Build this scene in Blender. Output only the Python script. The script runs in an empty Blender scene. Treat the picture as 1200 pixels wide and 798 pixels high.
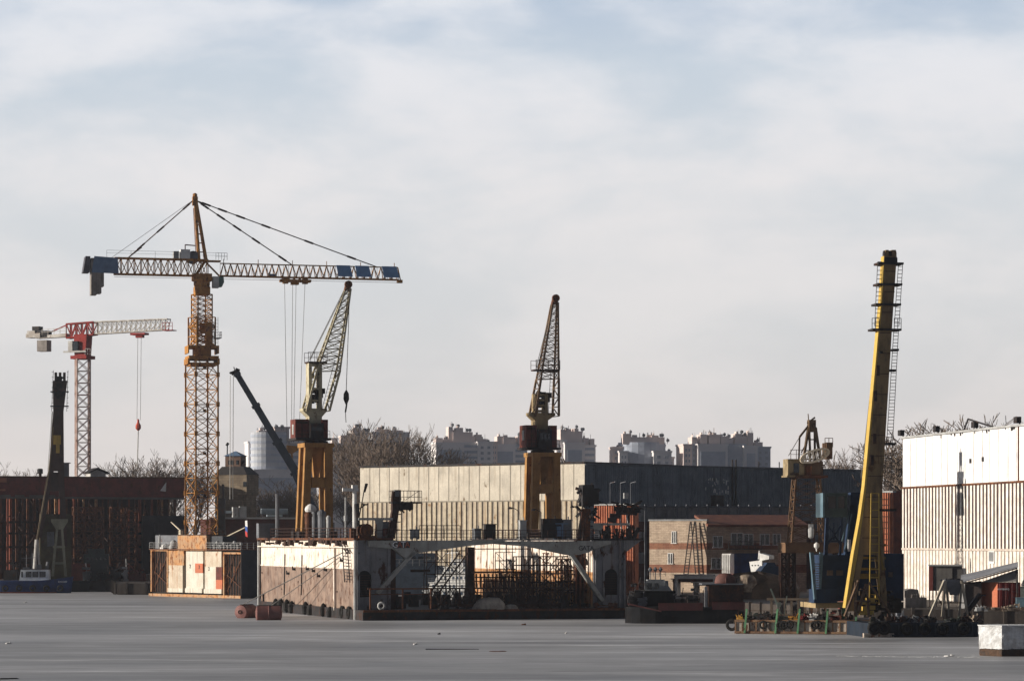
import bpy, math, random
from mathutils import Vector
R = math.radians
sc = bpy.context.scene
COL = sc.collection
F, H, HY = 3400.0, 10.5, 630.0          # focal length in photo pixels, eye height, horizon row of the 1200 px photo

# ------------------------------------------------------------------ camera, sky, sun
cam = bpy.data.cameras.new('camera'); co = bpy.data.objects.new('camera', cam); COL.objects.link(co)
co.location = (0, 0, H); co.rotation_euler = (R(90), 0, 0)
cam.sensor_width = 36; cam.lens = 36 * F / 1200; cam.shift_y = (HY - 399) / 1200
cam.clip_start = 1; cam.clip_end = 20000
sc.camera = co
TO_SUN = Vector((-0.995, -0.10, 0.0)).normalized(); SUN_EL = R(12)
SUN_DIR = Vector((TO_SUN.x * math.cos(SUN_EL), TO_SUN.y * math.cos(SUN_EL), math.sin(SUN_EL)))
sd = bpy.data.lights.new('sun', 'SUN'); so = bpy.data.objects.new('sun', sd); COL.objects.link(so)
sd.energy = 5.0; sd.color = (1.0, 0.91, 0.79); sd.angle = R(0.5)
so.rotation_euler = SUN_DIR.to_track_quat('Z', 'Y').to_euler(); so.location = (-300, 0, 300)
w = bpy.data.worlds.new('World'); sc.world = w; w.use_nodes = True
nt = w.node_tree; nt.nodes.clear()
def wn(t, **k):
    n = nt.nodes.new(t)
    for a, b in k.items(): setattr(n, a, b)
    return n
L = nt.links.new
sky = wn('ShaderNodeTexSky', sky_type='NISHITA', sun_disc=False)
sky.sun_elevation = SUN_EL; sky.sun_rotation = math.atan2(TO_SUN.x, TO_SUN.y); sky.dust_density = 2.0
skys = wn('ShaderNodeVectorMath', operation='SCALE'); skys.inputs['Scale'].default_value = 0.04; L(sky.outputs[0], skys.inputs[0])
tc = wn('ShaderNodeTexCoord'); sep = wn('ShaderNodeSeparateXYZ'); L(tc.outputs['Generated'], sep.inputs[0])
def wnoise(scale, det, rough, dist=0.0, loc=(0, 0, 0)):
    mp = wn('ShaderNodeMapping'); mp.inputs['Scale'].default_value = scale; mp.inputs['Location'].default_value = loc
    L(tc.outputs['Generated'], mp.inputs[0])
    n = wn('ShaderNodeTexNoise'); n.inputs['Scale'].default_value = 1; n.inputs['Detail'].default_value = det
    n.inputs['Roughness'].default_value = rough; n.inputs['Distortion'].default_value = dist
    L(mp.outputs[0], n.inputs['Vector']); return n.outputs['Fac']
def wramp(src, stops, interp='LINEAR'):
    r = wn('ShaderNodeValToRGB'); r.color_ramp.interpolation = interp
    e = r.color_ramp.elements
    while len(e) < len(stops): e.new(0.5)
    for el, (p, c) in zip(e, stops): el.position = p; el.color = (*c, 1) if len(c) == 3 else c
    L(src, r.inputs[0]); return r.outputs['Color']
def wmix(f, a, b, bt='MIX'):
    m = wn('ShaderNodeMix', data_type='RGBA', blend_type=bt)
    if isinstance(f, float): m.inputs['Factor'].default_value = f
    else: L(f, m.inputs['Factor'])
    for s, v in ((6, a), (7, b)):
        if isinstance(v, tuple): m.inputs[s].default_value = (*v, 1)
        else: L(v, m.inputs[s])
    return m.outputs[2]
# veil cloud: lit grey-white, warmer towards the horizon
veil = wramp(sep.outputs['Z'], [(0.0, (.72, .65, .60)), (.03, (.67, .625, .60)), (.07, (.64, .625, .62)), (.12, (.66, .645, .65)), (.20, (.62, .65, .70))])
gap = wramp(sep.outputs['Z'], [(0.0, (.67, .61, .57)), (.03, (.605, .58, .565)), (.07, (.56, .565, .57)), (.12, (.535, .565, .595)), (.16, (.46, .52, .585)), (.19, (.36, .435, .545)), (.22, (.29, .37, .51))])
n1 = wnoise((11, 5, 27), 5, .50, .25, (3.1, 0, 1.35)); n2 = wnoise((40, 14, 95), 4, .6, .4, (7.7, 2, 4.1))
nm = wn('ShaderNodeMath', operation='MULTIPLY_ADD'); L(n2, nm.inputs[0]); nm.inputs[1].default_value = .2; L(n1, nm.inputs[2])
mask = wramp(nm.outputs[0], [(.43, (0, 0, 0)), (.76, (1, 1, 1))], 'EASE')
lay = wmix(mask, gap, veil)
# the layer is bright only low ahead; overhead and behind it thins to the clear evening sky
up = wramp(sep.outputs['Z'], [(.20, (0, 0, 0)), (.55, (1, 1, 1))])
final = wmix(up, lay, skys.outputs[0])
back = wramp(sep.outputs['Y'], [(.0, (.25, .27, .32)), (.55, (1, 1, 1))])
final = wmix(1.0, final, back, 'MULTIPLY')
bg = wn('ShaderNodeBackground'); bg.inputs[1].default_value = 1.0; L(final, bg.inputs[0])
wo = wn('ShaderNodeOutputWorld'); L(bg.outputs[0], wo.inputs[0])
vs = sc.view_settings; vs.view_transform = 'Standard'; vs.look = 'None'; vs.exposure = 0.36; vs.gamma = 1.0
sc.cycles.volume_bounces = 0; sc.cycles.max_bounces = 6; sc.cycles.volume_step_rate = 4

# ------------------------------------------------------------------ helpers
class MB:
    """collects boxes, beams and tubes into one mesh"""
    def __init__(s): s.v = []; s.f = []
    def add(s, vs, fs):
        o = len(s.v); s.v += [tuple(v) for v in vs]; s.f += [tuple(i + o for i in f) for f in fs]; return s
    def box(s, x0, x1, y0, y1, z0, z1):
        v = [(x0, y0, z0), (x1, y0, z0), (x1, y1, z0), (x0, y1, z0), (x0, y0, z1), (x1, y0, z1), (x1, y1, z1), (x0, y1, z1)]
        return s.add(v, [(0, 3, 2, 1), (4, 5, 6, 7), (0, 1, 5, 4), (1, 2, 6, 5), (2, 3, 7, 6), (3, 0, 4, 7)])
    def hexa(s, bot, top):
        return s.add(list(bot) + list(top), [(3, 2, 1, 0), (4, 5, 6, 7), (0, 1, 5, 4), (1, 2, 6, 5), (2, 3, 7, 6), (3, 0, 4, 7)])
    def beam(s, p, q, w, h=None, w2=None, h2=None):
        p = Vector(p); q = Vector(q); h = h or w; w2 = w2 or w; h2 = h2 or (h * w2 / w)
        d = q - p
        if d.length < 1e-5: return s
        d.normalize(); up = Vector((0, 0, 1)) if abs(d.z) < .93 else Vector((0, 1, 0))
        a = d.cross(up).normalized(); b = a.cross(d).normalized()
        v = []
        for c, ww, hh in ((p, w, h), (q, w2, h2)):
            v += [c - a * ww / 2 - b * hh / 2, c + a * ww / 2 - b * hh / 2, c + a * ww / 2 + b * hh / 2, c - a * ww / 2 + b * hh / 2]
        return s.add(v, [(3, 2, 1, 0), (4, 5, 6, 7), (0, 1, 5, 4), (1, 2, 6, 5), (2, 3, 7, 6), (3, 0, 4, 7)])
    def tube(s, p, q, r, r2=None, n=8):
        p = Vector(p); q = Vector(q); r2 = r if r2 is None else r2; d = (q - p)
        if d.length < 1e-6: return s
        d.normalize(); up = Vector((0, 0, 1)) if abs(d.z) < .93 else Vector((0, 1, 0))
        a = d.cross(up).normalized(); b = a.cross(d).normalized(); v = []
        for c, rr in ((p, r), (q, r2)):
            for i in range(n):
                t = 2 * math.pi * i / n; v.append(c + a * rr * math.cos(t) + b * rr * math.sin(t))
        fs = [(i, (i + 1) % n, n + (i + 1) % n, n + i) for i in range(n)]
        fs.append(tuple(range(n))[::-1]); fs.append(tuple(range(n, 2 * n)))
        return s.add(v, fs)
    def prism(s, pts, y0, y1):
        """outline in x,z extruded along y"""
        n = len(pts); v = [(x, y0, z) for x, z in pts] + [(x, y1, z) for x, z in pts]
        fs = [tuple(range(n)), tuple(range(n, 2 * n))[::-1]] + [(i, n + i, n + (i + 1) % n, (i + 1) % n) for i in range(n)]
        return s.add(v, fs)
    def slab(s, pts, z0, z1):
        """outline in x,y extruded along z"""
        n = len(pts); v = [(x, y, z0) for x, y in pts] + [(x, y, z1) for x, y in pts]
        fs = [tuple(range(n))[::-1], tuple(range(n, 2 * n))] + [(i, (i + 1) % n, n + (i + 1) % n, n + i) for i in range(n)]
        return s.add(v, fs)
    def lattice(s, A, B, n, wc, wb, style='x', horiz=True, faces=(0, 1, 2, 3), chords=True):
        """square truss between the corner lists A and B"""
        A = [Vector(a) for a in A]; B = [Vector(b) for b in B]; m = len(A)
        if chords:
            for a, b in zip(A, B): s.beam(a, b, wc)
        for k in range(n):
            t0 = k / n; t1 = (k + 1) / n
            P0 = [a.lerp(b, t0) for a, b in zip(A, B)]; P1 = [a.lerp(b, t1) for a, b in zip(A, B)]
            for i in faces:
                if i >= m: continue
                j = (i + 1) % m
                if style == 'x': s.beam(P0[i], P1[j], wb); s.beam(P0[j], P1[i], wb)
                elif style == 'z':
                    if (k + i) % 2: s.beam(P0[i], P1[j], wb)
                    else: s.beam(P0[j], P1[i], wb)
                elif style == 'v':
                    mid = P1[i].lerp(P1[j], .5); s.beam(P0[i], mid, wb); s.beam(P0[j], mid, wb)
                if horiz: s.beam(P0[i], P0[j], wb)
                if horiz and k == n - 1: s.beam(P1[i], P1[j], wb)
        return s
    def rail(s, pts, h=1.1, gap=1.5, w=.05, mids=(.5,)):
        for p, q in zip(pts[:-1], pts[1:]):
            p = Vector(p); q = Vector(q); n = max(1, round((q - p).length / gap)); u = Vector((0, 0, h))
            s.beam(p + u, q + u, w)
            for m in mids: s.beam(p + u * m, q + u * m, w * .8)
            for k in range(n + 1):
                c = p.lerp(q, k / n); s.beam(c, c + u, w)
        return s
    def ladder(s, p, q, wvec, step=.35, w=.05, rw=None):
        p = Vector(p); q = Vector(q); wv = Vector(wvec); n = max(2, int((q - p).length / step))
        s.beam(p - wv / 2, q - wv / 2, w); s.beam(p + wv / 2, q + wv / 2, w)
        for k in range(1, n):
            c = p.lerp(q, k / n); s.beam(c - wv / 2, c + wv / 2, rw or w * .7)
        return s
    def ring(s, c, R_, r, axis='y', n=20, m=8):
        v = []; fs = []
        for i in range(n):
            t = 2 * math.pi * i / n
            for j in range(m):
                u = 2 * math.pi * j / m; rr = R_ + r * math.cos(u); a, b, h = rr * math.cos(t), rr * math.sin(t), r * math.sin(u)
                o = {'y': (a, h, b), 'z': (a, b, h), 'x': (h, a, b)}[axis]
                v.append((c[0] + o[0], c[1] + o[1], c[2] + o[2]))
        for i in range(n):
            for j in range(m):
                fs.append((i * m + j, i * m + (j + 1) % m, ((i + 1) % n) * m + (j + 1) % m, ((i + 1) % n) * m + j))
        return s.add(v, fs)
    def lathe(s, prof, n=16, c=(0, 0, 0), sy=1.0):
        v = []; fs = []
        for r, z in prof:
            for i in range(n):
                t = 2 * math.pi * i / n; v.append((c[0] + r * math.cos(t), c[1] + sy * r * math.sin(t), c[2] + z))
        for k in range(len(prof) - 1):
            for i in range(n):
                fs.append((k * n + i, k * n + (i + 1) % n, (k + 1) * n + (i + 1) % n, (k + 1) * n + i))
        fs.append(tuple(range(n))[::-1]); fs.append(tuple((len(prof) - 1) * n + i for i in range(n)))
        return s.add(v, fs)
    def mesh(s, name):
        me = bpy.data.meshes.new(name); me.from_pydata(s.v, [], s.f); me.validate(); return me

def part(name, mb, m, parent, label=None, smooth=False, kind=None):
    me = mb.mesh(name) if isinstance(mb, MB) else mb
    me.materials.clear(); me.materials.append(m)
    if smooth:
        for p in me.polygons: p.use_smooth = True
    o = bpy.data.objects.new(name, me); COL.objects.link(o)
    if parent is not None: o.parent = parent
    if label: o['label'] = label
    if kind: o['kind'] = kind
    return o

class Fr:
    """a vertical plane through (X0,Y0) turned by rz: turns photo pixels on that plane into local metres"""
    def __init__(s, px, Y, rz=0, z0=2.0, X=None):
        s.X = (px - 600) / F * Y if X is None else X; s.Y = Y; s.z0 = z0; s.rz = R(rz); s.c = math.cos(s.rz); s.n = math.sin(s.rz)
    def x(s, px, d=0):
        k = (px - 600) / F; X0 = s.X - s.n * d; Y0 = s.Y + s.c * d
        return (k * Y0 - X0) / (s.c - k * s.n)
    def depth(s, x, d=0): return s.Y + s.c * d + s.n * x
    def z(s, py, x=0, d=0): return H + (HY - py) * s.depth(x, d) / F - s.z0
    def p(s, px, py, d=0):
        x = s.x(px, d); return Vector((x, d, s.z(py, x, d)))
    def xz(s, px, py, d=0):
        q = s.p(px, py, d); return (q.x, q.z)
    def world(s, x, d, z): return Vector((s.X + s.c * x - s.n * d, s.Y + s.n * x + s.c * d, s.z0 + z))

def thing(name, label, cat, fr, group=None):
    o = bpy.data.objects.new(name, None); COL.objects.link(o); o.empty_display_size = .5
    o.location = (fr.X, fr.Y, fr.z0); o.rotation_euler = (0, 0, fr.rz)
    o['label'] = label; o['category'] = cat
    if group: o['group'] = group
    return o
def single(name, mb, m, label, cat, fr, group=None, smooth=False):
    o = part(name, mb, m, None, None, smooth)
    o.location = (fr.X, fr.Y, fr.z0); o.rotation_euler = (0, 0, fr.rz)
    o['label'] = label; o['category'] = cat
    if group: o['group'] = group
    return o
def struct(name, mb, m, kind='structure'):
    o = part(name, mb, m, None); o['kind'] = kind; return o
def copy_tree(o, parent=None):
    c = o.copy(); COL.objects.link(c); c.parent = parent
    for ch in list(o.children): copy_tree(ch, c)
    return c
def text_mesh(txt, size, depth=.02):
    cu = bpy.data.curves.new('t', 'FONT'); cu.body = txt; cu.size = size; cu.extrude = depth; cu.align_x = 'CENTER'; cu.align_y = 'CENTER'
    o = bpy.data.objects.new('t', cu); COL.objects.link(o)
    me = bpy.data.meshes.new_from_object(o.evaluated_get(bpy.context.evaluated_depsgraph_get()))
    bpy.data.objects.remove(o); bpy.data.curves.remove(cu)
    for v in me.vertices: v.co = Vector((v.co.x, -v.co.z, v.co.y))
    return me
def writing(txt, size, m, parent, pos, name='lettering', sx=1.0):
    me = text_mesh(txt, size)
    for v in me.vertices: v.co = Vector((v.co.x * sx, v.co.y, v.co.z)) + Vector(pos)
    return part(name, me, m, parent)

# ------------------------------------------------------------------ materials
MATS = {}
def mat(name, col, col2=None, rust=0.0, rust_col=(.12, .045, .018), rough=.7, metal=0.0, scale=.6, streak=0.0, bump=.15, ribs=None, rib_col=None, spec=.14, vary=.25, grime=0.0, courses=None, fine=6.0):
    if name in MATS: return MATS[name]
    m = bpy.data.materials.new(name); m.use_nodes = True; t = m.node_tree; N = t.nodes; K = t.links.new
    b = N['Principled BSDF']; b.inputs['Roughness'].default_value = rough; b.inputs['Metallic'].default_value = metal
    b.inputs['Specular IOR Level'].default_value = spec
    tc = N.new('ShaderNodeTexCoord')
    def noise(sx, sy, sz, det=5, r=.6, loc=0):
        mp = N.new('ShaderNodeMapping'); mp.inputs['Scale'].default_value = (sx, sy, sz); mp.inputs['Location'].default_value = (loc, loc * .7, loc * .3)
        K(tc.outputs['Object'], mp.inputs[0]); n = N.new('ShaderNodeTexNoise'); n.inputs['Scale'].default_value = 1
        n.inputs['Detail'].default_value = det; n.inputs['Roughness'].default_value = r; K(mp.outputs[0], n.inputs['Vector']); return n.outputs['Fac']
    def ramp(src, a, c):
        r = N.new('ShaderNodeMapRange'); r.inputs[1].default_value = a; r.inputs[2].default_value = c; r.interpolation_type = 'SMOOTHSTEP'
        K(src, r.inputs[0]); return r.outputs[0]
    def mul(a, v):
        r = N.new('ShaderNodeMath'); r.operation = 'MULTIPLY'; K(a, r.inputs[0])
        if isinstance(v, float): r.inputs[1].default_value = v
        else: K(v, r.inputs[1])
        return r.outputs[0]
    def mix(f, a, c, bt='MIX'):
        x = N.new('ShaderNodeMix'); x.data_type = 'RGBA'; x.blend_type = bt
        if isinstance(f, float): x.inputs['Factor'].default_value = f
        else: K(f, x.inputs['Factor'])
        for i, v in ((6, a), (7, c)):
            if isinstance(v, tuple): x.inputs[i].default_value = (*v, 1)
            else: K(v, x.inputs[i])
        return x.outputs[2]
    base = mix(ramp(noise(scale, scale, scale), .35, .65), col, col2 or tuple(c * (1 - vary) for c in col))
    f = noise(fine, fine, fine, 4, .65, 5)
    base = mix(.5, base, mix(ramp(f, .3, .7), (.8, .8, .8), (1.15, 1.15, 1.15)), 'MULTIPLY')
    if courses:      # brick or plank courses along z
        bt = N.new('ShaderNodeTexBrick'); bt.inputs['Scale'].default_value = 1; bt.inputs['Brick Width'].default_value = courses[0]; bt.inputs['Row Height'].default_value = courses[1]
        bt.inputs['Mortar Size'].default_value = courses[2]; bt.inputs['Color1'].default_value = (1, 1, 1, 1); bt.inputs['Color2'].default_value = (.72, .72, .72, 1); bt.inputs['Mortar'].default_value = (.6, .58, .56, 1)
        sp = N.new('ShaderNodeSeparateXYZ'); cb = N.new('ShaderNodeCombineXYZ'); ad = N.new('ShaderNodeMath'); ad.operation = 'ADD'
        K(tc.outputs['Object'], sp.inputs[0]); K(sp.outputs[0], ad.inputs[0]); K(sp.outputs[1], ad.inputs[1]); K(ad.outputs[0], cb.inputs[0]); K(sp.outputs[2], cb.inputs[1])
        K(cb.outputs[0], bt.inputs['Vector']); base = mix(1.0, base, bt.outputs['Color'], 'MULTIPLY')
    if streak:
        s = noise(2.2, 2.2, .12, 4, .6, 3); base = mix(mul(ramp(s, .48, .75), streak), base, rust_col if rust else tuple(c * .35 for c in col))
    if grime:
        s = noise(.9, .9, .25, 5, .7, 9); base = mix(mul(ramp(s, .5, .72), grime), base, (.05, .04, .035))
    if rust:
        s = noise(scale * 2.2, scale * 2.2, scale * 1.3, 7, .68, 1); base = mix(ramp(s, .72 - rust * .42, .78 - rust * .36), base, mix(ramp(f, .35, .65), rust_col, tuple(c * .5 for c in rust_col)))
    K(base, b.inputs['Base Color'])
    if bump:
        bp = N.new('ShaderNodeBump'); bp.inputs['Strength'].default_value = bump; bp.inputs['Distance'].default_value = .05; K(f, bp.inputs['Height']); K(bp.outputs[0], b.inputs['Normal'])
    MATS[name] = m; return m
def flat(name, col, rough=.6, metal=0, spec=.3): return mat(name, col, rough=rough, metal=metal, bump=.05, vary=.15, spec=spec)

crane_yellow = mat('crane_yellow', (.50, .235, .05), (.33, .14, .035), rust=.45, rust_col=(.13, .05, .02), scale=.8, streak=.3)
crane_red = mat('crane_red', (.30, .03, .025), (.20, .025, .02), rust=.2)
crane_white = mat('crane_white', (.62, .60, .56), (.42, .38, .34), rust=.35, rust_col=(.20, .10, .06))
steel_blue = mat('steel_blue_panel', (.15, .23, .36), (.12, .19, .30), vary=.2, grime=.3)
concrete = mat('concrete', (.30, .27, .25), (.20, .18, .165), streak=.5, grime=.4)
dark_steel = mat('dark_steel', (.035, .033, .035), (.02, .018, .018), rust=.45, rust_col=(.07, .03, .018))
rope_m = flat('wire_rope', (.10, .095, .09))
rope_l = flat('pale_wire_rope', (.34, .33, .31))
glass = mat('dark_glass', (.02, .025, .03), rough=.12, spec=.7, bump=0, vary=.2)
green_glass = mat('green_glass', (.05, .14, .10), rough=.2, spec=.6, bump=0)
cab_white = mat('cab_white', (.55, .55, .53), (.40, .38, .36), rust=.25, grime=.3)
bone = mat('bone_paint', (.50, .46, .33), (.36, .32, .22), rust=.38, rust_col=(.14, .07, .035), streak=.3)
ochre = mat('ochre_paint', (.38, .205, .07), (.27, .135, .045), rust=.3, rust_col=(.10, .045, .02), streak=.4)
ox_red = mat('oxide_red', (.16, .045, .035), (.10, .03, .025), rust=.35, grime=.4)
rust_m = mat('rusty_steel', (.14, .055, .028), (.07, .032, .022), rust=.5, rust_col=(.22, .085, .03), scale=1.2)
rust_d = mat('dark_rusty_steel', (.055, .026, .018), (.028, .017, .014), rust=.4, rust_col=(.10, .04, .02), scale=1.5)
rust_o = mat('orange_rusted_paint', (.50, .25, .10), (.40, .27, .17), rust=.5, rust_col=(.26, .095, .03), streak=.7, scale=.8)
dock_white = mat('dock_white_paint', (.80, .73, .65), (.68, .60, .52), rust=.38, rust_col=(.30, .16, .09), streak=.75, grime=.4, scale=.5)
dock_wall_low = mat('dock_weathered_plating', (.29, .21, .165), (.19, .14, .115), rust=.45, rust_col=(.13, .065, .04), streak=.7, grime=.4, scale=.45)
dock_grey = mat('dock_grey_paint', (.26, .265, .285), (.18, .185, .20), rust=.42, rust_col=(.08, .035, .022), streak=.6, scale=.35)
bridge_grey = mat('bridge_grey_paint', (.40, .41, .395), (.30, .305, .29), rust=.3, rust_col=(.10, .05, .03), streak=.3, scale=.6)
panel_up = mat('weathered_cream_panels', (.64, .585, .49), (.52, .475, .40), streak=.45, grime=.22, rust=.22, rust_col=(.27, .20, .13), scale=.25)
panel_rib = mat('cream_ribbed_sheet', (.58, .50, .37), (.44, .38, .29), streak=.6, grime=.35, rust=.3, rust_col=(.34, .19, .08), scale=.6)
panel_gap = mat('pale_grey_sheet', (.34, .30, .25), (.22, .19, .16), grime=.6, streak=.5, scale=1.2, rust=.3, rust_col=(.3, .17, .08))
dark_sheet = mat('dark_blue_grey_sheet', (.23, .27, .31), (.15, .18, .21), streak=.6, grime=.25, scale=.3, rust=.18, rust_col=(.045, .035, .03))
white_sheet = mat('white_sheet', (.82, .82, .82), (.70, .69, .69), streak=.30, grime=.22, rust=.06, rust_col=(.45, .33, .26), scale=.3)
white_rib = mat('white_rib', (.80, .78, .72), (.62, .56, .50), grime=.25, scale=.8)
brown_back = mat('brown_backing_sheet', (.10, .06, .055), (.05, .035, .035), rust=.3, rust_col=(.30, .20, .15), scale=1.0)
tan_rib = mat('tan_rib', (.60, .53, .47), (.46, .385, .33), grime=.35, rust=.25, rust_col=(.36, .2, .12), scale=.7)
orange_sheet = mat('orange_red_sheet', (.56, .21, .115), (.42, .15, .085), streak=.5, grime=.3, scale=.7, rust=.15)
orange_dim = mat('orange_sheet_shaded', (.25, .075, .045), (.17, .055, .04), streak=.5, grime=.3, scale=.7)  # darker copy of the orange sheet, shade put into its colour
brick_l = mat('yellow_brick', (.52, .41, .31), (.44, .34, .26), courses=(.9, .28, .03), streak=.15, grime=.25)
brick_r = mat('red_brick', (.30, .14, .085), (.23, .10, .065), courses=(.9, .28, .03), grime=.3)
brick_d = mat('dark_red_brick', (.12, .042, .032), (.085, .033, .028), courses=(.9, .28, .02), grime=.2)
grey_panel = mat('grey_concrete_panel', (.25, .26, .27), (.18, .185, .19), streak=.4, grime=.3)
brown_roof = mat('brown_roof_sheet', (.20, .085, .055), (.14, .06, .045), grime=.3)
white_paint = mat('white_paint', (.74, .74, .73), (.60, .59, .57), grime=.2)
blue_hull = mat('blue_hull_paint', (.025, .055, .17), (.02, .035, .10), grime=.5, rust=.25)
blue_crane = mat('navy_crane_paint', (.020, .040, .085), (.014, .026, .055), grime=.4, rust=.2, rust_col=(.06, .035, .03), scale=.5)
blue_pale = mat('pale_blue_paint', (.12, .19, .235), (.085, .14, .18), grime=.4, rust=.25)
boom_yellow_shaded = mat('boom_yellow_shaded', (.28, .20, .105), (.20, .14, .075), rust=.3, rust_col=(.14, .07, .03), streak=.6, grime=.55, scale=.35)  # boom yellow darkened, the shade of its front put into the colour
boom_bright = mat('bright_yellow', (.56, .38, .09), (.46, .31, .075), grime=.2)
tyre_m = mat('tyre_rubber', (.018, .017, .016), rough=.85)
pont_m = mat('pontoon_plating', (.50, .46, .40), (.26, .23, .20), rust=.45, rust_col=(.17, .08, .045), streak=.6, scale=.9)
green_m = mat('green_paint', (.13, .30, .16), (.08, .18, .10), rust=.3)
buoy_m = mat('faded_red_buoy', (.22, .10, .09), (.15, .075, .07), rust=.3, grime=.3, rough=.6)
black_m = mat('black_hull', (.016, .017, .019), (.01, .01, .011), grime=.3, spec=.03, rough=.95, rust=.2, rust_col=(.035, .02, .016))
maroon = mat('maroon_plating', (.19, .052, .043), (.13, .04, .034), grime=.4, rust=.3)
cont_red = mat('container_red', (.22, .03, .028), (.16, .025, .024), grime=.3)
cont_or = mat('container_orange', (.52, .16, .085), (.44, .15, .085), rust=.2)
grey_box = mat('grey_steel', (.17, .18, .20), (.12, .125, .14), rust=.25, grime=.3)
pale_grey = mat('pale_grey_steel', (.42, .43, .43), (.30, .30, .30), rust=.2, grime=.3)
block_m = mat('frosted_white_concrete', (.62, .64, .66), (.42, .42, .42), grime=.85, streak=.35, scale=1.4)
moss_m = mat('wet_stained_concrete', (.085, .048, .028), (.04, .03, .024), grime=.6, scale=1.3)
quay_m = mat('quay_concrete', (.075, .063, .055), (.05, .042, .038), streak=.6, grime=.5, scale=.4)
ground_m = mat('yard_ground', (.10, .085, .075), (.065, .057, .052), scale=.2, fine=1.5)
debris_m = mat('scrap_and_sacks', (.33, .27, .21), (.14, .10, .075), scale=1.5)
tarp_m = mat('pale_tarpaulin', (.42, .38, .33), (.27, .24, .21), scale=1.5)
bark = mat('bark', (.14, .105, .085), (.10, .075, .06), bump=0)
twig = mat('twigs', (.19, .145, .115), (.13, .10, .08), bump=0)
apt_pink = mat('apartment_hazed_pink', (.70, .58, .54), (.62, .53, .50), scale=.1, bump=0)  # far block colours, this and the next four: paled, distance haze put in
apt_white = mat('apartment_hazed_render', (.80, .76, .75), (.72, .69, .69), scale=.1, bump=0)
apt_dark = mat('apartment_hazed_glazing', (.43, .47, .55), (.36, .40, .48), scale=.2, bump=0)
apt_win = mat('apartment_hazed_window', (.30, .33, .39), bump=0, rough=.25, spec=.5)
apt_haze = mat('apartment_hazed_blue_grey', (.50, .52, .56), (.45, .47, .52), scale=.1, bump=0)
letter_white = flat('lettering_white', (.85, .88, .9))
letter_brown = flat('lettering_brown', (.42, .12, .07))
letter_dark = flat('lettering_dark', (.025, .025, .03))
# ------------------------------------------------------------------ setting: ice, land, air
def ice_mat():
    m = bpy.data.materials.new('frosted_ice'); m.use_nodes = True; t = m.node_tree; N = t.nodes; K = t.links.new
    b = N['Principled BSDF']; tc = N.new('ShaderNodeTexCoord')
    def nz(s, det, r, loc=0, dist=0):
        mp = N.new('ShaderNodeMapping'); mp.inputs['Scale'].default_value = s; mp.inputs['Location'].default_value = (loc, loc, 0)
        K(tc.outputs['Object'], mp.inputs[0]); n = N.new('ShaderNodeTexNoise'); n.inputs['Scale'].default_value = 1; n.inputs['Detail'].default_value = det
        n.inputs['Roughness'].default_value = r; n.inputs['Distortion'].default_value = dist; K(mp.outputs[0], n.inputs['Vector']); return n.outputs['Fac']
    def rmp(src, stops):
        r = N.new('ShaderNodeValToRGB'); e = r.color_ramp.elements
        while len(e) < len(stops): e.new(.5)
        for el, (p, c) in zip(e, stops): el.position = p; el.color = (*c, 1)
        K(src, r.inputs[0]); return r.outputs[0]
    def mix(f, a, c, bt='MIX'):
        x = N.new('ShaderNodeMix'); x.data_type = 'RGBA'; x.blend_type = bt
        if isinstance(f, float): x.inputs['Factor'].default_value = f
        else: K(f, x.inputs['Factor'])
        K(a, x.inputs[6]); K(c, x.inputs[7]) if not isinstance(c, tuple) else setattr(x.inputs[7], 'default_value', (*c, 1)); return x.outputs[2]
    big = nz((.007, .03, 1), 4, .6, 3, .4); mid = nz((.028, .13, 1), 6, .66, 11, .3); fine = nz((.16, 1.1, 1), 5, .75, 21)
    col = mix(.55, rmp(big, [(.40, (.22, .22, .23)), (.5, (.36, .36, .375)), (.60, (.58, .58, .60))]), rmp(mid, [(.38, (.18, .18, .19)), (.48, (.34, .34, .35)), (.56, (.42, .42, .44)), (.66, (.78, .79, .82))]))
    col = mix(.55, col, rmp(fine, [(.36, (.66, .66, .66)), (.64, (1.36, 1.36, 1.36))]), 'MULTIPLY')
    K(col, b.inputs['Base Color'])
    rr = N.new('ShaderNodeMapRange'); K(mid, rr.inputs[0]); rr.inputs[1].default_value = .35; rr.inputs[2].default_value = .65; rr.inputs[3].default_value = .42; rr.inputs[4].default_value = .7
    K(rr.outputs[0], b.inputs['Roughness']); b.inputs['Specular IOR Level'].default_value = .12
    bp = N.new('ShaderNodeBump'); bp.inputs['Strength'].default_value = .3; bp.inputs['Distance'].default_value = .06; K(fine, bp.inputs['Height']); K(bp.outputs[0], b.inputs['Normal'])
    return m
ice = MB(); ice.add([(-3000, -60, 0), (3000, -60, 0), (3000, 2600, 0), (-3000, 2600, 0)], [(0, 1, 2, 3)])
struct('river_ice', ice, ice_mat())
coast = [(-2900, 568), (-78, 568), (-73, 537), (-40, 534), (-25, 516), (0, 500), (5, 440), (8, 415), (25, 392), (35, 362), (42, 343), (120, 333), (2900, 333)]
land = MB(); land.slab(coast + [(2900, 2550), (-2900, 2550)], -1, 2.0)
struct('ground', land, ground_m)
qw = MB()
for a, b in zip(coast[:-1], coast[1:]):
    a = Vector((max(a[0], -200), a[1], 1.1)); b = Vector((min(b[0], 200), b[1], 1.1)); d = (b - a).normalized(); n_ = Vector((d.y, -d.x, 0)) * .2
    qw.beam(a + n_, b + n_, .5, 2.0)
    n = int((b - a).length / 3.5)
    for k in range(n): c = a.lerp(b, (k + .5) / n) + n_ * 2.4; qw.box(c.x - .2, c.x + .2, c.y - .2, c.y + .2, -.2, 2.3)
o = single('quay_wall', qw, quay_m, 'dark stained concrete quay edge with fender posts above the ice', 'quay wall', Fr(0, 1, 0, 0, X=0)); o.location = (0, 0, 0)
hz = MB(); hz.box(-3100, 3100, -150, 2700, -1.9, 108)
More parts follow.
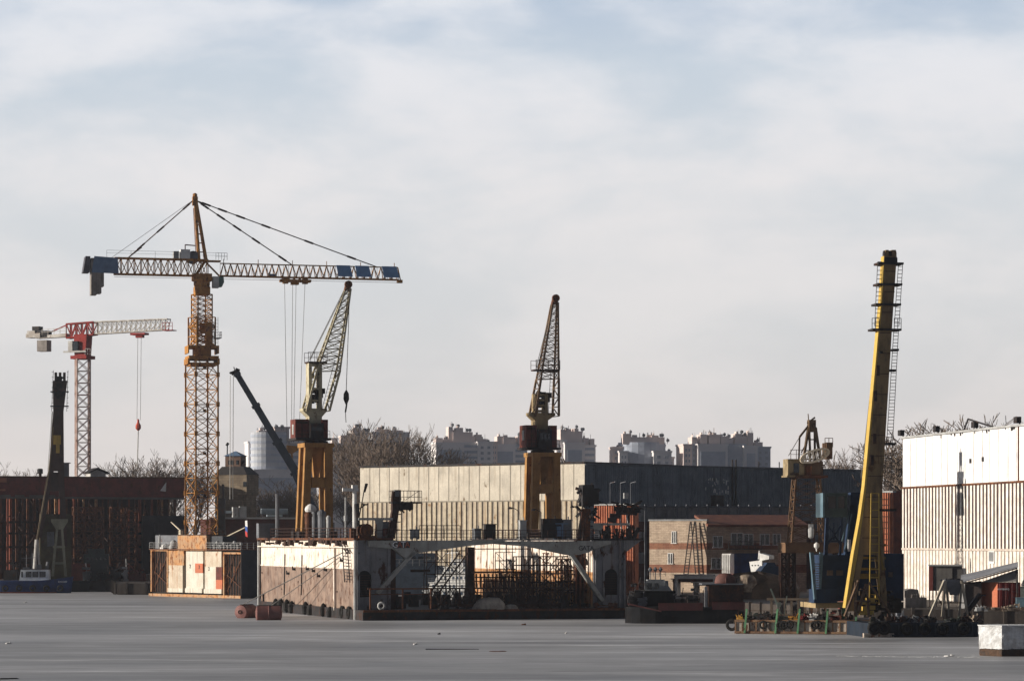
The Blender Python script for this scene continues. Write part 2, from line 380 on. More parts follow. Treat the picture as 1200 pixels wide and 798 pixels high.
hm = bpy.data.materials.new('haze_air'); hm.use_nodes = True; hn = hm.node_tree; hn.nodes.clear()
pv = hn.nodes.new('ShaderNodeVolumePrincipled'); pv.inputs['Density'].default_value = .00011; pv.inputs['Color'].default_value = (.80, .82, .88, 1); pv.inputs['Anisotropy'].default_value = .62
ho = hn.nodes.new('ShaderNodeOutputMaterial'); hn.links.new(pv.outputs[0], ho.inputs['Volume'])
struct('haze', hz, hm, 'stuff')

# ------------------------------------------------------------------ far apartment blocks
APT_HIDE = {}
def grid_windows(T, zmin, x0, x1, z0, z1, y, nx, nz, fx=.5, fz=.5, dy=.12):
    for i in range(nx):
        for k in range(nz):
            mb = MB(); cx = x0 + (x1 - x0) * (i + .5) / nx; cz = z0 + (z1 - z0) * (k + .5) / nz; a = (x1 - x0) / nx * fx / 2; b = (z1 - z0) / nz * fz / 2
            mb.box(cx - a, cx + a, y - dy, y + .3, cz - b, cz + b)
            if cz > zmin: part('window', mb, apt_win, T)
def apartment(label, px0, px1, Y, blocks, tops, rz=12):
    """blocks: (px0,px1,pytop,material key,push back,style) ; tops: roof superstructures"""
    fr = Fr((px0 + px1) / 2, Y, rz); T = thing('apartment_block', label, 'apartment building', fr, 'far apartment blocks on the skyline')
    for (a, b, t, m, d, st) in blocks:
        x0, x1 = fr.x(a, d), fr.x(b, d); zt = fr.z(t, (x0 + x1) / 2, d); w_ = MB(); wi = None; zmin = fr.z(552 if px0 > 480 else 580, (x0 + x1) / 2, d)
        if st == 'round':
            r = (x1 - x0) / 2; w_.lathe([(r, 0), (r, zt)], 24, ((x0 + x1) / 2, d + r * .8, 0), .8)
            for k in range(int(zt / 3.3)):
                if k * 3.3 > zmin: part('window_band', MB().lathe([(r + .25, 0), (r + .25, 1.3)], 24, ((x0 + x1) / 2, d + r * .8, k * 3.3 + 1.2), .8), apt_dark, T)
        else:
            w_.box(x0, x1, d, d + 16, 0, zt); nf = int(zt / 3.2)
            if st == 'bands':
                for k in range(nf):
                    if k * zt / nf > zmin: part('window_band', MB().box(x0 + .8, x1 - .8, d - .3, d + .4, k * zt / nf + 1.2, k * zt / nf + 2.6), apt_dark, T)
            elif st == 'glaz':
                n = max(1, int((x1 - x0) / 13)); ww = (x1 - x0) / n
                for i in range(n):
                    part('glazed_bay', MB().box(x0 + i * ww + 1.6, x0 + (i + 1) * ww - 1.6, d - .35, d + .3, 2, zt - 3.5), apt_dark, T)
            else:
                grid_windows(T, zmin, x0 + .6, x1 - .6, 1, zt - 1, d, max(2, int((x1 - x0) / 4)), nf, .42, .48)
            w_.box(x0 - .4, x1 + .4, d - .5, d + 16.4, zt, zt + .9)
        part('wall', w_, m, T)
    rng = random.Random(int(px0))
    for (a, b, t, base) in tops:
        rs = MB(); x0, x1 = fr.x(a, 5), fr.x(b, 5); zt = fr.z(t, x0, 5); zb = fr.z(base, x0, 5)
        rs.box(x0, x1, 5 + rng.random(), 14, zb - .5, zt)
        if b - a > 5: rs.box(x0 + 1, x0 + (x1 - x0) * .4, 7, 11, zt, zt + 1.3)
        if rng.random() < .7:
            c = rng.uniform(x0, x1); rs.tube((c, 8, zt), (c, 8, zt + 2.6), .12, n=4)
        part('roof_structure', rs, apt_pink, T)
    # aerials, tanks and stair heads along the roof line
    for k in range(int((px1 - px0) / 5)):
        an = MB()
        q = rng.uniform(px0 + 4, px1 - 4); top = min([t for (a, b, t, *_2) in list(tops) if a <= q <= b] + [t for (a, b, t, *_2) in blocks if a <= q <= b] or [fr and 540])
        x = fr.x(q, 9); z = fr.z(top, x, 9); an.tube((x, 9, z - 1), (x, 9, z + rng.uniform(1.2, 3.0)), .16, n=5)
        if rng.random() < .5: an.lathe([(.1, 0), (.9, .5), (.9, 1.6), (.1, 2.0)], 8, (x + .3, 9, z))
        part('roof_aerial', an, grey_box, T)
YA = 1650
apartment('rounded grey tower block standing behind the slanting telescopic boom', 291, 371, 1500,
          [(291, 301, 519, apt_white, 14, 'win'), (296, 338, 506, apt_haze, 2, 'round'), (322, 339, 502, apt_pink, 10, 'win'), (336, 356, 518, apt_white, 16, 'bands'), (350, 371, 521, apt_white, 22, 'win'), (298, 352, 552, apt_white, 0, 'glaz')],
          [(303, 318, 504, 508), (340, 350, 515, 519)])
apartment('pale tower block with pink penthouse seen just right of the red crane cabins', 388, 480, 1550,
          [(388, 402, 521, apt_white, 0, 'win'), (400, 412, 512, apt_pink, 8, 'win'), (412, 432, 506, apt_white, 14, 'bands'), (436, 480, 508, apt_white, 3, 'glaz')],
          [(389, 396, 513, 522), (414, 424, 501, 507), (441, 456, 503, 509), (460, 472, 504, 509)], rz=8)
apartment('apartment block with pink roof drums above the left end of the cream shed', 511, 578, YA,
          [(511, 544, 520, apt_white, 0, 'glaz'), (540, 561, 520, apt_white, 3, 'bands'), (560, 578, 519, apt_white, 1, 'win')],
          [(511, 519, 513, 521), (520, 528, 515, 521), (526, 531, 500, 521), (535, 543, 501, 521), (531, 554, 506, 520), (553, 557, 511, 521), (558, 565, 509, 520), (564, 571, 514, 520)])
apartment('lower stepped apartment block between the pink roofed block and the centre crane', 576, 618, YA + 60,
          [(576, 583, 519, apt_pink, 0, 'win'), (579, 604, 522, apt_white, 3, 'glaz'), (600, 618, 519, apt_white, 8, 'bands')],
          [(583, 591, 511, 522), (590, 604, 512, 521), (607, 612, 511, 519), (614, 618, 511, 519)])
apartment('stepped pink apartment block immediately right of the centre crane cabin', 652, 698, YA,
          [(652, 664, 517, apt_white, 4, 'win'), (662, 685, 520, apt_white, 0, 'glaz'), (684, 698, 523, apt_white, 3, 'bands')],
          [(657, 662, 503, 519), (662, 683, 505, 521), (673, 678, 502, 506), (684, 690, 513, 523), (692, 697, 514, 523)])
apartment('dark curved fronted apartment block standing alone above the dark shed roof', 718, 790, YA,
          [(718, 730, 525, apt_pink, 8, 'win'), (727, 783, 518, apt_dark, 3, 'round'), (726, 736, 530, apt_white, -3, 'win'), (766, 787, 530, apt_white, -4, 'win'), (782, 790, 537, apt_white, 0, 'win')],
          [(730, 740, 508, 519), (740, 758, 512, 519), (757, 779, 512, 519), (764, 772, 510, 513)], rz=5)
apartment('wide apartment complex with crowded rooftop turrets, furthest right on the skyline', 801, 903, YA,
          [(801, 811, 522, apt_pink, 2, 'win'), (810, 820, 522, apt_dark, 5, 'win'), (818, 853, 522, apt_white, 0, 'glaz'), (852, 873, 522, apt_dark, 3, 'bands'), (872, 888, 524, apt_white, 0, 'glaz'), (886, 903, 525, apt_dark, 3, 'win')],
          [(811, 817, 512, 522), (821, 829, 509, 522), (831, 844, 509, 522), (836, 840, 507, 510), (845, 853, 511, 522), (852, 860, 513, 522), (862, 870, 508, 523), (870, 876, 511, 523), (876, 883, 507, 523), (885, 894, 518, 525)])

# ------------------------------------------------------------------ bare trees
def tree_meshes(seed, h, spread, trunk_h, dens=1.0, fine=.045):
    rng = random.Random(seed); tb = MB(); cb = MB()
    def grow(p, d, ln, r, lev):
        segs = 3 if lev < 3 else 2; q = p
        for s_ in range(segs):
            d = (d + Vector((rng.uniform(-1, 1), rng.uniform(-1, 1), rng.uniform(-.3, .7))) * .13).normalized()
            n = q + d * ln / segs; r2 = r * (.86 if lev < 3 else .75)
            (tb if lev < 2 else cb).tube(q, n, max(r, fine * .8), max(r2, fine * .55), 6 if lev < 2 else 3); q = n; r = r2
            if lev >= 1 and lev < 6:
                for _ in range(1 if rng.random() < (.85 if lev < 4 else .4) * dens else 0):
                    side = Vector((rng.uniform(-1, 1), rng.uniform(-1, 1), rng.uniform(.1, .9))).normalized()
                    grow(q, (d * .55 + side * .7).normalized(), ln * rng.uniform(.45, .7), r * .55, lev + 1)
        if lev < 6:
            k = 3 if lev < 2 else 2
            for i in range(k):
                a = rng.uniform(0, 6.28); side = Vector((math.cos(a), math.sin(a), rng.uniform(.2, .8)))
                grow(q, (d * (1.0 - spread * .4) + side * spread * rng.uniform(.35, .7)).normalized(), ln * rng.uniform(.62, .85), r * .68, lev + 1)
    grow(Vector((0, 0, 0)), Vector((rng.uniform(-.05, .05), 0, 1)), h * trunk_h, h * .018, 0)
    zt = max(v[2] for v in cb.v); k = h / zt
    tb.v = [(a * k, b * k, c * k) for a, b, c in tb.v]; cb.v = [(a * k, b * k, c * k) for a, b, c in cb.v]
    return tb.mesh('trunk'), cb.mesh('crown')
TREES = [tree_meshes(s, 20, sp, th, .9, .024) for s, sp, th in ((1, .75, .2), (2, .85, .16), (5, .65, .22), (8, .8, .18))]
def tree(px, Y, top, var, label, group, wide=1.0):
    fr = Fr(px, Y, (px * 37) % 360); hgt = H + (HY - top) * Y / F - 2
    T = thing('bare_tree', label, 'tree', fr, group); k = hgt / 20; T.scale = (k * wide, k * wide, k)
    part('trunk', TREES[var][0], bark, T); part('crown', TREES[var][1], twig, T)
G1 = 'bare trees left of the cream shed'
for i, (px, Y, top, v, wd, lb) in enumerate([
    (409, 640, 494, 1, 1.15, 'bare tree closest to the red crane cabins, dangling hook above it'),
    (428, 625, 490, 0, 1.1, 'tall bare tree rising second from the left end of the cream shed roofline'),
    (446, 650, 488, 3, 1.0, 'tallest bare tree behind the left corner of the cream shed'),
    (466, 630, 496, 2, 1.15, 'bare tree with fine upright twigs in the middle of the shed clump'),
    (488, 655, 499, 0, 1.2, 'bare tree at the right end of the clump above the cream shed'),
    (398, 700, 560, 2, 1.5, 'low dark bare tree behind the yellow portal legs of the left dock crane')]): tree(px, Y, top, v, lb, G1, wd)
G2 = 'bare trees behind the left sheds'
for i, (px, Y, top, v, wd, lb) in enumerate([
    (3, 690, 540, 1, 1.0, 'bare tree cut by the left edge of the photo'), (32, 700, 546, 2, 1.0, 'small bare tree just left of the dark boom'),
    (50, 700, 548, 0, 1.0, 'small bare tree almost touching the dark boom'), (140, 720, 550, 3, 1.3, 'low bare tree below the red hook block'),
    (160, 700, 541, 2, 1.3, 'bare tree right of the red hook block'), (180, 700, 533, 1, 1.2, 'rounded bare tree left of the big lattice mast'),
    (198, 690, 526, 0, 1.2, 'highest bare tree left of the big lattice mast'), (212, 700, 528, 3, 1.2, 'bare tree touching the left side of the big lattice mast'),
    (236, 690, 532, 2, 1.2, 'bare tree seen through the big lattice mast'), (296, 700, 556, 3, 1.6, 'bare tree right of the stone watch tower'),
    (312, 720, 566, 0, 1.8, 'low bare tree in front of the rounded tower block'), (332, 700, 572, 1, 1.9, 'low bare tree behind the lower end of the telescopic boom'),
    (350, 710, 564, 2, 1.7, 'bare tree between the telescopic boom and the portal legs')]): tree(px, Y, top, v, lb, G2, wd)
G3 = 'bare trees behind the right sheds'
for i, (px, Y, top, v, wd, lb) in enumerate([
    (996, 640, 524, 1, 1.0, 'bare tree left of the yellow boom above the dark shed'), (1010, 650, 520, 3, 1.0, 'bare tree directly behind the yellow boom'),
    (1040, 640, 522, 0, 1.1, 'bare tree right of the yellow boom beside the white shed'), (1050, 660, 530, 2, 1.1, 'bare tree touching the corner of the white shed'),
    (1098, 520, 492, 2, 1.8, 'bare treetop at the left over the white shed roof'), (1115, 530, 485, 0, 1.9, 'tallest bare treetop over the white shed roof'),
    (1133, 520, 486, 3, 1.9, 'bare treetop beside the bent wire frame on the white shed roof'), (1152, 530, 488, 1, 1.8, 'bare treetop right of the bent wire frame on the white shed roof'),
    (1178, 520, 491, 2, 1.5, 'lowest bare treetop over the right part of the white shed roof')]): tree(px, Y, top, v, lb, G3, wd)

# ------------------------------------------------------------------ the cream and dark sheds in the middle
def sheet_wall(T, fr, x0, x1, z0, z1, n, m_back, m_rib, fill=.5, dy=.16, name='ribbed_wall', m2=None):
    bk = MB(); bk.box(x0, x1, 0, .3, z0, z1); part(name, bk, m_back, T)
    rb = MB(); rb2 = MB(); st = (x1 - x0) / n; rng = random.Random(n)
    for i in range(n):
        a = x0 + st * i; f = fill * rng.uniform(.85, 1.12)
        (rb2 if m2 and rng.random() < .35 else rb).box(a, a + st * f, -dy, -.003, z0 + .02, z1 - .02)
    part('ribs', rb, m_rib, T)
    if m2 and rb2.v: part('ribs', rb2, m2, T, 'browner ribs')
fr = Fr(685, 520, -36.9, 2); fd = Fr(685, 520, 41.4, 2)
T = thing('shed', 'long cream panelled shed, ribbed below, behind the dock cranes', 'shed', fr)
xl = fr.x(422); zt = fr.z(543); zm = fr.z(587, -20)
mb = MB(); mb.box(xl, 0, .0, .4, zm, zt); part('upper_wall', mb, panel_up, T)
mb = MB()
for k in range(1, 22): x = xl + (0 - xl) * k / 22; mb.box(x - .035, x + .035, -.05, -.003, zm, zt - .1)
mb.box(xl, 0, -.09, -.003, zm - .1, zm + .12); part('panel_joints', mb, mat('joint_grey', (.3, .27, .22)), T)
sheet_wall(T, fr, xl, 0, 0, zm - .1, 44, panel_gap, panel_rib, .55)
mb = MB(); mb.box(xl - .15, .1, -.25, 30, zt, zt + .35); part('roof', mb, dark_steel, T)
mb = MB(); mb.box(xl, xl + .3, .4, 30, 0, zt); part('end_wall', mb, panel_up, T)
mb = MB(); rng = random.Random(4)
for k in range(16):
    x = rng.uniform(xl, -1); mb.beam((x, .5, zt + .3), (x - .35, .5, zt + .95), .22, .16)
part('roof_vents', mb, dark_steel, T)
T = thing('shed', 'dark blue grey corrugated shed right of the cream one, white scrapes on it', 'shed', fd)
xr = fd.x(1015); z2 = fd.z(544.5)
mb = MB(); mb.box(.15, xr, 0, .4, 0, z2); part('wall', mb, dark_sheet, T)
mb = MB(); rng = random.Random(9)
for i in range(150): x = .3 + (xr - .5) * i / 150; mb.box(x, x + .17, -.07, -.003, 8.5, z2 - .1)
part('ribs', mb, dark_sheet, T)
mb = MB(); mb.box(.1, xr, -.3, 30, z2, z2 + .3); part('roof', mb, grey_box, T)
mb = MB(); mb.box(xr - .3, xr, .4, 30, 0, z2); part('end_wall', mb, dark_sheet, T)
mb = MB()
for k in range(46):
    px = 838 + rng.gauss(0, 5) + (14 if k % 4 == 0 else 0); q = fd.p(px, rng.uniform(561, 597)); s_ = rng.uniform(.08, .3); part('bare_patch', MB().box(q.x, q.x + s_, -.1, -.075, q.z, q.z + s_ * rng.uniform(1, 3.5)), white_paint, T)
mb = MB()
for px in (857, 861):
    x = fd.x(px); mb.tube((x, -.3, 0), (x, -.3, z2 + 1.6), .16)
for px in (891, 915): x = fd.x(px); mb.tube((x, .4, z2), (x, .4, z2 + 1.4), .1)
part('downpipe', mb, dark_steel, T)
mb = MB(); q = fd.p(838, 590); mb.box(q.x - 1.2, q.x + 1.2, -1.1, -.08, q.z - 1, q.z + 1.6); part('vent_box', mb, dark_steel, T)
mb = MB()
for k in range(24):
    a = fd.p(738 + k * 11.3, 596.5 + .1 * k, -.8); mb.beam(a, a + Vector((0, 0, .8)), .07)
mb.beam(fd.p(735, 594.5, -.8), fd.p(1000, 596, -.8), .07); part('walkway_rail', mb, dark_steel, T)

# grey panelled annex in front of the dark shed, and the brick workshop
fr = Fr(745, 478, 12); T = thing('annex', 'low grey annex with vertical posts along the foot of the dark shed', 'building', fr)
x1 = fr.x(955); zt = fr.z(594.5, 10); zb = fr.z(611, 10)
mb = MB(); mb.box(fr.x(741), x1, 0, 8, zb, zt); part('upper_panels', mb, grey_panel, T)
mb = MB(); mb.box(fr.x(741), x1, .05, 8, 0, zb - .003); part('lower_wall', mb, brick_d, T)
mb = MB()
for k in range(18): x = fr.x(756 + k * 12.2); mb.box(x - .16, x + .16, -.35, -.003, 0, zt + .5)
part('posts', mb, grey_box, T)
mb = MB(); mb.box(fr.x(740), x1 + .3, -.5, 8, zt, zt + .25); part('roof', mb, grey_box, T)
mb = MB()
for (a, b, c, d) in ((744, 757, 623, 633), (744, 757, 647, 660)):
    p = fr.p(a, d); q = fr.p(b, c); mb.box(p.x, q.x, -.06, -.003, p.z, q.z)
part('light_panels', mb, grey_panel, T)
fg = Fr(828, 452, -32); ff = Fr(828, 452, 14)
T = thing('brick_workshop', 'two storey yellow brick workshop with red bands and brown eave', 'building', fg)
def corner_part(name, mb, m, parent, f, label=None):
    """a part laid out in frame f, moved into the parent's frame (same corner point)"""
    a = f.rz - fg.rz; c, s_ = math.cos(a), math.sin(a); mb.v = [(x * c - y * s_, x * s_ + y * c, z) for x, y, z in mb.v]; return part(name, mb, m, parent, label)
xg = fg.x(761); zt = fg.z(610)
zs = [0, fg.z(672), fg.z(662), fg.z(643.5), fg.z(637), zt]
mats_ = [brick_l, brick_r, brick_l, brick_r, brick_l]
zb0 = [0, fg.z(671), fg.z(661.5), fg.z(643.5), fg.z(636)]
for i, m in enumerate(mats_):
    a = zb0[i]; b = zb0[i + 1] if i < 4 else zt
    mb = MB(); mb.box(xg, 0, .0, .4, a, b - (.002 if i < 4 else 0)); part('gable_wall', mb, m, T)
xf = ff.x(945); zf = ff.z(617)
for i, m in enumerate(mats_):
    a = zb0[i]; b = zb0[i + 1] if i < 4 else zf
    mb = MB(); mb.box(.02, xf, 0, .4, a, b - (.002 if i < 4 else 0)); corner_part('long_wall', mb, m, T, ff)
mb = MB(); mb.box(xg - .15, .15, -.15, .5, zt, zt + .25); part('parapet', mb, grey_panel, T)
mb = MB(); z0 = ff.z(617); mb.add([(-.1, -.9, z0), (xf, -.9, z0), (xf, 6, z0 + 1.5), (-.1, 6, z0 + 1.5), (-.1, -.9, z0 + .35), (xf, -.9, z0 + .35), (xf, 6, z0 + 1.9), (-.1, 6, z0 + 1.9)], [(3, 2, 1, 0), (4, 5, 6, 7), (0, 1, 5, 4), (1, 2, 6, 5), (2, 3, 7, 6), (3, 0, 4, 7)])
corner_part('eave_roof', mb, brown_roof, T, ff)
def window(T, f, px0, px1, py0, py1, corner=False, mull=1):
    p = f.p(px0, py1); q = f.p(px1, py0); g = MB(); g.box(p.x, q.x, -.03, .05, p.z, q.z); fm = MB(); t = .1
    fm.box(p.x - t, p.x, -.12, -.003, p.z, q.z); fm.box(q.x, q.x + t, -.12, -.003, p.z, q.z); fm.box(p.x - t, q.x + t, -.12, -.003, q.z, q.z + t); fm.box(p.x - 2 * t, q.x + 2 * t, -.2, -.003, p.z - t, p.z)
    for k in range(mull): x = p.x + (q.x - p.x) * (k + 1) / (mull + 1); fm.box(x - .06, x + .06, -.11, -.033, p.z, q.z)
    if corner:
        fo = corner_part('window', fm, white_paint, T, f); corner_part('pane', g, glass, fo, f)
    else:
        fo = part('window', fm, white_paint, T); part('pane', g, glass, fo)
window(T, fg, 788, 792, 623, 636); window(T, fg, 783.5, 788, 648.5, 660)
for a, b, c, d in ((836, 846, 628.5, 641), (857, 870, 625, 638), (872, 882, 626, 638), (891, 901, 626, 638), (906, 914, 626, 638), (834, 844, 654, 666)): window(T, ff, a, b, c, d, True)
mb = MB(); p = ff.p(853, 638, -.9); q = ff.p(892, 638, -.9); mb.rail([(p.x, -1.2, p.z - .6), (q.x, -1.2, p.z - .6)], 1.1, 1.2, .09); mb.box(p.x, q.x, -1.2, -.01, p.z - .75, p.z - .6); corner_part('balcony', mb, dark_steel, T, ff)
mb = MB(); p = ff.p(857, 672, -.3); q = ff.p(893, 648, -.3); mb.box(p.x, q.x, -.3, -.01, p.z, q.z); corner_part('blue_gate', mb, blue_hull, T, ff)
mb = MB()
for px0, px1 in ((803, 811.5), (817, 813)):
    a = fg.p(px0, 679, -1.6); b = fg.p(px1, 611, -.5); mb.ladder(a, b, (.85, 0, 0), .45, .12)
o = thing('ladder', 'pair of tall dark ladders leaning on the sunlit brick gable', 'ladder', fg)
a = fg.p(803, 679, -1.6); b = fg.p(811.5, 611, -.5); mb = MB(); mb.ladder(a, b, (.75, 0, 0), .45, .13); part('ladder_run', mb, dark_steel, o)
a = fg.p(817.5, 672, -1.6); b = fg.p(812.5, 611, -.8); mb = MB(); mb.ladder(a, b, (.75, 0, 0), .45, .13); part('ladder_run', mb, dark_steel, o)

# orange ribbed sheds
def rib_shed(label, px0, px1, top, Y, rz, n, m, deep=6, skew=0, dark_px=None):
    fr = Fr(px1, Y, rz); T = thing('ribbed_shed', label, 'shed', fr); x0 = fr.x(px0); zt = fr.z(top)
    mb = MB(); mb.box(x0, 0, 0, deep, 0, zt); part('wall', mb, m, T)
    mb = MB()
    for i in range(n): a = x0 + (0 - x0) * i / n; mb.box(a, a - x0 / n * .45, -.18, -.003, 0, zt - .05)
    part('ribs', mb, m, T)
    mb = MB(); mb.box(x0 - .2, .2, -.3, deep + .2, zt, zt + .25); part('roof', mb, pale_grey, T)
    return T, fr
T, fr = rib_shed('orange red ribbed shed behind the right dock tower', 697, 744, 592, 432, -30, 17, orange_sheet, deep=1.2)
mb = MB()
for k in range(3): a = fr.p(715 + k * 12, 591); mb.tube(a, a + Vector((0, 0, 3.2)), .06, n=5); mb.beam(a + Vector((0, 0, 3.2)), a + Vector((.9, 0, 3.4)), .12)
part('lamp_posts', mb, grey_box, T)
T, fr = rib_shed('tall orange red ribbed shed with ladder, left of the white shed', 1029, 1046, 577, 440, -38, 6, orange_sheet)
mb = MB(); mb.ladder(fr.p(1036, 652, -.4), fr.p(1036, 578, -.4), (1.5, 0, 0), .8, .12); part('ladder', mb, rust_d, T)
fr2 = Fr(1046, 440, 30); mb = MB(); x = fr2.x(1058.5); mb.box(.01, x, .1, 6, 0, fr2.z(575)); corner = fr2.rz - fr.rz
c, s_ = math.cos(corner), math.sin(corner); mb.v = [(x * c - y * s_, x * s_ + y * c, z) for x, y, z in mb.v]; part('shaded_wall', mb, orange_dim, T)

# white shed at the right edge
fr = Fr(1058, 410, -79.4); T = thing('shed', 'tall white shed with plain top and striped lower wall at right edge', 'shed', fr)
xr = fr.x(1225); zt = fr.z(514); zm = fr.z(571.5); zl = fr.z(642.5)
mb = MB(); mb.box(0, xr, 0, .4, zm, zt); part('upper_wall', mb, white_sheet, T)
mb = MB(); mb.box(0, .4, .4, 30, 0, zt); part('end_wall', mb, white_sheet, T)
mb = MB(); mb.box(-.1, xr, -.3, 30, zt, zt + .25); part('roof', mb, pale_grey, T)
mb = MB(); mb.box(0, xr, -.2, -.003, zm - .15, zm + .12); part('trim_rail', mb, rust_m, T)
mb = MB(); n = 41
sheet_wall(T, fr, 0, xr, zl, zm - .16, n, brown_back, white_rib, .50, .10)
mb = MB(); mb.box(0, xr, -.22, -.003, zl - .18, zl + .1); part('trim_rail', mb, tan_rib, T)
sheet_wall(T, fr, 0, xr, 0, zl - .2, n, tan_rib, white_rib, .55, .10, 'lower_wall')
mb = MB(); rng = random.Random(15)
for k in range(1, 17): x = xr * k / 17 + rng.uniform(-.3, .3); mb.box(x - .03, x + .03, -.045, -.003, zm + .15, zt - .1)
part('panel_joints', mb, mat('faint_joint', (.55, .50, .47)), T)
mb = MB(); x = fr.x(1194); mb.box(x - .12, x + .12, -.12, -.003, zm, zt); part('trim_rail', mb, rust_m, T)
mb = MB(); rng = random.Random(5)
for k in range(14): x = fr.x(rng.uniform(1100, 1190)); mb.box(x, x + rng.uniform(.1, .5), -.06, -.003, zt - rng.uniform(.2, .5), zt)
for px, py in ((1137.5, 540), (1152, 538)): q = fr.p(px, py); mb.box(q.x - .35, q.x + .35, -.08, -.003, q.z - .3, q.z + .3)
part('holes', mb, dark_steel, T)
mb = MB(); q = fr.p(1163, 652); mb.box(q.x - 1.1, q.x + 1.1, -.16, -.105, q.z - .9, q.z + .9); wf = part('window', mb, white_paint, T)
mb = MB(); mb.box(q.x - .85, q.x + .85, -.2, -.163, q.z - .6, q.z + .6); part('pane', mb, grey_panel, wf)
mb = MB(); mb.tube(fr.p(1128, 508), fr.p(1134.5, 491), .12); mb.tube(fr.p(1134.5, 491), fr.p(1163, 500), .12); part('bent_frame', mb, dark_steel, T)
for px in (1057.5, 1099, 1144, 1194):
    q = fr.p(px, 510.5 - (px - 1058) * .108, .2); f2 = Fr(px, 420, 0); t2 = part('floodlight', MB().box(q.x - .6, q.x + .6, -.3, .3, q.z, q.z + .8).tube((q.x, .3, q.z - .8), (q.x, .3, q.z), .1), dark_steel, T)
# ------------------------------------------------------------------ floating dock
ux = Vector((.95, .31, 0)).normalized(); uy = Vector((-.31, .95, 0)).normalized()
dk = Fr(418, 372, math.degrees(math.atan2(.31, .95)), 0)     # local x across the dock, local y along it away from us
DA = thing('floating_dock', 'weathered floating dock, white topped left wall, grey end towers and gangway', 'floating dock', dk)
W = 36.7; WT = 4.45; LEN = 54; ZD = 10.2
fo = Fr(418, 372, math.degrees(math.atan2(.31, .95)) - 90, 0)   # the sunlit outer wall: local x towards us
def OW(px, py, d=0):
    """pixel on the outer wall -> dock local"""
    q = fo.p(px, py, d); return Vector((d, -q.x, q.z))
# pontoon
mb = MB(); mb.box(-.3, W + .3, -4.2, LEN, -1, 1.3); part('pontoon', mb, dark_steel, DA)
mb = MB(); mb.box(-.3, W + .3, -4.32, -4.203, 1.05, 1.34); part('pontoon_edge', mb, rust_m, DA)
# left wing: lower tone, upper tone and deck band as real plate courses
zb = OW(360, 664).z; zdk = OW(360, 640).z
mb = MB(); mb.box(0, WT, 0, LEN, -1, zb); part('wing_wall', mb, dock_wall_low, DA, 'brown weathered lower plating')
mb = MB(); mb.box(0, WT, 0, LEN, zb + .002, ZD); part('wing_wall', mb, dock_white, DA, 'dirty white upper plating')
mb = MB(); mb.box(-.04, WT + .06, -.10, -.003, -1, ZD); mb.box(.05, .35, -.3, -.103, 0, ZD); mb.box(1.9, 2.05, -.22, -.103, 0, ZD); mb.box(WT - .4, WT - .1, -.3, -.103, 0, ZD)
part('end_plate', mb, dock_grey, DA)
mb = MB(); mb.box(-.55, WT + .3, -.6, LEN + .2, ZD + .003, ZD + .28); part('top_deck', mb, rust_m, DA)
mb = MB(); mb.box(-.5, -.003, -.4, LEN, ZD - 1.0, ZD - .85); mb.box(-.3, -.003, 10.4, 10.75, 1, ZD - 1); mb.box(-.1, -.003, 0, LEN, zb - .08, zb + .08); part('rubbing_strake', mb, dock_white, DA)
# arch door in the end plate
def arch(px, w_, h_, d=-.13):
    x = px; return [(x - w_ / 2, 0), (x + w_ / 2, 0), (x + w_ / 2, h_ - w_ / 2)] + [(x + w_ / 2 * math.cos(t), h_ - w_ / 2 + w_ / 2 * math.sin(t)) for t in [math.pi * k / 8 for k in range(1, 8)]] + [(x - w_ / 2, h_ - w_ / 2)]
def arch_door(xc, z0):
    pts = [(x, z + z0) for x, z in arch(xc, 1.75, 3.4)]
    m = MB(); m.prism(pts, -.13, -.103); dr = part('arched_opening', m, mat('opening_shade_black', (.006, .006, .007), bump=0), DA)  # flat plate, the opening's inner dark put into its colour
    g = MB()
    for k in range(9): g.box(xc - .8, xc + .8, -.19, -.133, z0 + .2 + k * .32, z0 + .27 + k * .32)
    part('grille', g, rust_d, dr)
arch_door(1.0, 2.9)
# marks, ladders and mooring lines on the outer wall
def mark(name, pts, m, w_=.1):
    b = MB()
    for p, q in pts: b.beam(OW(*p, -.06), OW(*q, -.06), w_)
    return part(name, b, m, DA)
mark('draught_slot', [((334, 649), (333, 697))], dark_steel, .16); mark('draught_slot', [((354, 650), (353, 697))], dark_steel, .16); mark('draught_slot', [((309, 696), (309, 714))], dark_steel, .3)
mb = MB(); rng = random.Random(3)
for k in range(44):
    px = rng.uniform(305, 410); py = rng.choice([rng.gauss(635, 1.5), rng.gauss(635, 1.5), rng.uniform(652, 715)])
    q = OW(px, py, -.04); s_ = rng.uniform(.1, .3) if py > 645 else rng.uniform(.15, .6)
    mb.box(-.05 if py > 645 else -.56, -.01, q.y - s_, q.y + s_, q.z - s_ * .6, q.z + s_ * .6)
part('rust_scabs', mb, rust_d, DA)
for px, py in ((338, 672), (345, 667), (361, 667), (368, 669), (374, 675), (382, 668), (401, 657)):
    q = OW(px, py, -.1); mb = MB(); mb.box(-.3, 0, q.y - .25, q.y + .25, q.z - .12, q.z + .2); mb.box(-.42, -.3, q.y - .1, q.y + .1, q.z - .1, q.z + .45); part('bollard', mb, dark_steel, DA)
for px, py in ((325, 709), (331, 709), (338, 710), (344, 712), (360, 713), (366, 716), (381, 715), (389, 719)):
    q = OW(px, py, -.1); mb = MB(); mb.lathe([(.05, -.9), (.42, -.6), (.5, .3), (.2, .9), (.05, 1.0)], 8, (-.35, q.y, q.z)); part('fender', mb, tyre_m, DA)
mb = MB(); mb.ladder(OW(404, 640, -.35), OW(407, 682, -.35), (0, 2.6, 0), .42, .12); part('ladder', mb, dark_steel, DA)
mb = MB(); mb.ladder(OW(399, 634, -.5), OW(408, 648, -.4), (0, 1.4, 0), .42, .12); part('ladder', mb, dark_steel, DA)
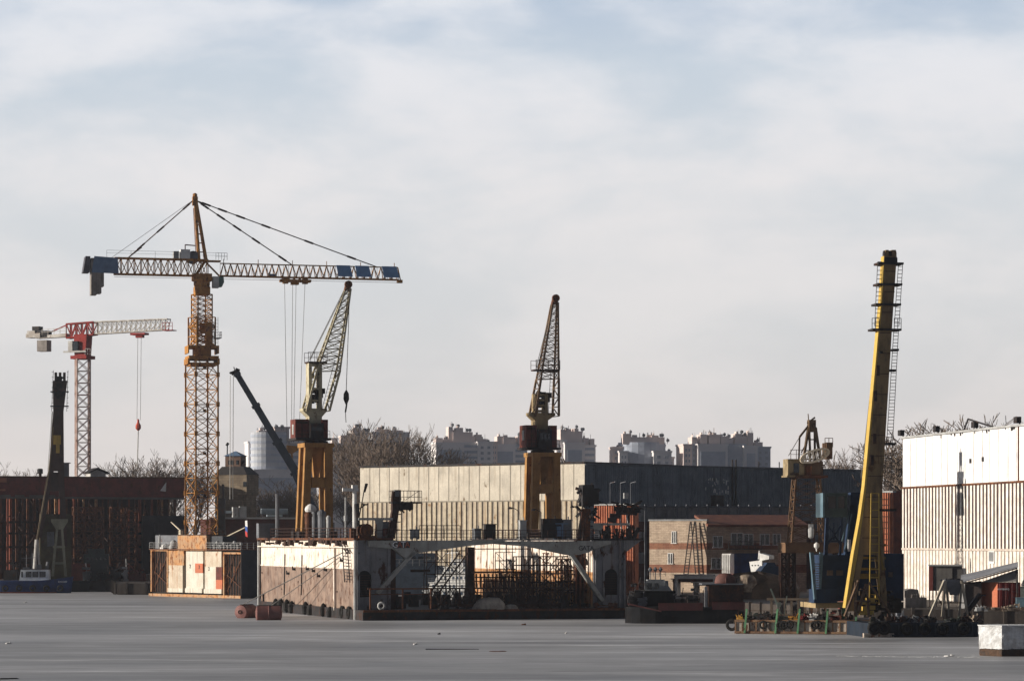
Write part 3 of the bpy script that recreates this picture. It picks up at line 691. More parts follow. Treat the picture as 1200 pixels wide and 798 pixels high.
mb = MB(); mb.tube(OW(402, 647, -.5), Vector((-6.5, 40, .8)), .07, n=5); mb.tube(OW(399, 652, -.5), Vector((-5.0, 30, .6)), .05, n=5); part('mooring_line', mb, rope_m, DA)
mb = MB(); mb.tube((-.3, -.3, 0), (-.3, -.3, ZD + .2), .2); mb.tube((-.3, LEN, 0), (-.3, LEN, ZD), .2); part('corner_pipe', mb, pale_grey, DA)
mb = MB(); mb.rail([(-.5, -.5, ZD + .28), (-.5, LEN, ZD + .28)], 1.3, 1.7, .07, (.33, .66)); mb.rail([(WT + .2, -.5, ZD + .28), (WT + .2, LEN, ZD + .28)], 1.2, 2.2, .06); part('deck_railing', mb, rust_d, DA)
# right wing
mb = MB(); mb.box(W - WT, W, 0, LEN, -1, ZD); part('wing_wall', mb, dock_grey, DA, 'grey plating of right wing')
mb = MB(); mb.box(W - WT, W + .05, -.1, -.003, -1, ZD); 
for x in (W - WT + .15, W - WT + 1.2, W - .95, W - .3): mb.box(x, x + .25, -.32, -.103, 1.2, ZD)
mb.add([(W, -.3, ZD - 1.6), (W, 3, ZD - 1.6), (W, 3, ZD), (W, -.3, ZD), (W + 2.2, -.3, ZD), (W + 2.2, 3, ZD)], [(0, 1, 2, 3), (0, 3, 4), (1, 5, 2), (0, 4, 5, 1), (2, 5, 4, 3)])
part('end_plate', mb, dock_grey, DA)
arch_door(W - 2.05, 3.0)
mb = MB(); mb.box(W - WT - .08, W - WT - .003, .2, LEN, 6.0, ZD - .1); part('inner_lining', mb, dock_white, DA, 'pale upper lining of right wing')
mb = MB(); mb.box(W - WT - .08, W - WT - .003, .2, LEN, 1.35, 5.998); part('inner_lining', mb, rust_o, DA, 'orange rusted lower lining of right wing')
mb = MB()
for k in range(18): mb.box(W - WT - .16, W - WT - .083, 1 + k * 3, 1.1 + k * 3, 1.4, ZD - .1)
part('lining_ribs', mb, rust_m, DA)
mb = MB(); mb.box(W - WT - .3, W + 2.3, -.6, LEN + .2, ZD + .003, ZD + .25); part('top_deck', mb, dark_steel, DA)
mb = MB(); mb.rail([(W - WT - .2, -.5, ZD + .25), (W - WT - .2, LEN, ZD + .25)], 1.2, 1.7, .07, (.33, .66)); mb.rail([(W + 2.2, -.5, ZD + .25), (W + 2.2, LEN, ZD + .25)], 1.2, 2.0, .06); part('deck_railing', mb, rust_d, DA)
# swing bridges between the wings, y=-.9 .. .6
dp = dk.p
def PX(px, py, d=-.9): q = dk.p(px, py, d); return (q.x, q.z)
top = ZD + .1
def bridge(tip, poly, strut):
    mb = MB(); mb.prism([PX(*a) for a in poly], -.9, .5); b = part('gangway_bridge', mb, bridge_grey, DA)
    mb = MB(); (a, c, wd) = strut; p, q = PX(*a), PX(*c); mb.beam((p[0], -.5, p[1]), (q[0], -.5, q[1]), wd * .8, .5); s_ = part('strut', mb, bridge_grey, b)
    return b
b1 = bridge(0, [(433, 633.5), (592, 632.5), (592, 636), (548, 639.5), (489, 648), (478, 655), (473, 652), (462, 643), (433, 640)], ((485, 647), (443, 695), 1.0))
b2 = bridge(0, [(578, 634), (716, 633.5), (716, 637), (697, 643), (690, 647), (678, 650), (666, 650), (620, 640), (578, 637)], ((670, 649), (707, 704), 1.0))
mb = MB(); p = PX(578, 633); q = PX(440, 633); mb.rail([(q[0], -.8, q[1]), (p[0], -.8, p[1])], 1.3, 1.3, .06, (.33, .66)); part('railing', mb, rust_d, b1)
p2 = PX(716, 633); mb = MB(); mb.rail([(p[0], -.8, p[1]), (p2[0], -.8, p2[1])], 1.3, 1.3, .06, (.33, .66)); part('railing', mb, rust_d, b2)
mb = MB(); a = PX(492, 631); c = PX(540, 631); mb.rail([(a[0], -.6, a[1]), (c[0], -.6, c[1])], 1.7, 1.2, .08, (.4, .75)); part('guard_frame', mb, rust_d, b1)
a = PX(460.5, 642); c = PX(480.5, 634.6); mb = MB(); mb.box(a[0], c[0], -.925, -.903, a[1], c[1]); part('letter_board', mb, mat('letter_board_grey', (.07, .07, .075)), b1)
for ch, px, m in (('G', 463.0, letter_white), ('A', 468.4, letter_brown), ('T', 472.6, letter_white), ('A', 477.4, letter_brown)):
    q = PX(px, 638.3); writing(ch, 1.05, m, b1, (q[0], -.95, q[1]))
for k, ch in enumerate('GATA'):
    q = PX(680.5 + k * 4.4, 642.3); writing(ch, .85, letter_dark, b2, (q[0], -.93, q[1]))
# structural clutter behind the bridges: dark vertical trunks, stage towers
mb = MB(); rng = random.Random(12)
for px, w_ in ((446, .7), (455, .9), (461, .5)):
    q = PX(px, 640, 3); mb.box(q[0] - w_ / 2, q[0] + w_ / 2, 3, 4, 1.3, ZD)
mb.box(WT, WT + .8, .2, 1.5, 1.3, ZD); part('dark_shaft', mb, rust_d, DA)
mb = MB()
for px in (690, 683, 677): q = PX(px, 640, 3); mb.box(q[0] - .3, q[0] + .3, 3, 3.8, 1.3, ZD)
for z in (3.5, 5.6, 7.6): mb.box(W - WT - 3.4, W - WT, 2.4, 3.6, z, z + .15)
part('stage_tower', mb, rust_d, DA)
mb = MB()
for z in (3.5, 5.6, 7.6): mb.rail([(W - WT - 3.4, 2.3, z), (W - WT, 2.3, z)], 1.0, .9, .06)
for k in range(5): q = PX(675 + k * 5, 700, 2); mb.tube((q[0], 2, 1.3), (q[0], 2, 9 - k % 2), .12)
part('stage_rail', mb, rust_m, DA)
# front low truss gangway
mb = MB(); z0, z1 = 1.4, 4.0
for a, c in ((434, 472), (472, 505)):
    p = PX(a, 700, -3.6); q = PX(c, 700, -3.6)
    mb.beam((p[0], -3.6, z1), (q[0], -3.6, z1), .16); mb.beam((p[0], -3.6, z1 - .7), (q[0], -3.6, z1 - .7), .1)
    for xx in (p[0], q[0]): mb.beam((xx, -3.6, z0), (xx, -3.6, z1), .18)
    mb.beam((p[0], -2.2, z1), (q[0], -2.2, z1), .16)
part('front_frame', mb, rust_m, DA)
mb = MB(); p = PX(506, 700, -3); q = PX(665, 700, -3); n = 15
A_ = [(p[0], -3, 1.9), (p[0], -1.4, 1.9), (p[0], -1.4, 4.0), (p[0], -3, 4.0)]; B_ = [(q[0], *a[1:]) for a in A_]
mb.lattice(A_, B_, n, .16, .09, 'z'); mb.box(p[0], q[0], -3, -1.4, 1.6, 1.85); part('truss_gangway', mb, rust_d, DA)
# keel blocks and pontoon deck scrap
for ix in range(6):
    for iy in range(4):
        x = 7 + ix * 4.5; y = 4 + iy * 9.5; mb = MB(); mb.box(x - .6, x + .6, y - .5, y + .5, 1.3, 2.2); mb.box(x - .45, x + .45, y - .4, y + .4, 2.2, 2.9); part('keel_block', mb, dark_steel, DA)
# side staging behind the opening: lattices mid dock and a beam frame
def scaf(px0, px1, py0, py1, d, nx, nz, m, nm, w_=.12, diag=.5, seed=1):
    rng = random.Random(seed); mb = MB(); x0 = dk.x(px0, d); x1 = dk.x(px1, d); zt = dk.z(py0, (x0 + x1) / 2, d); zb_ = dk.z(py1, (x0 + x1) / 2, d)
    X = [x0 + (x1 - x0) * i / nx for i in range(nx + 1)]; Z = [zb_ + (zt - zb_) * k / nz for k in range(nz + 1)]
    for dd in (0, 1.6):
        for i, x in enumerate(X):
            mb.beam((x, d + dd, zb_), (x + rng.uniform(-.2, .2), d + dd, zt - rng.choice((0, 0, .8))), w_)
        for k, z in enumerate(Z):
            mb.beam((x0, d + dd, z), (x1, d + dd, z), w_)
        for i in range(nx):
            for k in range(nz):
                if rng.random() < diag:
                    a, b = (X[i], X[i + 1]) if rng.random() < .5 else (X[i + 1], X[i]); mb.beam((a, d + dd, Z[k]), (b, d + dd, Z[k + 1]), w_ * .8)
    for k, z in enumerate(Z[1:]):
        if rng.random() < .8: mb.box(x0, x1, d, d + 1.5, z - .08, z)
    return part(nm, mb, m, DA)
scaf(606, 668, 652, 712, 10, 7, 6, rust_d, 'scaffold', .13, .5, 1)
scaf(640, 690, 648, 712, 18, 7, 6, rust_m, 'scaffold', .12, .6, 2)
scaf(560, 625, 676, 712, 14, 9, 2, rust_d, 'scaffold', .12, .5, 3)
scaf(585, 604, 647, 676, 12, 2, 3, rust_d, 'scaffold', .08, .6, 5)
scaf(655, 700, 655, 720, 5, 6, 5, rust_d, 'scaffold', .13, .6, 8)
scaf(500, 552, 645, 700, 36, 4, 4, rust_d, 'scaffold', .10, .3, 9)
mb = MB(); 
def dbox(mb, px0, px1, py0, py1, d, th): 
    a = dk.p(px0, py1, d); b = dk.p(px1, py0, d); mb.box(min(a.x, b.x), max(a.x, b.x), d, d + th, min(a.z, b.z), max(a.z, b.z))
dbox(mb, 548, 556, 641, 702, 30, 1.2); part('guide_post', mb, rust_d, DA)
mb = MB(); dbox(mb, 554, 640, 669, 671.5, 26, .6); dbox(mb, 554, 640, 680, 681.5, 26, .6)
for k in range(17): dbox(mb, 558 + k * 4.8, 559.3 + k * 4.8, 672, 688, 26.3, .3)
dbox(mb, 553, 665, 642.3, 643.6, 26, .6)
part('guide_beams', mb, rust_m, DA)
mb = MB(); a = dk.p(505, 700, 6); b = dk.p(543, 648, 20); mb.ladder(a, b, (1.2, 0, 0), 1.1, .16, .08); part('gangway_ladder', mb, rust_d, DA)
mb = MB(); 
for px in (503, 533): a = dk.p(px, 700, -4.0)
dbox(mb, 482, 504, 667, 670, 24, .5); part('crossbeam', mb, rust_d, DA)

# deck fittings on the left wing
def dobj(name, label, cat, px, d, draw, m, z=ZD + .28, group=None, smooth=False):
    """a thing standing on the dock at across-dock pixel px and distance d along it"""
    X = dk.x(px, d); wp = dk.world(X, d, z); f = Fr(0, wp.y, math.degrees(dk.rz), z, X=wp.x); f.z0 = z; mb = draw(f)
    return single(name, mb, m, label, cat, f, group, smooth)
def mast(h, r=.12, arm=None, r2=None):
    def g(f):
        mb = MB(); mb.tube((0, 0, 0), (0, 0, h), r, r2 or r, 8); mb.box(-r * 2, r * 2, -r * 2, r * 2, 0, .12)
        if arm: mb.tube((0, 0, h), (arm * .6, 0, h + .35), .05, n=6); mb.lathe([(.05, .2), (.32, 0), (.3, -.12)], 8, (arm, 0, h + .3)); mb.tube((arm * .6, 0, h + .35), (arm, 0, h + .4), .05, n=6)
        return mb
    return g
dobj('post', 'grey post on the dock left of the yellow portal legs', 'post', 325, 44, mast(6.3, .28), grey_box)
def rack(f):
    mb = MB(); mb.box(-1.7, 1.3, 0, 1.6, 0, 2.1)
    for k in range(8): mb.box(-1.8, 1.35, -.06, -.003, .12 + k * .27, .22 + k * .27)
    return mb
dobj('slatted_locker', 'grey slatted locker on the far left end of the dock', 'locker', 317, 46, rack, grey_box)
for i, (px, d, h, r, lb, m) in enumerate(((361.5, 30, 3.6, .5, 'rusty brown drum tank beside the yellow portal leg', rust_m), (369, 31, 4.5, .45, 'tall pale grey vent trunk between the portal legs', grey_box), (377, 29, 3.9, .55, 'widest dark grey deck tank under the portal crane', grey_box), (385, 28, 3.1, .3, 'short grey vent pipe right of the deck tanks', pale_grey), (373, 34, 3.2, .25, 'slim white vent pipe between the deck tanks', white_paint))):
    def g(f, h=h, r=r):
        mb = MB(); mb.lathe([(r, 0), (r, h * .82), (r * 1.15, h * .82), (r * 1.15, h * .9), (r * .5, h)], 14); return mb
    dobj('vent_trunk', lb, 'deck vent', px, d, g, m, group='vent trunks on the dock')
def dish(f): return MB().lathe([(.7, 0), (.85, .3), (.7, .7), (.35, 1.0), (.1, 1.1)], 14)
dobj('white_dome', 'small white dome on top of the brown drum tank', 'dome', 364, 30, dish, white_paint, ZD + 3.88)
dobj('post', 'thick white post at the near corner of the dock, dark lamps on top', 'post', 415.5, 1.5, lambda f: mast(6.0, .27)(f).box(-1.6, .5, -.15, .15, 6.0, 6.4).box(-.35, .35, -.3, .3, 6.0, 6.8), white_paint)
dobj('post', 'thin pale post left of the thick white corner post', 'post', 405, 6, lambda f: mast(5.3, .12)(f).tube((0, 0, 2.2), (0, 0, 2.9), .25), pale_grey)
dobj('deck_lamp', 'dark inclined boom and cowl lamp beside the thick white corner post', 'lamp', 419.5, 1, lambda f: MB().tube((0, 0, 1.8), (1.0, 0, 7.0), .07).tube((0, 0, 1.5), (-.2, 0, 4.4), .3).tube((0, 0, 3.6), (1.0, 0, 4.3), .07).box(.7, 1.3, -.2, .2, 4.2, 4.4).beam((.85, 0, 5.9), (1.2, 0, 7.0), .25), dark_steel)
def winch(f):
    mb = MB(); mb.lathe([(.3, -.9), (.9, -.85), (.9, -.7), (.45, -.65), (.45, .65), (.9, .7), (.9, .85), (.3, .9)], 12)
    mb.v = [(x, z, y + .95) for x, y, z in mb.v]; mb.box(-1.1, 1.1, -1.1, 1.1, 0, .3); mb.tube((1.2, -.8, -2.8), (1.2, -.8, 1.8), .1); mb.box(-2, -1.3, -.4, .4, 0, 1.2); return mb
dobj('winch', 'rusty winch drum on the near end of the left wing', 'winch', 428, 1.0, winch, rust_m, group='dock winches')
# fire monitor tower left and gallows
def tower(f):
    mb = MB(); mb.beam((-.2, 0, 0), (.5, 0, 3.8), 1.0, .9, .85); mb.beam((.45, 0, 3.6), (.5, 0, 6.0), .95, .9, .8)
    for z in (1, 2, 3, 4, 5): mb.box(-.2 + z * .1, .9 + z * .06, -.55, -.3, z, z + .12)
    return mb
TW = dk.world(dk.x(459, 1.2), 1.2, ZD + .28); tf = Fr(0, TW.y, math.degrees(dk.rz), TW.z, X=TW.x)
T = thing('monitor_tower', 'rusty lookout tower with railed platform standing on the left gangway', 'tower', tf)
part('column', tower(tf), rust_d, T)
def tp(px, py, d=0): return tf.p(px, py, d)
mb = MB(); a = tp(458, 588); b = tp(492, 588); mb.box(a.x, b.x, -.9, .9, a.z - .2, a.z); c_ = tp(468, 592); mb.box(c_.x, tp(483, 592).x, -.5, .5, c_.z - .6, a.z - .2); mb.beam(tp(466, 597), tp(482, 594), .4); part('platform', mb, dark_steel, T)
mb = MB(); z = a.z; mb.rail([(a.x, -.85, z), (b.x, -.85, z), (b.x, .85, z), (a.x, .85, z), (a.x, -.85, z)], 1.45, .9, .06, (.45,)); mb.beam(tp(475, 586), tp(491, 575), .06); part('railing', mb, rust_d, T)
mb = MB(); p = tp(462, 587.8); q = tp(469, 574); mb.box(p.x, q.x, -.4, .4, p.z, q.z); part('control_cabin', mb, grey_box, T)
mb = MB()
for k in range(9): 
    a = tp(464 + k * 1.8, 596 - (k % 3) * 2); mb.tube(a, a + Vector((.5, .1, .5 - k % 2)), .12, n=5)
part('pipework', mb, rust_m, T)
fr_g = Fr(440, 373.5, math.degrees(dk.rz), ZD + .28)
T = thing('gallows_frame', 'grey T-shaped frame and booth on the left gangway beside the tower', 'frame', fr_g)
mb = MB(); q = fr_g.p; mb.beam(q(420, 608), q(460, 608), .32, .32); mb.hexa([q(443, 634), q(446.5, 634), q(446.5, 634, .5), q(443, 634, .5)], [q(439, 609), q(449, 609), q(449, 609, .5), q(439, 609, .5)]); part('beam', mb, bridge_grey, T)
mb = MB(); a = q(447, 633.5, .6); b = q(458, 611, .6); mb.box(a.x, b.x, .6, 1.6, a.z, b.z); bt = part('booth', mb, grey_box, T); mb = MB(); a = q(448.5, 628, .6); b = q(454, 619, .6); mb.box(a.x, b.x, .54, .597, a.z, b.z); part('panel', mb, ox_red, bt)
# right wing fittings
fr_r = Fr(718, 383, math.degrees(dk.rz), ZD + .25); q = fr_r.p
T = thing('gallows_frame', 'grey T-shaped frame with white notice board on the right wing', 'frame', fr_r)
mb = MB(); mb.beam(q(688, 614), q(738, 614), .34, .3); mb.hexa([q(699, 636), q(703, 636), q(703, 636, .5), q(699, 636, .5)], [q(695, 615), q(707, 615), q(707, 615, .5), q(695, 615, .5)]); mb.beam(q(737, 614), q(737, 634), .2); part('beam', mb, bridge_grey, T)
mb = MB(); a = q(694.5, 634); b = q(702, 625); mb.box(a.x, b.x, -.2, -.14, a.z, b.z); part('board', mb, white_paint, T)
mb = MB(); a = q(696, 632.5); b = q(700.5, 626.5)
for k in range(3): z = a.z + (b.z - a.z) * k / 3; mb.box(a.x, b.x, -.24, -.203, z + .08, z + .2)
part('notice_lines', mb, letter_dark, T)
T = thing('monitor_tower', 'dark boxy burnt looking tower on a rust orange leg, right wing', 'tower', fr_r)
mb = MB(); rng = random.Random(2); mb.box(*sorted((q(680.5, 590).x, q(694, 590).x)), -.8, .8, q(680, 593).z, q(680, 568).z); 
for k in range(46):
    a = q(rng.uniform(680, 698), rng.uniform(569, 612)); b_ = a + Vector((rng.uniform(-.9, .9), rng.uniform(-.6, .6), rng.uniform(-.9, .9))); mb.beam(a, b_, rng.uniform(.12, .4))
mb.box(*sorted((q(693, 590).x, q(700, 590).x)), -.6, .6, q(697, 591).z, q(697, 572).z); part('tower_head', mb, dark_steel, T)
mb = MB(); mb.beam(q(678, 636), q(684, 596), .5, .5); mb.beam(q(687, 636), q(688, 596), .8, .6); mb.beam(q(680, 610), q(692, 605), .3); part('column', mb, rust_m, T)
T = thing('hose_gantry', 'dark fire monitor gantry with looped hoses on the near right corner', 'gantry', fr_r)
mb = MB(); mb.beam(q(736, 636), q(737, 602), .28); mb.beam(q(719, 634), q(719.5, 590), .1); mb.beam(q(748, 618), q(741, 634), .5, .4); 
for z, a, b in ((596, 720, 750), (600, 722, 746), (604, 715, 727), (609, 712, 722)): mb.beam(q(a, z), q(b, z + 1), .35, .6)
for k in range(30): a = q(rng.uniform(722, 748), rng.gauss(597, 3)); s_ = rng.uniform(.1, .3); mb.beam(a, a + Vector((rng.uniform(-1.3, 1.3), rng.uniform(-.4, .4), rng.uniform(-.4, .4))), s_)
for k in range(44):
    x_ = rng.uniform(704, 744); a = q(x_, 636); h_ = rng.uniform(.5, 2.6); s_ = rng.uniform(.08, .3); mb.beam(a, a + Vector((rng.uniform(-.5, .5), 0, h_)), s_)
    if k % 3 == 0: mb.beam(a + Vector((0, 0, h_ * .8)), a + Vector((rng.uniform(-1.6, 1.6), .2, h_ * .7)), s_ * .7)
part('gantry_head', mb, dark_steel, T)
mb = MB(); pts = [q(728, 592), q(727, 610), q(729, 626), q(732, 631), q(735, 628), q(736, 614), q(734, 600)]
for a, b in zip(pts[:-1], pts[1:]): mb.tube(a, b, .1, n=6)
part('hose', mb, pale_grey, T)
mb = MB(); a = q(731, 584); b = q(736, 577.5); mb.box(a.x, b.x, -.2, .2, a.z, b.z); part('white_panel', mb, pale_grey, T)
for px, d, h, lb in ((607, 3, 3.6, 'lamp post near the middle of the gangways'), (634, 3, 3.4, 'lamp post just right of the centre crane legs'), (680, 3, 3.8, 'lamp post left of the dark boxy tower'), (712, 4, 4.4, 'lamp post on the right wing beside the dark gantry')):
    wp = dk.world(dk.x(px, -.4), -.4, top + .15); f = Fr(0, wp.y, math.degrees(dk.rz), wp.z, X=wp.x); single('lamp_post', mast(h, .07, -1.1)(f), dark_steel, lb, 'lamp post', f, 'lamp posts on the gangways')
# clutter boxes on the gangway
for px, w_, h_, lb, m in ((486, 1.0, 1.2, 'white round topped drum on the left gangway', pale_grey), (559, .9, 1.3, 'dark deck box right of the guard frame', grey_box), (574, 1.4, 1.9, 'dark winch box near the gangway tips', dark_steel), (612, .9, 2.4, 'pale cabinet left of the centre crane legs', pale_grey), (646, 2.6, 2.6, 'dark machine under the centre crane', dark_steel), (657, 1.6, 2.0, 'blue grey box right of the centre crane legs', steel_blue), (664, 1.2, 2.5, 'grey valve cabinet beside the orange leg', grey_box)):
    wp = dk.world(dk.x(px, .9), .9, top); f = Fr(0, wp.y, math.degrees(dk.rz), wp.z, X=wp.x); mb = MB(); mb.box(-w_ / 2, w_ / 2, -.4, .5, .15, h_); mb.box(-w_ / 2 - .08, w_ / 2 + .08, -.5, .6, h_, h_ + .12); mb.tube((w_ * .2, 0, h_), (w_ * .2, 0, h_ + .5), .08, n=6); mb.box(-w_ / 2 + .1, -.1, -.46, -.403, .4, h_ - .3); mb.box(-w_ / 2, -w_ / 2 + .2, -.4, .5, 0, .15); mb.box(w_ / 2 - .2, w_ / 2, -.4, .5, 0, .15)
    single('deck_cabinet', mb, m, lb, 'cabinet', f, 'cabinets on the gangways')
# rubble and tarpaulin on the pontoon front
def heap(f_, rx, ry, h, seed):
    rng = random.Random(seed); mb = MB(); prof = []; n = 14; v = []; K_ = 5
    for k in range(K_):
        t = k / (K_ - 1); r = math.cos(t * math.pi / 2) ** .7
        for i in range(n): a = 6.283 * i / n; j = 1 + rng.uniform(-.16, .16); v.append((rx * r * math.cos(a) * j, ry * r * math.sin(a) * j, h * math.sin(t * math.pi / 2) * (1 + rng.uniform(-.1, .1)) if k else 0))
    fs = [(k * n + i, k * n + (i + 1) % n, (k + 1) * n + (i + 1) % n, (k + 1) * n + i) for k in range(K_ - 1) for i in range(n)] + [tuple((K_ - 1) * n + i for i in range(n))]
    return mb.add(v, fs)
for px, rx, h, lb in ((574, 2.1, 1.55, 'large pale heap of tarpaulins on the front of the pontoon'), (599, .9, .6, 'small pale heap right of the tarpaulins')):
    wp = dk.world(dk.x(px, -3.6), -3.55, 1.3); f = Fr(0, wp.y, 0, 1.3, X=wp.x); single('tarpaulin_heap', heap(f, rx, .55, h, int(px)), tarp_m, lb, 'tarpaulin', f, smooth=True)
wp = dk.world(dk.x(447, -3.5), -3.5, 1.3); f = Fr(0, wp.y, 0, 1.3, X=wp.x); single('life_float', MB().ring((0, 0, .55), .38, .17, 'y', 18, 8), pale_grey, 'pale ring float standing inside the rusty front frame', 'float', f, smooth=True)
for px, py, r, lb, yy in ((402.5, 719.6, .62, 'tyre fender hanging at the foot of the dock ladder', 6.5), (411, 720.5, .62, 'second tyre fender, nearest the dock corner', 3.0)):
    wp = dk.world(-.25, yy, .85); f = Fr(0, wp.y, math.degrees(dk.rz), .85, X=wp.x); single('tyre_fender', MB().ring((0, 0, 0), r, .24, 'x', 20, 8), tyre_m, lb, 'tyre', f, smooth=True)

# ------------------------------------------------------------------ portal jib cranes on the dock
def portal_crane(label, pxc, d, c, body, tw):
    """c: dictionary of pixel landmarks"""
    X = dk.x(pxc, d); wp = dk.world(X, d, ZD + .3); f = Fr(0, wp.y, math.degrees(dk.rz), ZD + .3, X=wp.x); P = f.p
    T = thing('portal_crane', label, 'crane', f, 'portal cranes on the floating dock'); g = 2.9
    (bl, br, tl, tr, yt) = c['legs']; yb = 634
    for (bx, tx, sgn) in ((bl, tl, 1), (br, tr, -1)):
        for dd in (0, g):
            mb = MB(); sh = 0
            b0 = P(bx, yb); t0 = P(tx, yt); lw = 1.05 * sgn
            b0.z = 0; y0, y1 = (dd - .45, dd + .45)
            mb.hexa([(min(b0.x, b0.x + lw), y0, 0), (max(b0.x, b0.x + lw), y0, 0), (max(b0.x, b0.x + lw), y1, 0), (min(b0.x, b0.x + lw), y1, 0)],
                    [(min(t0.x, t0.x + lw), y0, t0.z), (max(t0.x, t0.x + lw), y0, t0.z), (max(t0.x, t0.x + lw), y1, t0.z), (min(t0.x, t0.x + lw), y1, t0.z)])
            lg = part('leg', mb, ochre, T)
            m2 = MB(); m2.box(b0.x - .5 if sgn > 0 else b0.x - 1.8, b0.x + 1.8 if sgn > 0 else b0.x + .5, y0 - .5, y1 + .5, 0, .9); part('bogie', m2, dark_steel, lg)
    tlp = P(tl, yt); trp = P(tr, yt); mb = MB(); mb.box(tlp.x - .15, trp.x + .15, -.6, g + .6, tlp.z, tlp.z + .6); part('portal_beam', mb, ochre, T)
    (cy0, cy1) = c['cross']; a = P(tl + 8, cy0); b = P(tr - 8, cy1); mb = MB(); mb.box(a.x, b.x, -.4, .3, b.z, a.z); mb.box(a.x, b.x, g - .3, g + .4, b.z, a.z); mb.box(a.x - .6, a.x, .5, g - .5, b.z + .2, a.z); mb.box(b.x, b.x + .6, .5, g - .5, b.z + .2, a.z); part('crossbeam', mb, ochre, T)
    xm = (tlp.x + trp.x) / 2; mb = MB(); zt = tlp.z; zc = a.z; cy = g / 2; mb.hexa([(xm - .35, cy - .4, zc), (xm + .35, cy - .4, zc), (xm + .35, cy + .4, zc), (xm - .35, cy + .4, zc)], [(xm - .8, cy - .8, zt), (xm + .8, cy - .8, zt), (xm + .8, cy + .8, zt), (xm - .8, cy + .8, zt)]); part('centre_cone', mb, ochre, T)
    zs = zt + .6; mb = MB(); mb.lathe([(1.7, 0), (1.7, .3), (1.45, .3), (1.45, .5)], 20, (xm, cy, zs)); part('slewing_ring', mb, dark_steel, T)
    # house
    (hl, hm1, hm2, hr, hy0, hy1) = c['house']; zb_ = zs + .7; q = P
    zh = P(hl, hy0).z
    mb = MB(); mb.box(P(hl, 510).x - .1, P(hr, 510).x + .25, -.8, g + .8, zb_ - .3, zb_); mb.rail([(P(hl, 510).x, -.75, zb_), (P(hr, 510).x, -.75, zb_)], 1.0, 1.1, .05); part('house_deck', mb, dark_steel, T)
    mb = MB(); mb.box(P(hl, 510).x, P(hm1, 510).x, 0, g, zb_, zh); ch = part('machinery_house', mb, ox_red, T)
    m2 = MB(); m2.box(P(hl, 510).x - .05, P(hl, 510).x - .003, .8, 1.7, zh - 2.1, zh - .7); part('pane', m2, pale_grey, ch)
    m2 = MB(); xx = P(hm1, 510).x; m2.box(P(hl, 510).x + .2, xx - .2, -.06, -.003, zh - .6, zh - .3); m2.box(P(hl, 510).x + (xx - P(hl, 510).x) * .45, P(hl, 510).x + (xx - P(hl, 510).x) * .52, -.06, -.003, zb_, zh); part('frame', m2, rust_d, ch)
    mb = MB(); mb.box(P(hm2, 510).x, P(hr, 510).x, .3, g, zb_, zh); part('machinery_house', mb, ox_red, T, 'narrower red house on the right')
    mb = MB(); x0, x1 = P(hm1, 510).x, P(hm2, 510).x; zc2 = P(hm1, hy0 + 5).z; mb.box(x0 + .02, x1 - .02, -.7, 1.6, zb_, zc2); cb = part('driver_cab', mb, dark_steel, T)
    m2 = MB()
    for k in range(3): a_ = x0 + .2 + (x1 - x0 - .4) * k / 3; m2.box(a_ + .05, a_ + (x1 - x0 - .4) / 3 - .05, -.74, -.703, zb_ + 1.0, zc2 - .5)
    part('pane', m2, glass, cb)
    # king post with flared foot
    (kl, kr, kt, fl, frr, fy0, fy1) = c['post']; mb = MB(); pc = 1.9; dl = P(kl, fy1).x; dr = P(kr, fy1).x
    mb.box(dl, dr, .8, 2.9, P(kl, hy0 + 5).z, P(kl, fy1).z)
    mb.hexa([(dl, .8, P(kl, fy1).z), (dr, .8, P(kl, fy1).z), (dr, 2.9, P(kl, fy1).z), (dl, 2.9, P(kl, fy1).z)], [(P(fl, fy0).x, .8, P(fl, fy0).z), (P(frr, fy0).x, .8, P(fl, fy0).z), (P(frr, fy0).x, 2.9, P(fl, fy0).z), (P(fl, fy0).x, 2.9, P(fl, fy0).z)])
    zk = P(kl, fy0).z; mb.box(P(fl, fy0).x, P(frr, fy0).x, .8, 2.9, zk, zk + .35)
    ztp = P(kl, kt).z; w_ = (dr - dl)
    for xx in (P(kl + 1, 450).x, P(kr - 2, 450).x):
        mb.box(xx - .12, xx + .32, 1.0, 2.7, zk + .35, ztp)
    for k in range(4): z = zk + (ztp - zk) * (k + .9) / 4; mb.box(P(kl + 1, 450).x, P(kr - 1, 450).x, 1.1, 2.6, z - .2, z + .08)
    part('king_post', mb, body, T)
    (pl, pr, py_) = c['plat']; mb = MB(); a = P(pl, py_, 1.9); b = P(pr, py_, 1.9); mb.box(a.x, b.x, .7, 3.0, a.z - .2, a.z); mb.rail([(a.x, .7, a.z), (b.x, .7, a.z)], 1.3, .8, .06); mb.rail([(a.x, 3, a.z), (b.x, 3, a.z)], 1.3, .8, .06); part('platform', mb, rust_d, T)
    mb = MB(); r0 = random.Random(7)
    for k in range(12): a = P(r0.uniform(kl + 1, kr + 1), r0.uniform(fy0 - 26, fy0 - 8), 1.9); s_ = r0.uniform(.2, .5); mb.box(a.x - s_, a.x + s_, 1.9 - s_, 1.9 + s_, a.z - s_, a.z + s_)
    part('winch_gear', mb, dark_steel, T)
    # jib: two side trusses from the wide foot to the head
    (al, ar, ay, tx, ty) = c['jib']; A0 = P(al, ay, 1.9); A1 = P(ar, ay, 1.9); t = P(tx, ty, 1.9); hw = .42
    A_ = [(A0.x, .42, A0.z), (A1.x, .42, A1.z), (A1.x, 3.25, A1.z), (A0.x, 3.25, A0.z)]
    tt = P(tx, ty + 8, 1.9); B_ = [(tt.x - hw, 1.6, tt.z), (tt.x + hw, 1.6, tt.z + .3), (tt.x + hw, 2.2, tt.z + .3), (tt.x - hw, 2.2, tt.z)]
    mb = MB(); Av = [Vector(a) for a in A_]; Bv = [Vector(b) for b in B_]; k0 = .33
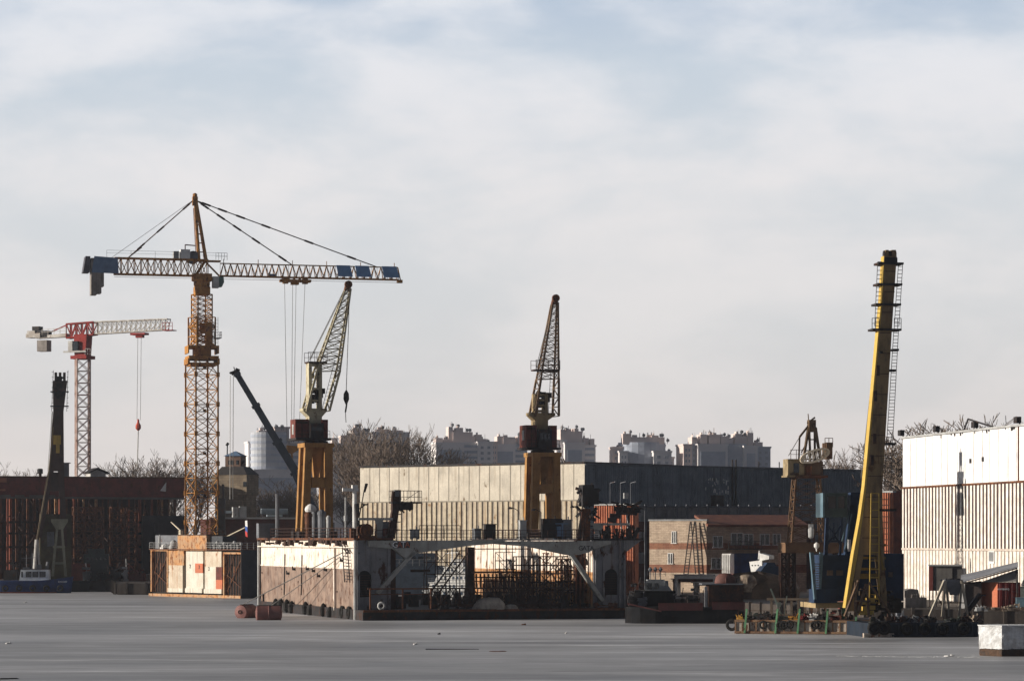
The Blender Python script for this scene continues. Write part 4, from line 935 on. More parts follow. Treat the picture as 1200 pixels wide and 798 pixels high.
    M_ = [a.lerp(b, k0) for a, b in zip(Av, Bv)]
    # bowed outer chords: the truss is widest at a third of its length
    for i, sx in ((0, -.35), (1, .5), (2, .5), (3, -.35)): M_[i] = M_[i] + Vector((sx * c.get('bow', 1), 0, 0))
    for a, m_ in zip(Av, M_): mb.beam(a, m_, .26)
    mb.lattice(M_, Bv, 11, .22, .085, 'x'); mb.lattice([Av[0], Av[1], Av[2], Av[3]], M_, 4, .28, .12, 'z', True, (1, 3))
    jb = part('jib', mb, body if c.get('jibpaint') is None else c['jibpaint'], T)
    mb = MB(); mb.beam(tt, t, 1.0, .7, .6); mb.lathe([(.3, -.25), (.55, -.2), (.55, .2), (.3, .25)], 12, (0, 0, 0)); v2 = mb.v[-48:]; mb.v[-48:] = [(x + t.x, z + 1.9 - .5, y + t.z - .1) for x, y, z in v2]
    part('jib_head', mb, rust_m, jb)
    mb = MB(); mb.ladder(P(kr, fy0, .7), P(kr + (tx - kr) * .55, fy0 + (ty - fy0) * .4, .9), (.5, 0, 0), .5, .06); part('ladder', mb, rust_d, jb)
    mb = MB(); a = P(c['plat'][0] + 4, c['plat'][2] - 2, 1.9)
    for o_ in (-.3, .3): mb.tube(a + Vector((0, o_, 0)), t + Vector((0, o_, 0)), .045, n=4)
    part('luffing_rope', mb, rope_m, T)
    if 'hook' in c:
        (hx, h1, h2, h3, hx2) = c['hook']; a = t + Vector((.3, -.2, 0)); b = P(hx, h1, 1.7); mb = MB(); mb.tube(a, b, .05, n=4); part('hoist_rope', mb, rope_m, T)
        mb = MB(); e = P(hx, h2, 1.7); mb.lathe([(.08, 0), (.38, -.5), (.42, -1.3), (.12, -2.0)], 10, tuple(b)); mb.tube((b.x, b.y, b.z - 1.9), tuple(P(hx + .5, h3 - 10, 1.7)), .16, n=6); mb.tube(tuple(P(hx + .5, h3 - 10, 1.7)), tuple(P(hx - 1, h3, 1.7)), .12, n=5); mb.tube(tuple(P(hx - 1, h3, 1.7)), tuple(P(hx2, h3 + 12, 1.7)), .05, n=4); part('hook', mb, dark_steel, T)
    return T
portal_crane('cream jibbed portal crane leaning right, on the left side of the dock', 367, 33, dict(legs=(352.5, 389.5, 357, 389, 524), cross=(559, 571), house=(346, 362, 378, 385, 491, 516), post=(364, 379, 425, 357, 385, 481, 488), plat=(359, 381, 424), jib=(356.5, 383, 482, 407.2, 333), hook=(405.8, 457, 470, 483, 405.5)), bone, 0)
portal_crane('brown jibbed portal crane with near vertical jib, on the right side of the dock', 636, 28, dict(legs=(621.5, 656.5, 624, 655.5, 535), cross=(567, 578), house=(616.5, 629, 645, 653.5, 498, 525), post=(630, 644.5, 461, 624, 653, 486, 492), plat=(625, 653, 433), jib=(623.5, 651, 488, 650, 349), bow=.05, jibpaint=mat('faded_brown_jib', (.20, .13, .075), (.13, .08, .05), rust=.4, rust_col=(.09, .045, .025))), mat('tan_post_paint', (.33, .25, .14), (.24, .18, .10), rust=.3, grime=.3), 0)
# ------------------------------------------------------------------ orange tower crane
def sq(cx, cy, h, z, rot=0):
    return [(cx + h * math.cos(rot + a) * 1.4142, cy + h * math.sin(rot + a) * 1.4142, z) for a in (R(-135), R(-45), R(45), R(135))]
tw = Fr(236.5, 563, 14.3, 2); P = tw.p
T = thing('tower_crane', 'big orange lattice tower crane with hanging rods and blue panels on its jib', 'crane', tw, 'tower cranes')
z1 = P(236, 422).z; zj = P(236, 362).z; zt = P(236, 345).z; hb = 2.35; ht = 1.5; rot = R(17)
mb = MB()
mb.lattice(sq(0, 0, hb, 0, rot), sq(0, 0, hb, z1, rot), 15, .30, .12, 'x', True)
rng = random.Random(1)
for k in range(8):
    for c_ in sq(0, 0, hb, z1 * k / 7.5, rot): mb.box(c_[0] - .3, c_[0] + .3, c_[1] - .3, c_[1] + .3, c_[2] - .45, c_[2] + .45)
part('mast', mb, crane_yellow, T)
mb = MB()
for k in range(5): z = 8 + k * 8.3; mb.box(-1.6, 1.0, -.8, .8, z, z + .12); mb.rail([(-1.6, -.8, z), (1.0, -.8, z)], 1, .8, .05); mb.box(.3, .8, -.5, .3, z, z + .5)
part('rest_platforms', mb, dark_steel, T)
mb = MB(); mb.box(-2.9, 2.9, -2.9, 2.9, z1, z1 + .7); mb.box(-2.6, 2.6, -2.6, 2.6, z1 - 1.2, z1 - .6)
for sx in (-1, 1): mb.box(sx * 2.9 - .2, sx * 2.9 + .2, -2.8, 2.8, z1 - .9, z1 + .2)
mb.box(-1.6, 1.6, -1.6, 1.6, z1 + .7, z1 + 2.2); mb.box(-3.0, 3.0, -2.6, 2.6, z1 + 2.2, z1 + 2.7)
for sx in (-1, 1): mb.box(sx * 2.9 - .12, sx * 2.9 + .12, -2.4, 2.4, z1 + 1.2, z1 + 2.3)
part('collar', mb, crane_yellow, T)
# climbing cage
zc0, zc1 = z1 + 2.7, P(236, 372).z; mb = MB()
mb.lattice(sq(0, 0, 1.95, zc0, rot), sq(0, 0, 1.95, zc1, rot), 3, .28, .13, 'z', True); mb.lattice(sq(0, 0, 1.75, zc0, rot), sq(0, 0, 1.75, zc1 - 1, rot), 5, .1, .11, 'z', True)
mb.box(.6, 1.7, -1.7, -1.0, zc0, zc0 + 4.5); mb.box(-.6, .4, -1.4, -1.0, zc0 + 2.4, zc0 + 4.4)
part('climbing_cage', mb, crane_yellow, T)
mb = MB(); mb.rail([(2.2, -1.8, zc0 + 1.6), (3.6, -1.8, zc0 + 1.6), (3.6, 1.2, zc0 + 1.6)], 1.1, .9, .06); mb.box(2.2, 3.6, -1.8, 1.2, zc0 + 1.5, zc0 + 1.6); mb.ladder((2.6, -1.7, zc0), (2.6, -1.7, zc1), (.6, 0, 0), .6, .07); part('cage_platform', mb, dark_steel, T)
mb = MB(); mb.lattice(sq(0, 0, ht, zc0, rot), sq(0, 0, ht, zt, rot), 10, .24, .10, 'x', True); part('upper_mast', mb, crane_yellow, T)
zs = zt; mb = MB(); mb.lathe([(1.5, 0), (1.6, .5), (1.6, 1.0), (2.0, 1.2), (2.0, 1.5)], 20, (0, 0, zs + 1.4)); mb.box(-1.45, 1.45, -1.45, 1.45, zs - .2, zs + 1.4); part('slewing_unit', mb, crane_yellow, T)
# jib truss in the plane of the frame
yb = lambda px: 320.3 + (px - 120) * .0232; yt_ = lambda px: 303.5 + (px - 120) * .0282
def jibpts(px): b = P(px, yb(px)); t = P(px, yt_(px)); return b, t
zjb = P(237, yb(237)).z; zjt = P(237, yt_(237)).z + .1
mb = MB(); xa, xb = P(258, 320).x, P(466, 320).x; n = 26
def tri(mb, xa, xb, n, z0, z1, hw, wc, wb):
    for y in (-hw, hw): mb.beam((xa, y, z0), (xb, y, z0), wc)
    mb.beam((xa, 0, z1), (xb, 0, z1), wc)
    for k in range(n):
        a = xa + (xb - xa) * k / n; b = xa + (xb - xa) * (k + 1) / n; m_ = (a + b) / 2
        for y in (-hw, hw): mb.beam((a, y, z0), (m_, 0, z1), wb); mb.beam((m_, 0, z1), (b, y, z0), wb)
        mb.beam((a, -hw, z0), (a, hw, z0), wb)
        if k % 5 == 0: mb.beam((m_, 0, z1), (m_, 0, z1 + .9), .12)
tri(mb, xa, xb, n, zjb, zjt - .35, .85, .22, .11)
for k in range(0, 34): x = xa + (xb - xa) * k / 34; mb.beam((x, 0, zjb), (x, 0, zjt - .35), .06)
mb.beam((xb, 0, zjt - .3), (xb + .6, 0, zjb - .2), .2); mb.box(xb - .1, xb + .9, -.5, .5, zjb - .6, zjb)
jb = part('jib', mb, crane_yellow, T)
mb = MB(); xc, xd = P(134, 312).x, P(222, 312).x
A_ = [(xc, -.9, zjb - .1), (xc, .9, zjb - .1), (xc, .9, zjt + .2), (xc, -.9, zjt + .2)]; B_ = [(xd + 3.5, y, z + .0) for _, y, z in A_]
mb.lattice(A_, B_, 14, .26, .15, 'z', True); mb.lattice([(xc, -.9, zjb - .1), (xc, -.9, zjt + .2), (xc, -.9, zjt + .2), (xc, -.9, zjb - .1)], [(xd + 3.5, -.9, zjb - .1), (xd + 3.5, -.9, zjt + .2), (xd + 3.5, -.9, zjt + .2), (xd + 3.5, -.9, zjb - .1)], 14, .1, .12, 'z', False, (0,))
mb.box(xd - .5, 3.6, -1.0, 1.0, zjt - .1, zjt + .15); mb.box(-1.8, 1.8, -1.5, 1.5, zjb - 1.0, zjb + .3)
mb.beam((-1.2, 0, zjb), (.8, 0, zjt + .3), .5); mb.beam((3.4, 0, zjb), (.6, 0, zjt), .3)
part('counter_jib', mb, crane_yellow, T)
mb = MB(); xe = P(100, 312).x; mb.rail([(xe + 4, -.9, zjt + .3), (4.8, -.9, zjt + .3)], 1.3, 5.0, .05, (.6,)); mb.rail([(2.6, -1, zjt + .2), (4.8, -1, zjt + .2)], 1.4, .6, .06); part('walkway_rail', mb, dark_steel, T)
# counterweights and their cladding
mb = MB(); a = P(105, 335).x; b = P(112, 335).x; z_low = P(110, 346).z
mb.box(P(106, 340).x, P(112.5, 340).x, -1.4, 1.4, z_low, zjt); mb.box(P(112.7, 340).x, P(118, 340).x, -1.4, 1.4, z_low + .3, zjb); mb.box(P(118.2, 340).x, P(121, 340).x, -1.3, 1.3, P(110, 336).z, zjb)
part('counterweight', mb, concrete, T)
mb = MB(); p0 = P(108, 320); p1 = P(138, 304)
mb.hexa([(P(106.5, 318).x, -1.6, zjb), (P(138, 320).x, -1.6, zjb - .15), (P(138, 320).x, -1.5, zjb - .15), (P(106.5, 318).x, -1.5, zjb)], [(P(109.5, 305).x, -1.6, zjt + .35), (P(137, 304).x, -1.6, zjt + .1), (P(137, 304).x, -1.5, zjt + .1), (P(109.5, 305).x, -1.5, zjt + .35)]); part('cladding_panel', mb, steel_blue, T)
mb = MB(); mb.hexa([(P(96.5, 318).x, -1.6, zjb), (P(104, 318).x, -1.6, zjb), (P(104, 318).x, 1.6, zjb), (P(96.5, 318).x, 1.6, zjb)], [(P(99.5, 305).x, -1.6, zjt + .3), (P(105, 305).x, -1.6, zjt + .3), (P(105, 305).x, 1.6, zjt + .3), (P(99.5, 305).x, 1.6, zjt + .3)]); part('end_cladding', mb, mat('dark_panel', (.09, .09, .11)), T)
for (a, b) in ((393.5, 411.5), (415.5, 433.5), (447, 466)):
    mb = MB(); h_ = 1.02
    mb.hexa([(P(a + 2, 324).x, -1.05, zjb + .35), (P(b + 1, 324).x, -1.05, zjb + .35), (P(b + 1, 324).x, -.95, zjb + .35), (P(a + 2, 324).x, -.95, zjb + .35)], [(P(a, 312).x, -.55, zjt - .2), (P(b - 2, 312).x, -.55, zjt - .2), (P(b - 2, 312).x, -.45, zjt - .2), (P(a, 312).x, -.45, zjt - .2)]); part('sign_panel', mb, mat('bright_blue_panel', (.20, .37, .62), vary=.15), jb)
# apex and rods
ap = P(228.5, 232); ap.y = 0; mb = MB(); b1 = P(233, 308); b2 = P(241.5, 306)
for y in (-.8, .8): mb.beam((b1.x, y, zjt), (ap.x, y * .35, ap.z - .5), .42); mb.beam((b2.x, y, zjt), (ap.x + .3, y * .35, ap.z - 1), .42)
for k in range(1, 7): t = k / 7; q0 = Vector((b1.x, 0, zjt)).lerp(ap, t); q1 = Vector((b2.x, 0, zjt)).lerp(ap, t); mb.beam(q0, q1, .2); mb.beam((q0.x, -.6 * (1 - t) - .2, q0.z), (q0.x, .6 * (1 - t) + .2, q0.z), .2)
mb.box(ap.x - .5, ap.x + .5, -.5, .5, ap.z - 1.5, ap.z + .2); mb.lathe([(.2, 0), (.45, .2), (.45, .6), (.2, .8)], 10, (ap.x, 0, ap.z + .1)); mb.ladder((b1.x - .5, 0, zjt), (ap.x - .3, 0, ap.z - 2), (0, .6, 0), .6, .07)
part('apex_mast', mb, crane_yellow, T)
def rod(p, q, knots, r=.11):
    mb = MB(); p = Vector(p); q = Vector(q); mb.tube(p, q, r, n=5); d = (q - p).normalized()
    for t in knots: c = p.lerp(q, t); mb.beam(c - d * .9, c + d * .9, .34)
    return mb
A2 = (ap.x + .4, 0, ap.z - .6); q = P(441, 313.5); mb = rod(A2, (q.x, 0, zjt - .3), (.05, .14, .24, .38, .62, .86)); part('pendant_rod', mb, rust_d, T)
q = P(342, 312); mb = rod(A2, (q.x, 0, zjt - .3), (.08, .25, .42, .62, .9)); part('pendant_rod', mb, rust_d, T)
q = P(150, 306); mb = rod((ap.x - .4, 0, ap.z - .6), (q.x, 0, zjt + .3), (.10, .50, .8)); m2 = q; mb.beam(Vector((ap.x, 0, ap.z)).lerp(Vector((q.x, 0, zjt)), .8), (q.x, 0, zjt + .3), .7, .35, .35); part('pendant_rod', mb, rust_m, T)
mb = MB(); q = P(131, 304); mb.tube((ap.x, 0, ap.z - .2), (q.x, 0, zjt + .3), .04, n=4); q = P(244, 306); mb.tube((ap.x, .2, ap.z - .4), (q.x, .2, zjt), .04, n=4); part('guy_rope', mb, rope_m, T)
mb = MB(); q0 = P(211, 308); q1 = P(222, 293); mb.box(q0.x, q1.x, -1.0, .9, zjt + .2, q1.z); mb.box(q0.x + .3, q1.x - .3, -1.05, -1.003, zjt + .5, q1.z - .5); part('winch_housing', mb, white_paint, T)
mb = MB(); q0 = P(203, 308); q1 = P(209, 295); mb.box(q0.x, q1.x, -.8, .8, zjt + .2, q1.z); part('winch_housing', mb, pale_grey, T)
mb = MB(); q0 = P(226, 302); v = MB(); v.lathe([(.4, -.8), (1.25, -.75), (1.25, -.6), (.7, -.55), (.7, .55), (1.25, .6), (1.25, .75), (.4, .8)], 16); mb.v = [(x + q0.x, z, y + q0.z) for x, y, z in v.v]; mb.f = v.f; part('winch_drum', mb, grey_box, T)
mb = MB(); q0 = P(217, 293); q1 = P(217, 287); q2 = P(229, 288); mb.beam(q0, q1, .18); mb.beam(q1, q2, .2); part('davit', mb, rust_m, T)
mb = MB(); q0 = P(248, 338); q1 = P(255, 325); mb.box(q0.x, q1.x, -1.9, -.2, q0.z, q1.z); cb = part('driver_cab', mb, cab_white, T)
mb = MB(); q0 = P(255.2, 337); q1 = P(261, 325); mb.prism([(q0.x, q0.z), (q1.x - .4, q0.z), (q1.x, q0.z + .9), (q1.x - .1, q1.z), (q0.x, q1.z)], -1.85, -.25); part('pane', mb, green_glass, cb)
mb = MB(); q0 = P(328, 331); q1 = P(364, 326); mb.box(q0.x, q1.x, -.8, .8, zjb - .9, zjb - .4); mb.box(q0.x + .6, q0.x + 1.6, -.6, .6, zjb - 1.2, zjb - .1); mb.box(q1.x - 1.6, q1.x - .6, -.6, .6, zjb - 1.2, zjb - .1); mb.box(q0.x + 2.2, q1.x - 2.4, -.6, .6, zjb - 1.4, zjb - .9)
for k in range(5): x = q0.x + .5 + k * 1.1; mb.tube((x, -.85, zjb - .5), (x, .85, zjb - .5), .3, n=8)
part('trolley', mb, crane_yellow, T)
mb = MB(); q0 = P(320, 319); mb.box(q0.x - .8, q0.x + .4, -.4, .4, zjb, zjb + .6); part('trolley_motor', mb, steel_blue, T)
zhk = P(345, 524).z; mb = MB()
for a, b in ((333.5, 336.5), (343, 341.5), (347, 344), (357.5, 350)): mb.tube((P(a, 331).x, 0, zjb - .8), (P(b, 523).x, 0, zhk + 1), .045, n=4)
part('hoist_rope', mb, rope_m, T)
mb = MB(); q0 = P(336, 524); q1 = P(349, 530); mb.prism([(q0.x, q0.z + .4), (q1.x, q0.z + .2), (q1.x, q0.z - .5), (q1.x - 1, q1.z - .2), (q0.x + 1, q1.z - .4), (q0.x, q0.z - .6)], -.6, .6); mb.tube((P(342, 530).x, 0, q1.z), (P(342, 538).x, 0, P(342, 538).z), .18, n=6); part('hook_block', mb, ochre, T)
mb = MB(); mb.tube((xc, .3, zjb - .6), (xb, .3, zjb - .5), .035, n=4); part('trolley_rope', mb, rope_m, T)

# ------------------------------------------------------------------ small red and white crane
t2 = Fr(97, 690, -24, 2); P = t2.p
T = thing('tower_crane', 'smaller flat topped red and white tower crane on the left', 'crane', t2, 'tower cranes')
zt = P(97, 421).z; mb = MB(); mb.lattice(sq(0, 0, 1.55, 0, R(38)), sq(0, 0, 1.55, zt, R(38)), 18, .36, .15, 'x', True)
part('mast', mb, mat('pinkish_mast_paint', (.52, .42, .38), (.42, .27, .22), rust=.35), T)
mb = MB(); mb.box(-2.2, 2.2, -2, 2, zt, zt + .8); zz = P(97, 392).z; mb.hexa([(-1.5, -1.3, zt + .8), (1.5, -1.3, zt + .8), (1.5, 1.3, zt + .8), (-1.5, 1.3, zt + .8)], [(-1.7, -1.3, zz), (1.9, -1.3, zz), (1.9, 1.3, zz), (-1.7, 1.3, zz)]); part('turntable', mb, crane_red, T)
mb = MB(); a = P(85, 413); b = P(90, 400); mb.box(a.x, b.x, -2.0, -.6, a.z, b.z); cb = part('driver_cab', mb, cab_white, T); mb = MB(); mb.box(b.x + .05, P(96, 400).x, -1.9, -1.35, a.z + .3, b.z - .1); part('pane', mb, glass, cb)
mb = MB(); a = P(80, 414); mb.box(a.x, 2.2, -2.2, -2.0, a.z, a.z + .4); mb.rail([(P(104, 416).x, -1.6, P(104, 416).z), (P(110, 416).x, -1.6, P(110, 416).z)], 1.4, .8, .08); part('cab_platform', mb, cab_white, T)
def L4(p0, p1, p2, p3, hw): # bottom-left, bottom-right, top-left, top-right pixels -> box truss corners
    a, b, c, d = P(*p0), P(*p1), P(*p2), P(*p3); return [(a.x, -hw, a.z), (a.x, hw, a.z), (c.x, hw, c.z), (c.x, -hw, c.z)], [(b.x, -hw, b.z), (b.x, hw, b.z), (d.x, hw, d.z), (d.x, -hw, d.z)]
A_, B_ = L4((112, 391.5), (195, 386.5), (112, 377.5), (198, 374), .8); mb = MB(); mb.lattice(A_, B_, 15, .26, .13, 'v', True); part('jib', mb, crane_white, T)
A_, B_ = L4((80, 396.5), (112, 392), (80, 380), (112, 377.5), .9); mb = MB(); mb.lattice(A_, B_, 5, .34, .22, 'z', True); mb.beam(P(80, 380), P(60, 389), .25); part('jib_root', mb, crane_red, T)
mb = MB(); a = P(44, 399); b = P(80, 396); mb.prism([P(44, 397).xz, P(80, 395).xz, P(80, 391).xz, P(44, 394).xz], -1, 1); mb.rail([(P(52, 394).x, -1, P(52, 393).z), (P(80, 392).x, -1, P(80, 391).z)], 1.3, 1.5, .1); part('counter_jib', mb, crane_white, T)
mb = MB(); mb.box(P(33.5, 393).x, P(50, 393).x, -1.2, 1.2, P(40, 396).z, P(40, 391).z); mb.box(P(35, 393).x, P(44, 393).x, -1.2, 1.2, P(40, 391).z, P(40, 388).z); part('winch_deck', mb, crane_white, T)
mb = MB(); mb.box(P(40, 393).x, P(48, 393).x, -.9, .9, P(40, 387.5).z, P(40, 383).z); mb.box(P(46, 396).x, P(58, 396).x, -1, 1, P(50, 396).z, P(50, 388).z); part('winch_gear', mb, dark_steel, T)
mb = MB(); mb.box(P(46, 405).x, P(57.5, 405).x, -1.0, 1.0, P(50, 412).z, P(50, 399).z); part('counterweight', mb, concrete, T)
mb = MB(); a = P(193, 387); mb.box(a.x, P(204.5, 387).x, -1, 1, a.z - .2, a.z); mb.rail([(a.x, -1, a.z), (P(204.5, 387).x, -1, a.z)], 1.7, .9, .1); part('jib_end_platform', mb, crane_red, T)
mb = MB(); a = P(155, 393); b = P(172, 390); mb.box(a.x, b.x, -1, 1, a.z, b.z); mb.box(P(160, 395).x, P(168, 395).x, -.5, .5, P(160, 396).z, a.z); part('trolley', mb, crane_red, T)
mb = MB(); mb.tube(P(161.5, 395), P(160.5, 492), .06, n=4); mb.tube(P(165.5, 395), P(164.5, 492), .06, n=4); mb.tube(P(162, 504), P(161, 548), .13, n=5); part('hoist_rope', mb, rope_l, T)
mb = MB(); a = P(162, 504.5); b = P(162, 491); mb.lathe([(.2, 0), (.65, .5), (.65, 1.2), (.3, 1.9), (.2, b.z - a.z)], 8, tuple(a)); part('hook_block', mb, mat('signal_red', (.55, .10, .06)), T)

# ------------------------------------------------------------------ left yard
fl = Fr(215, 655, 0, 2); fl.X = None
XL = (-12 - 600) / F * 545; lf = Fr(0, 545, 0, 2, X=XL); XR = (216 - 600) / F * 655
ang = math.degrees(math.atan2(655 - 545, XR - XL)); lf = Fr(0, 600, 22, 2, X=(100 - 600) / F * 600); P = lf.p
T = thing('fabrication_hall', 'long dark red open fronted hall crammed with rusty columns, behind the blue tug', 'hall', lf)
x0 = P(-14, 560).x; x1 = P(216, 566).x; zt = P(100, 560).z; zb = P(100, 583).z
mb = MB(); mb.box(x0, x1, 0, .4, zb, zt); part('fascia', mb, maroon, T)
mb = MB(); mb.box(x0, x1, -.3, 18, zt, zt + .3); part('roof', mb, rust_m, T)
mb = MB(); mb.box(x0, x1, 12, 12.4, 0, zb); part('back_wall', mb, mat('dark_red_brown_wall', (.06, .03, .024), (.03, .018, .016)), T)  # back wall in a dark red brown mix
mb = MB(); mb.box(x0, x1, -.35, -.003, zb - .3, zb + .15)
for a, b in ((0, 12), (17, 28), (34, 52), (57, 64), (70, 74)): mb.box(P(a, 583).x, P(b, 583).x, -.55, -.36, zb - .1, zb + .5)
part('gutter', mb, mat('dull_gutter', (.15, .13, .12)), T)
rng = random.Random(6)
mbs = []
for k in range(34):
    px = -10 + k * 6.6; x = P(px, 600).x; w_ = rng.uniform(.25, .6); y = rng.uniform(.5, 4)
    mb = MB(); mb.box(x - w_ / 2, x + w_ / 2, y, y + w_, 0, zb); part('column', mb, rng.choice([rust_m, rust_o, rust_m, mat('red_lead', (.28, .09, .05), (.2, .06, .04), rust=.3)]), T)
mb = MB()
for z in (3.2, 6.4, 9.2, 11.5):
    mb.box(x0, x1, 1, 1.5, z, z + .45); mb.box(x0, x1, 5, 5.5, z + .6, z + .9)
for k in range(60): a = P(rng.uniform(0, 215), 600).x; z = rng.uniform(1, zb - 4); mb.beam((a, rng.uniform(1, 6), z), (a + rng.uniform(-3, 3), rng.uniform(1, 6), z + rng.uniform(1.5, 4)), .2)
part('crossbeams', mb, rust_d, T)
for (a, b) in ((84, 95), (97, 108), (110, 118), (128, 142), (146, 158)):
    mb = MB(); xa = P(a, 600).x; xb = P(b, 600).x; mb.lattice([(xa, -2.4, 0), (xb, -2.4, 0), (xb, -.8, 0), (xa, -.8, 0)], [(xa, -2.4, zb - 2), (xb, -2.4, zb - 2), (xb, -.8, zb - 2), (xa, -.8, zb - 2)], 9, .26, .2, 'z', True); part('scaffold_tower', mb, rust_m, T)
mb = MB(); a = P(-8, 586); b = P(7, 560); mb.box(P(-3, 566).x, P(7.5, 566).x, -.2, -.01, P(3, 565).z, P(3, 560).z); mb.box(P(-3, 566).x, P(6, 566).x, -.2, -.01, P(3, 575).z, P(3, 573).z); part('patched_plate', mb, mat('salmon_plate', (.38, .16, .10)), T)
mb = MB(); a = P(176, 592); mb.box(P(165, 600).x, P(214, 600).x, -1.5, -.5, 0, P(180, 604).z); mb.box(P(178, 612).x, P(215, 612).x, -4, -2, 0, P(180, 613).z); part('parked_plates', mb, mat('dark_plate', (.045, .045, .052)), T)
mb = MB(); q0 = P(187, 575); mb.add([(q0.x, -.6, q0.z), (P(194, 565).x, -.6, P(194, 565).z), (P(193.5, 577).x, -.6, P(193, 576).z), (q0.x, -.4, q0.z), (P(194, 565).x, -.4, P(194, 565).z), (P(193.5, 577).x, -.4, P(193, 576).z)], [(0, 2, 1), (3, 4, 5), (0, 1, 4, 3), (1, 2, 5, 4), (2, 0, 3, 5)]); part('white_gusset', mb, white_paint, T)
# roof huts
f = Fr(114, 625, 20, 2); P = f.p; T = thing('roof_hut', 'small grey hut with a gabled dark roof beside the white lattice mast', 'hut', f)
mb = MB(); a = P(106, 562); b = P(123, 556); mb.prism([(a.x, 0), (P(124, 560).x, 0), P(124, 554.5).xz, P(112, 549.5).xz, (a.x, P(106, 553).z)], 0, 5); part('wall', mb, cab_white, T)
mb = MB(); mb.beam(P(111, 548.8, 2.5), P(125, 554.8, 2.5), 6, .3); mb.beam(P(112, 548.8, 2.5), P(101, 554, 2.5), 6, .3); part('roof', mb, dark_steel, T)
f = Fr(78, 615, 20, 2); P = f.p; a = P(73, 560); b = P(81, 543); mb = MB(); mb.box(a.x, b.x, 0, 3, 0, b.z); mb.box(a.x, b.x + .3, -.2, 3.2, b.z, b.z + .2); single('roof_hut', mb, grey_box, 'narrow grey block sticking up behind the dark boom', 'hut', f)
f = Fr(47, 620, 20, 2); P = f.p; a = P(47, 550); mb = MB(); mb.tube((0, 0, 0), (0, 0, a.z), .3); mb.lathe([(.6, 0), (.6, 1.0), (.3, 1.1)], 8, (0, 0, a.z - .9)); single('chimney', mb, dark_steel, 'short dark chimney with wider cap on the hall roof, far left', 'chimney', f)

# floating crane with dark raised boom, left
f = Fr(62, 562, 10, 0); P = f.p
T = thing('boom_crane', 'dark box boom crane with caged head standing behind the tug', 'crane', f)
olive = mat('olive_paint', (.10, .085, .045), (.06, .052, .032), rust=.3, grime=.4); brown_boom = mat('dark_brown_boom', (.085, .055, .045), (.055, .04, .035), rust=.3, rust_col=(.10, .05, .03), grime=.3, streak=.4)
mb = MB(); yk = 1.2
def bx(mb, a0, a1, b0, b1, y0, y1):
    """quad column between pixel rows: (pxl,pxr,py) bottom and top"""
    (l0, r0, p0), (l1, r1, p1) = a0, b0
    A, B, C, D = P(l0, p0, y0), P(r0, p0, y0), P(l1, p1, y0), P(r1, p1, y0)
    mb.hexa([(A.x, y0, A.z), (B.x, y0, B.z), (B.x, y1, B.z), (A.x, y1, A.z)], [(C.x, y0, C.z), (D.x, y0, D.z), (D.x, y1, D.z), (C.x, y1, C.z)])
bx(mb, (57, 75, 552), 0, (62.5, 74.5, 482), 0, 0, 1.9); bx(mb, (62.5, 74.5, 482), 0, (62, 79, 446), 0, -.1, 1.8)
bx(mb, (44, 49, 630), 0, (57, 63, 552.1), 0, .1, 1.8); bx(mb, (72, 79, 640), 0, (68, 75, 552.1), 0, .1, 1.8); bx(mb, (51, 76, 575), 0, (56, 75, 553), 0, .4, 1.5)
for k in range(3): a = P(64 + k * 5, 446); mb.box(a.x, a.x + .5, 0, 1.7, a.z, a.z + 1.6)
part('boom', mb, brown_boom, T)
mb = MB(); bx(mb, (42.4, 44.4, 632), 0, (56.6, 58.2, 552), 0, -.1, 1.7); bx(mb, (56.6, 58.2, 552), 0, (62, 62.8, 500), 0, -.1, 1.7); part('boom_lit_edge', mb, mat('lit_cream_edge', (.40, .31, .20)), T)  # cream strip stands for the sunlit edge, light put into its colour
mb = MB()
for a, b in ((60.5, 63), (78.2, 80.2)):
    for yy in (-.3, 1.9): mb.beam(P(a, 482, yy), P(b - .5, 434, yy), .1)
    for k in range(8): py = 436 + k * 6; mb.beam(P(a, py, -.3), P(b, py, -.3), .08); mb.beam(P(a, py, 1.9), P(b, py, 1.9), .08)
for px, py in ((69.5, 459), (69.5, 476)): a = P(59, py); b = P(80.5, py); mb.beam(a, b, .25)
for k in range(14): a = P(rng.uniform(64, 77), rng.uniform(438, 466)); s_ = rng.uniform(.2, .5); mb.box(a.x - s_, a.x + s_, -.6, -.1, a.z - s_, a.z + s_)
part('head_cage', mb, dark_steel, T)
mb = MB(); mb.tube(P(61, 482), P(56, 552), .05, n=4); mb.tube(P(61.5, 482), P(58, 552), .05, n=4); part('guy_rope', mb, rope_m, T)
mb = MB()
for px, py in ((65, 516), (69.5, 516), (68, 526)): a = P(px, py); mb.box(a.x - .4, a.x + .3, -.3, -.11, a.z - .8, a.z + 1)
part('markings', mb, boom_bright, T)
mb = MB(); a = P(47, 655); b = P(84, 602); mb.box(a.x, b.x, 2, 8, 0, b.z); hs = part('machinery_house', mb, olive, T)
m2 = MB(); a = P(55, 640, 1.9); b = P(63.5, 623, 1.9); 
m2.box(a.x, b.x, 1.85, 1.997, a.z, b.z); part('window', m2, grey_box, hs)
mb = MB(); mb.box(P(30, 680).x, P(105, 680).x, .5, 9, -1, P(60, 681).z); part('pontoon', mb, black_m, T)
mb = MB(); mb.tube(P(43, 632), P(40, 675), .35); mb.tube(P(44, 632), P(47, 675), .25); part('boom_foot', mb, cab_white, T)
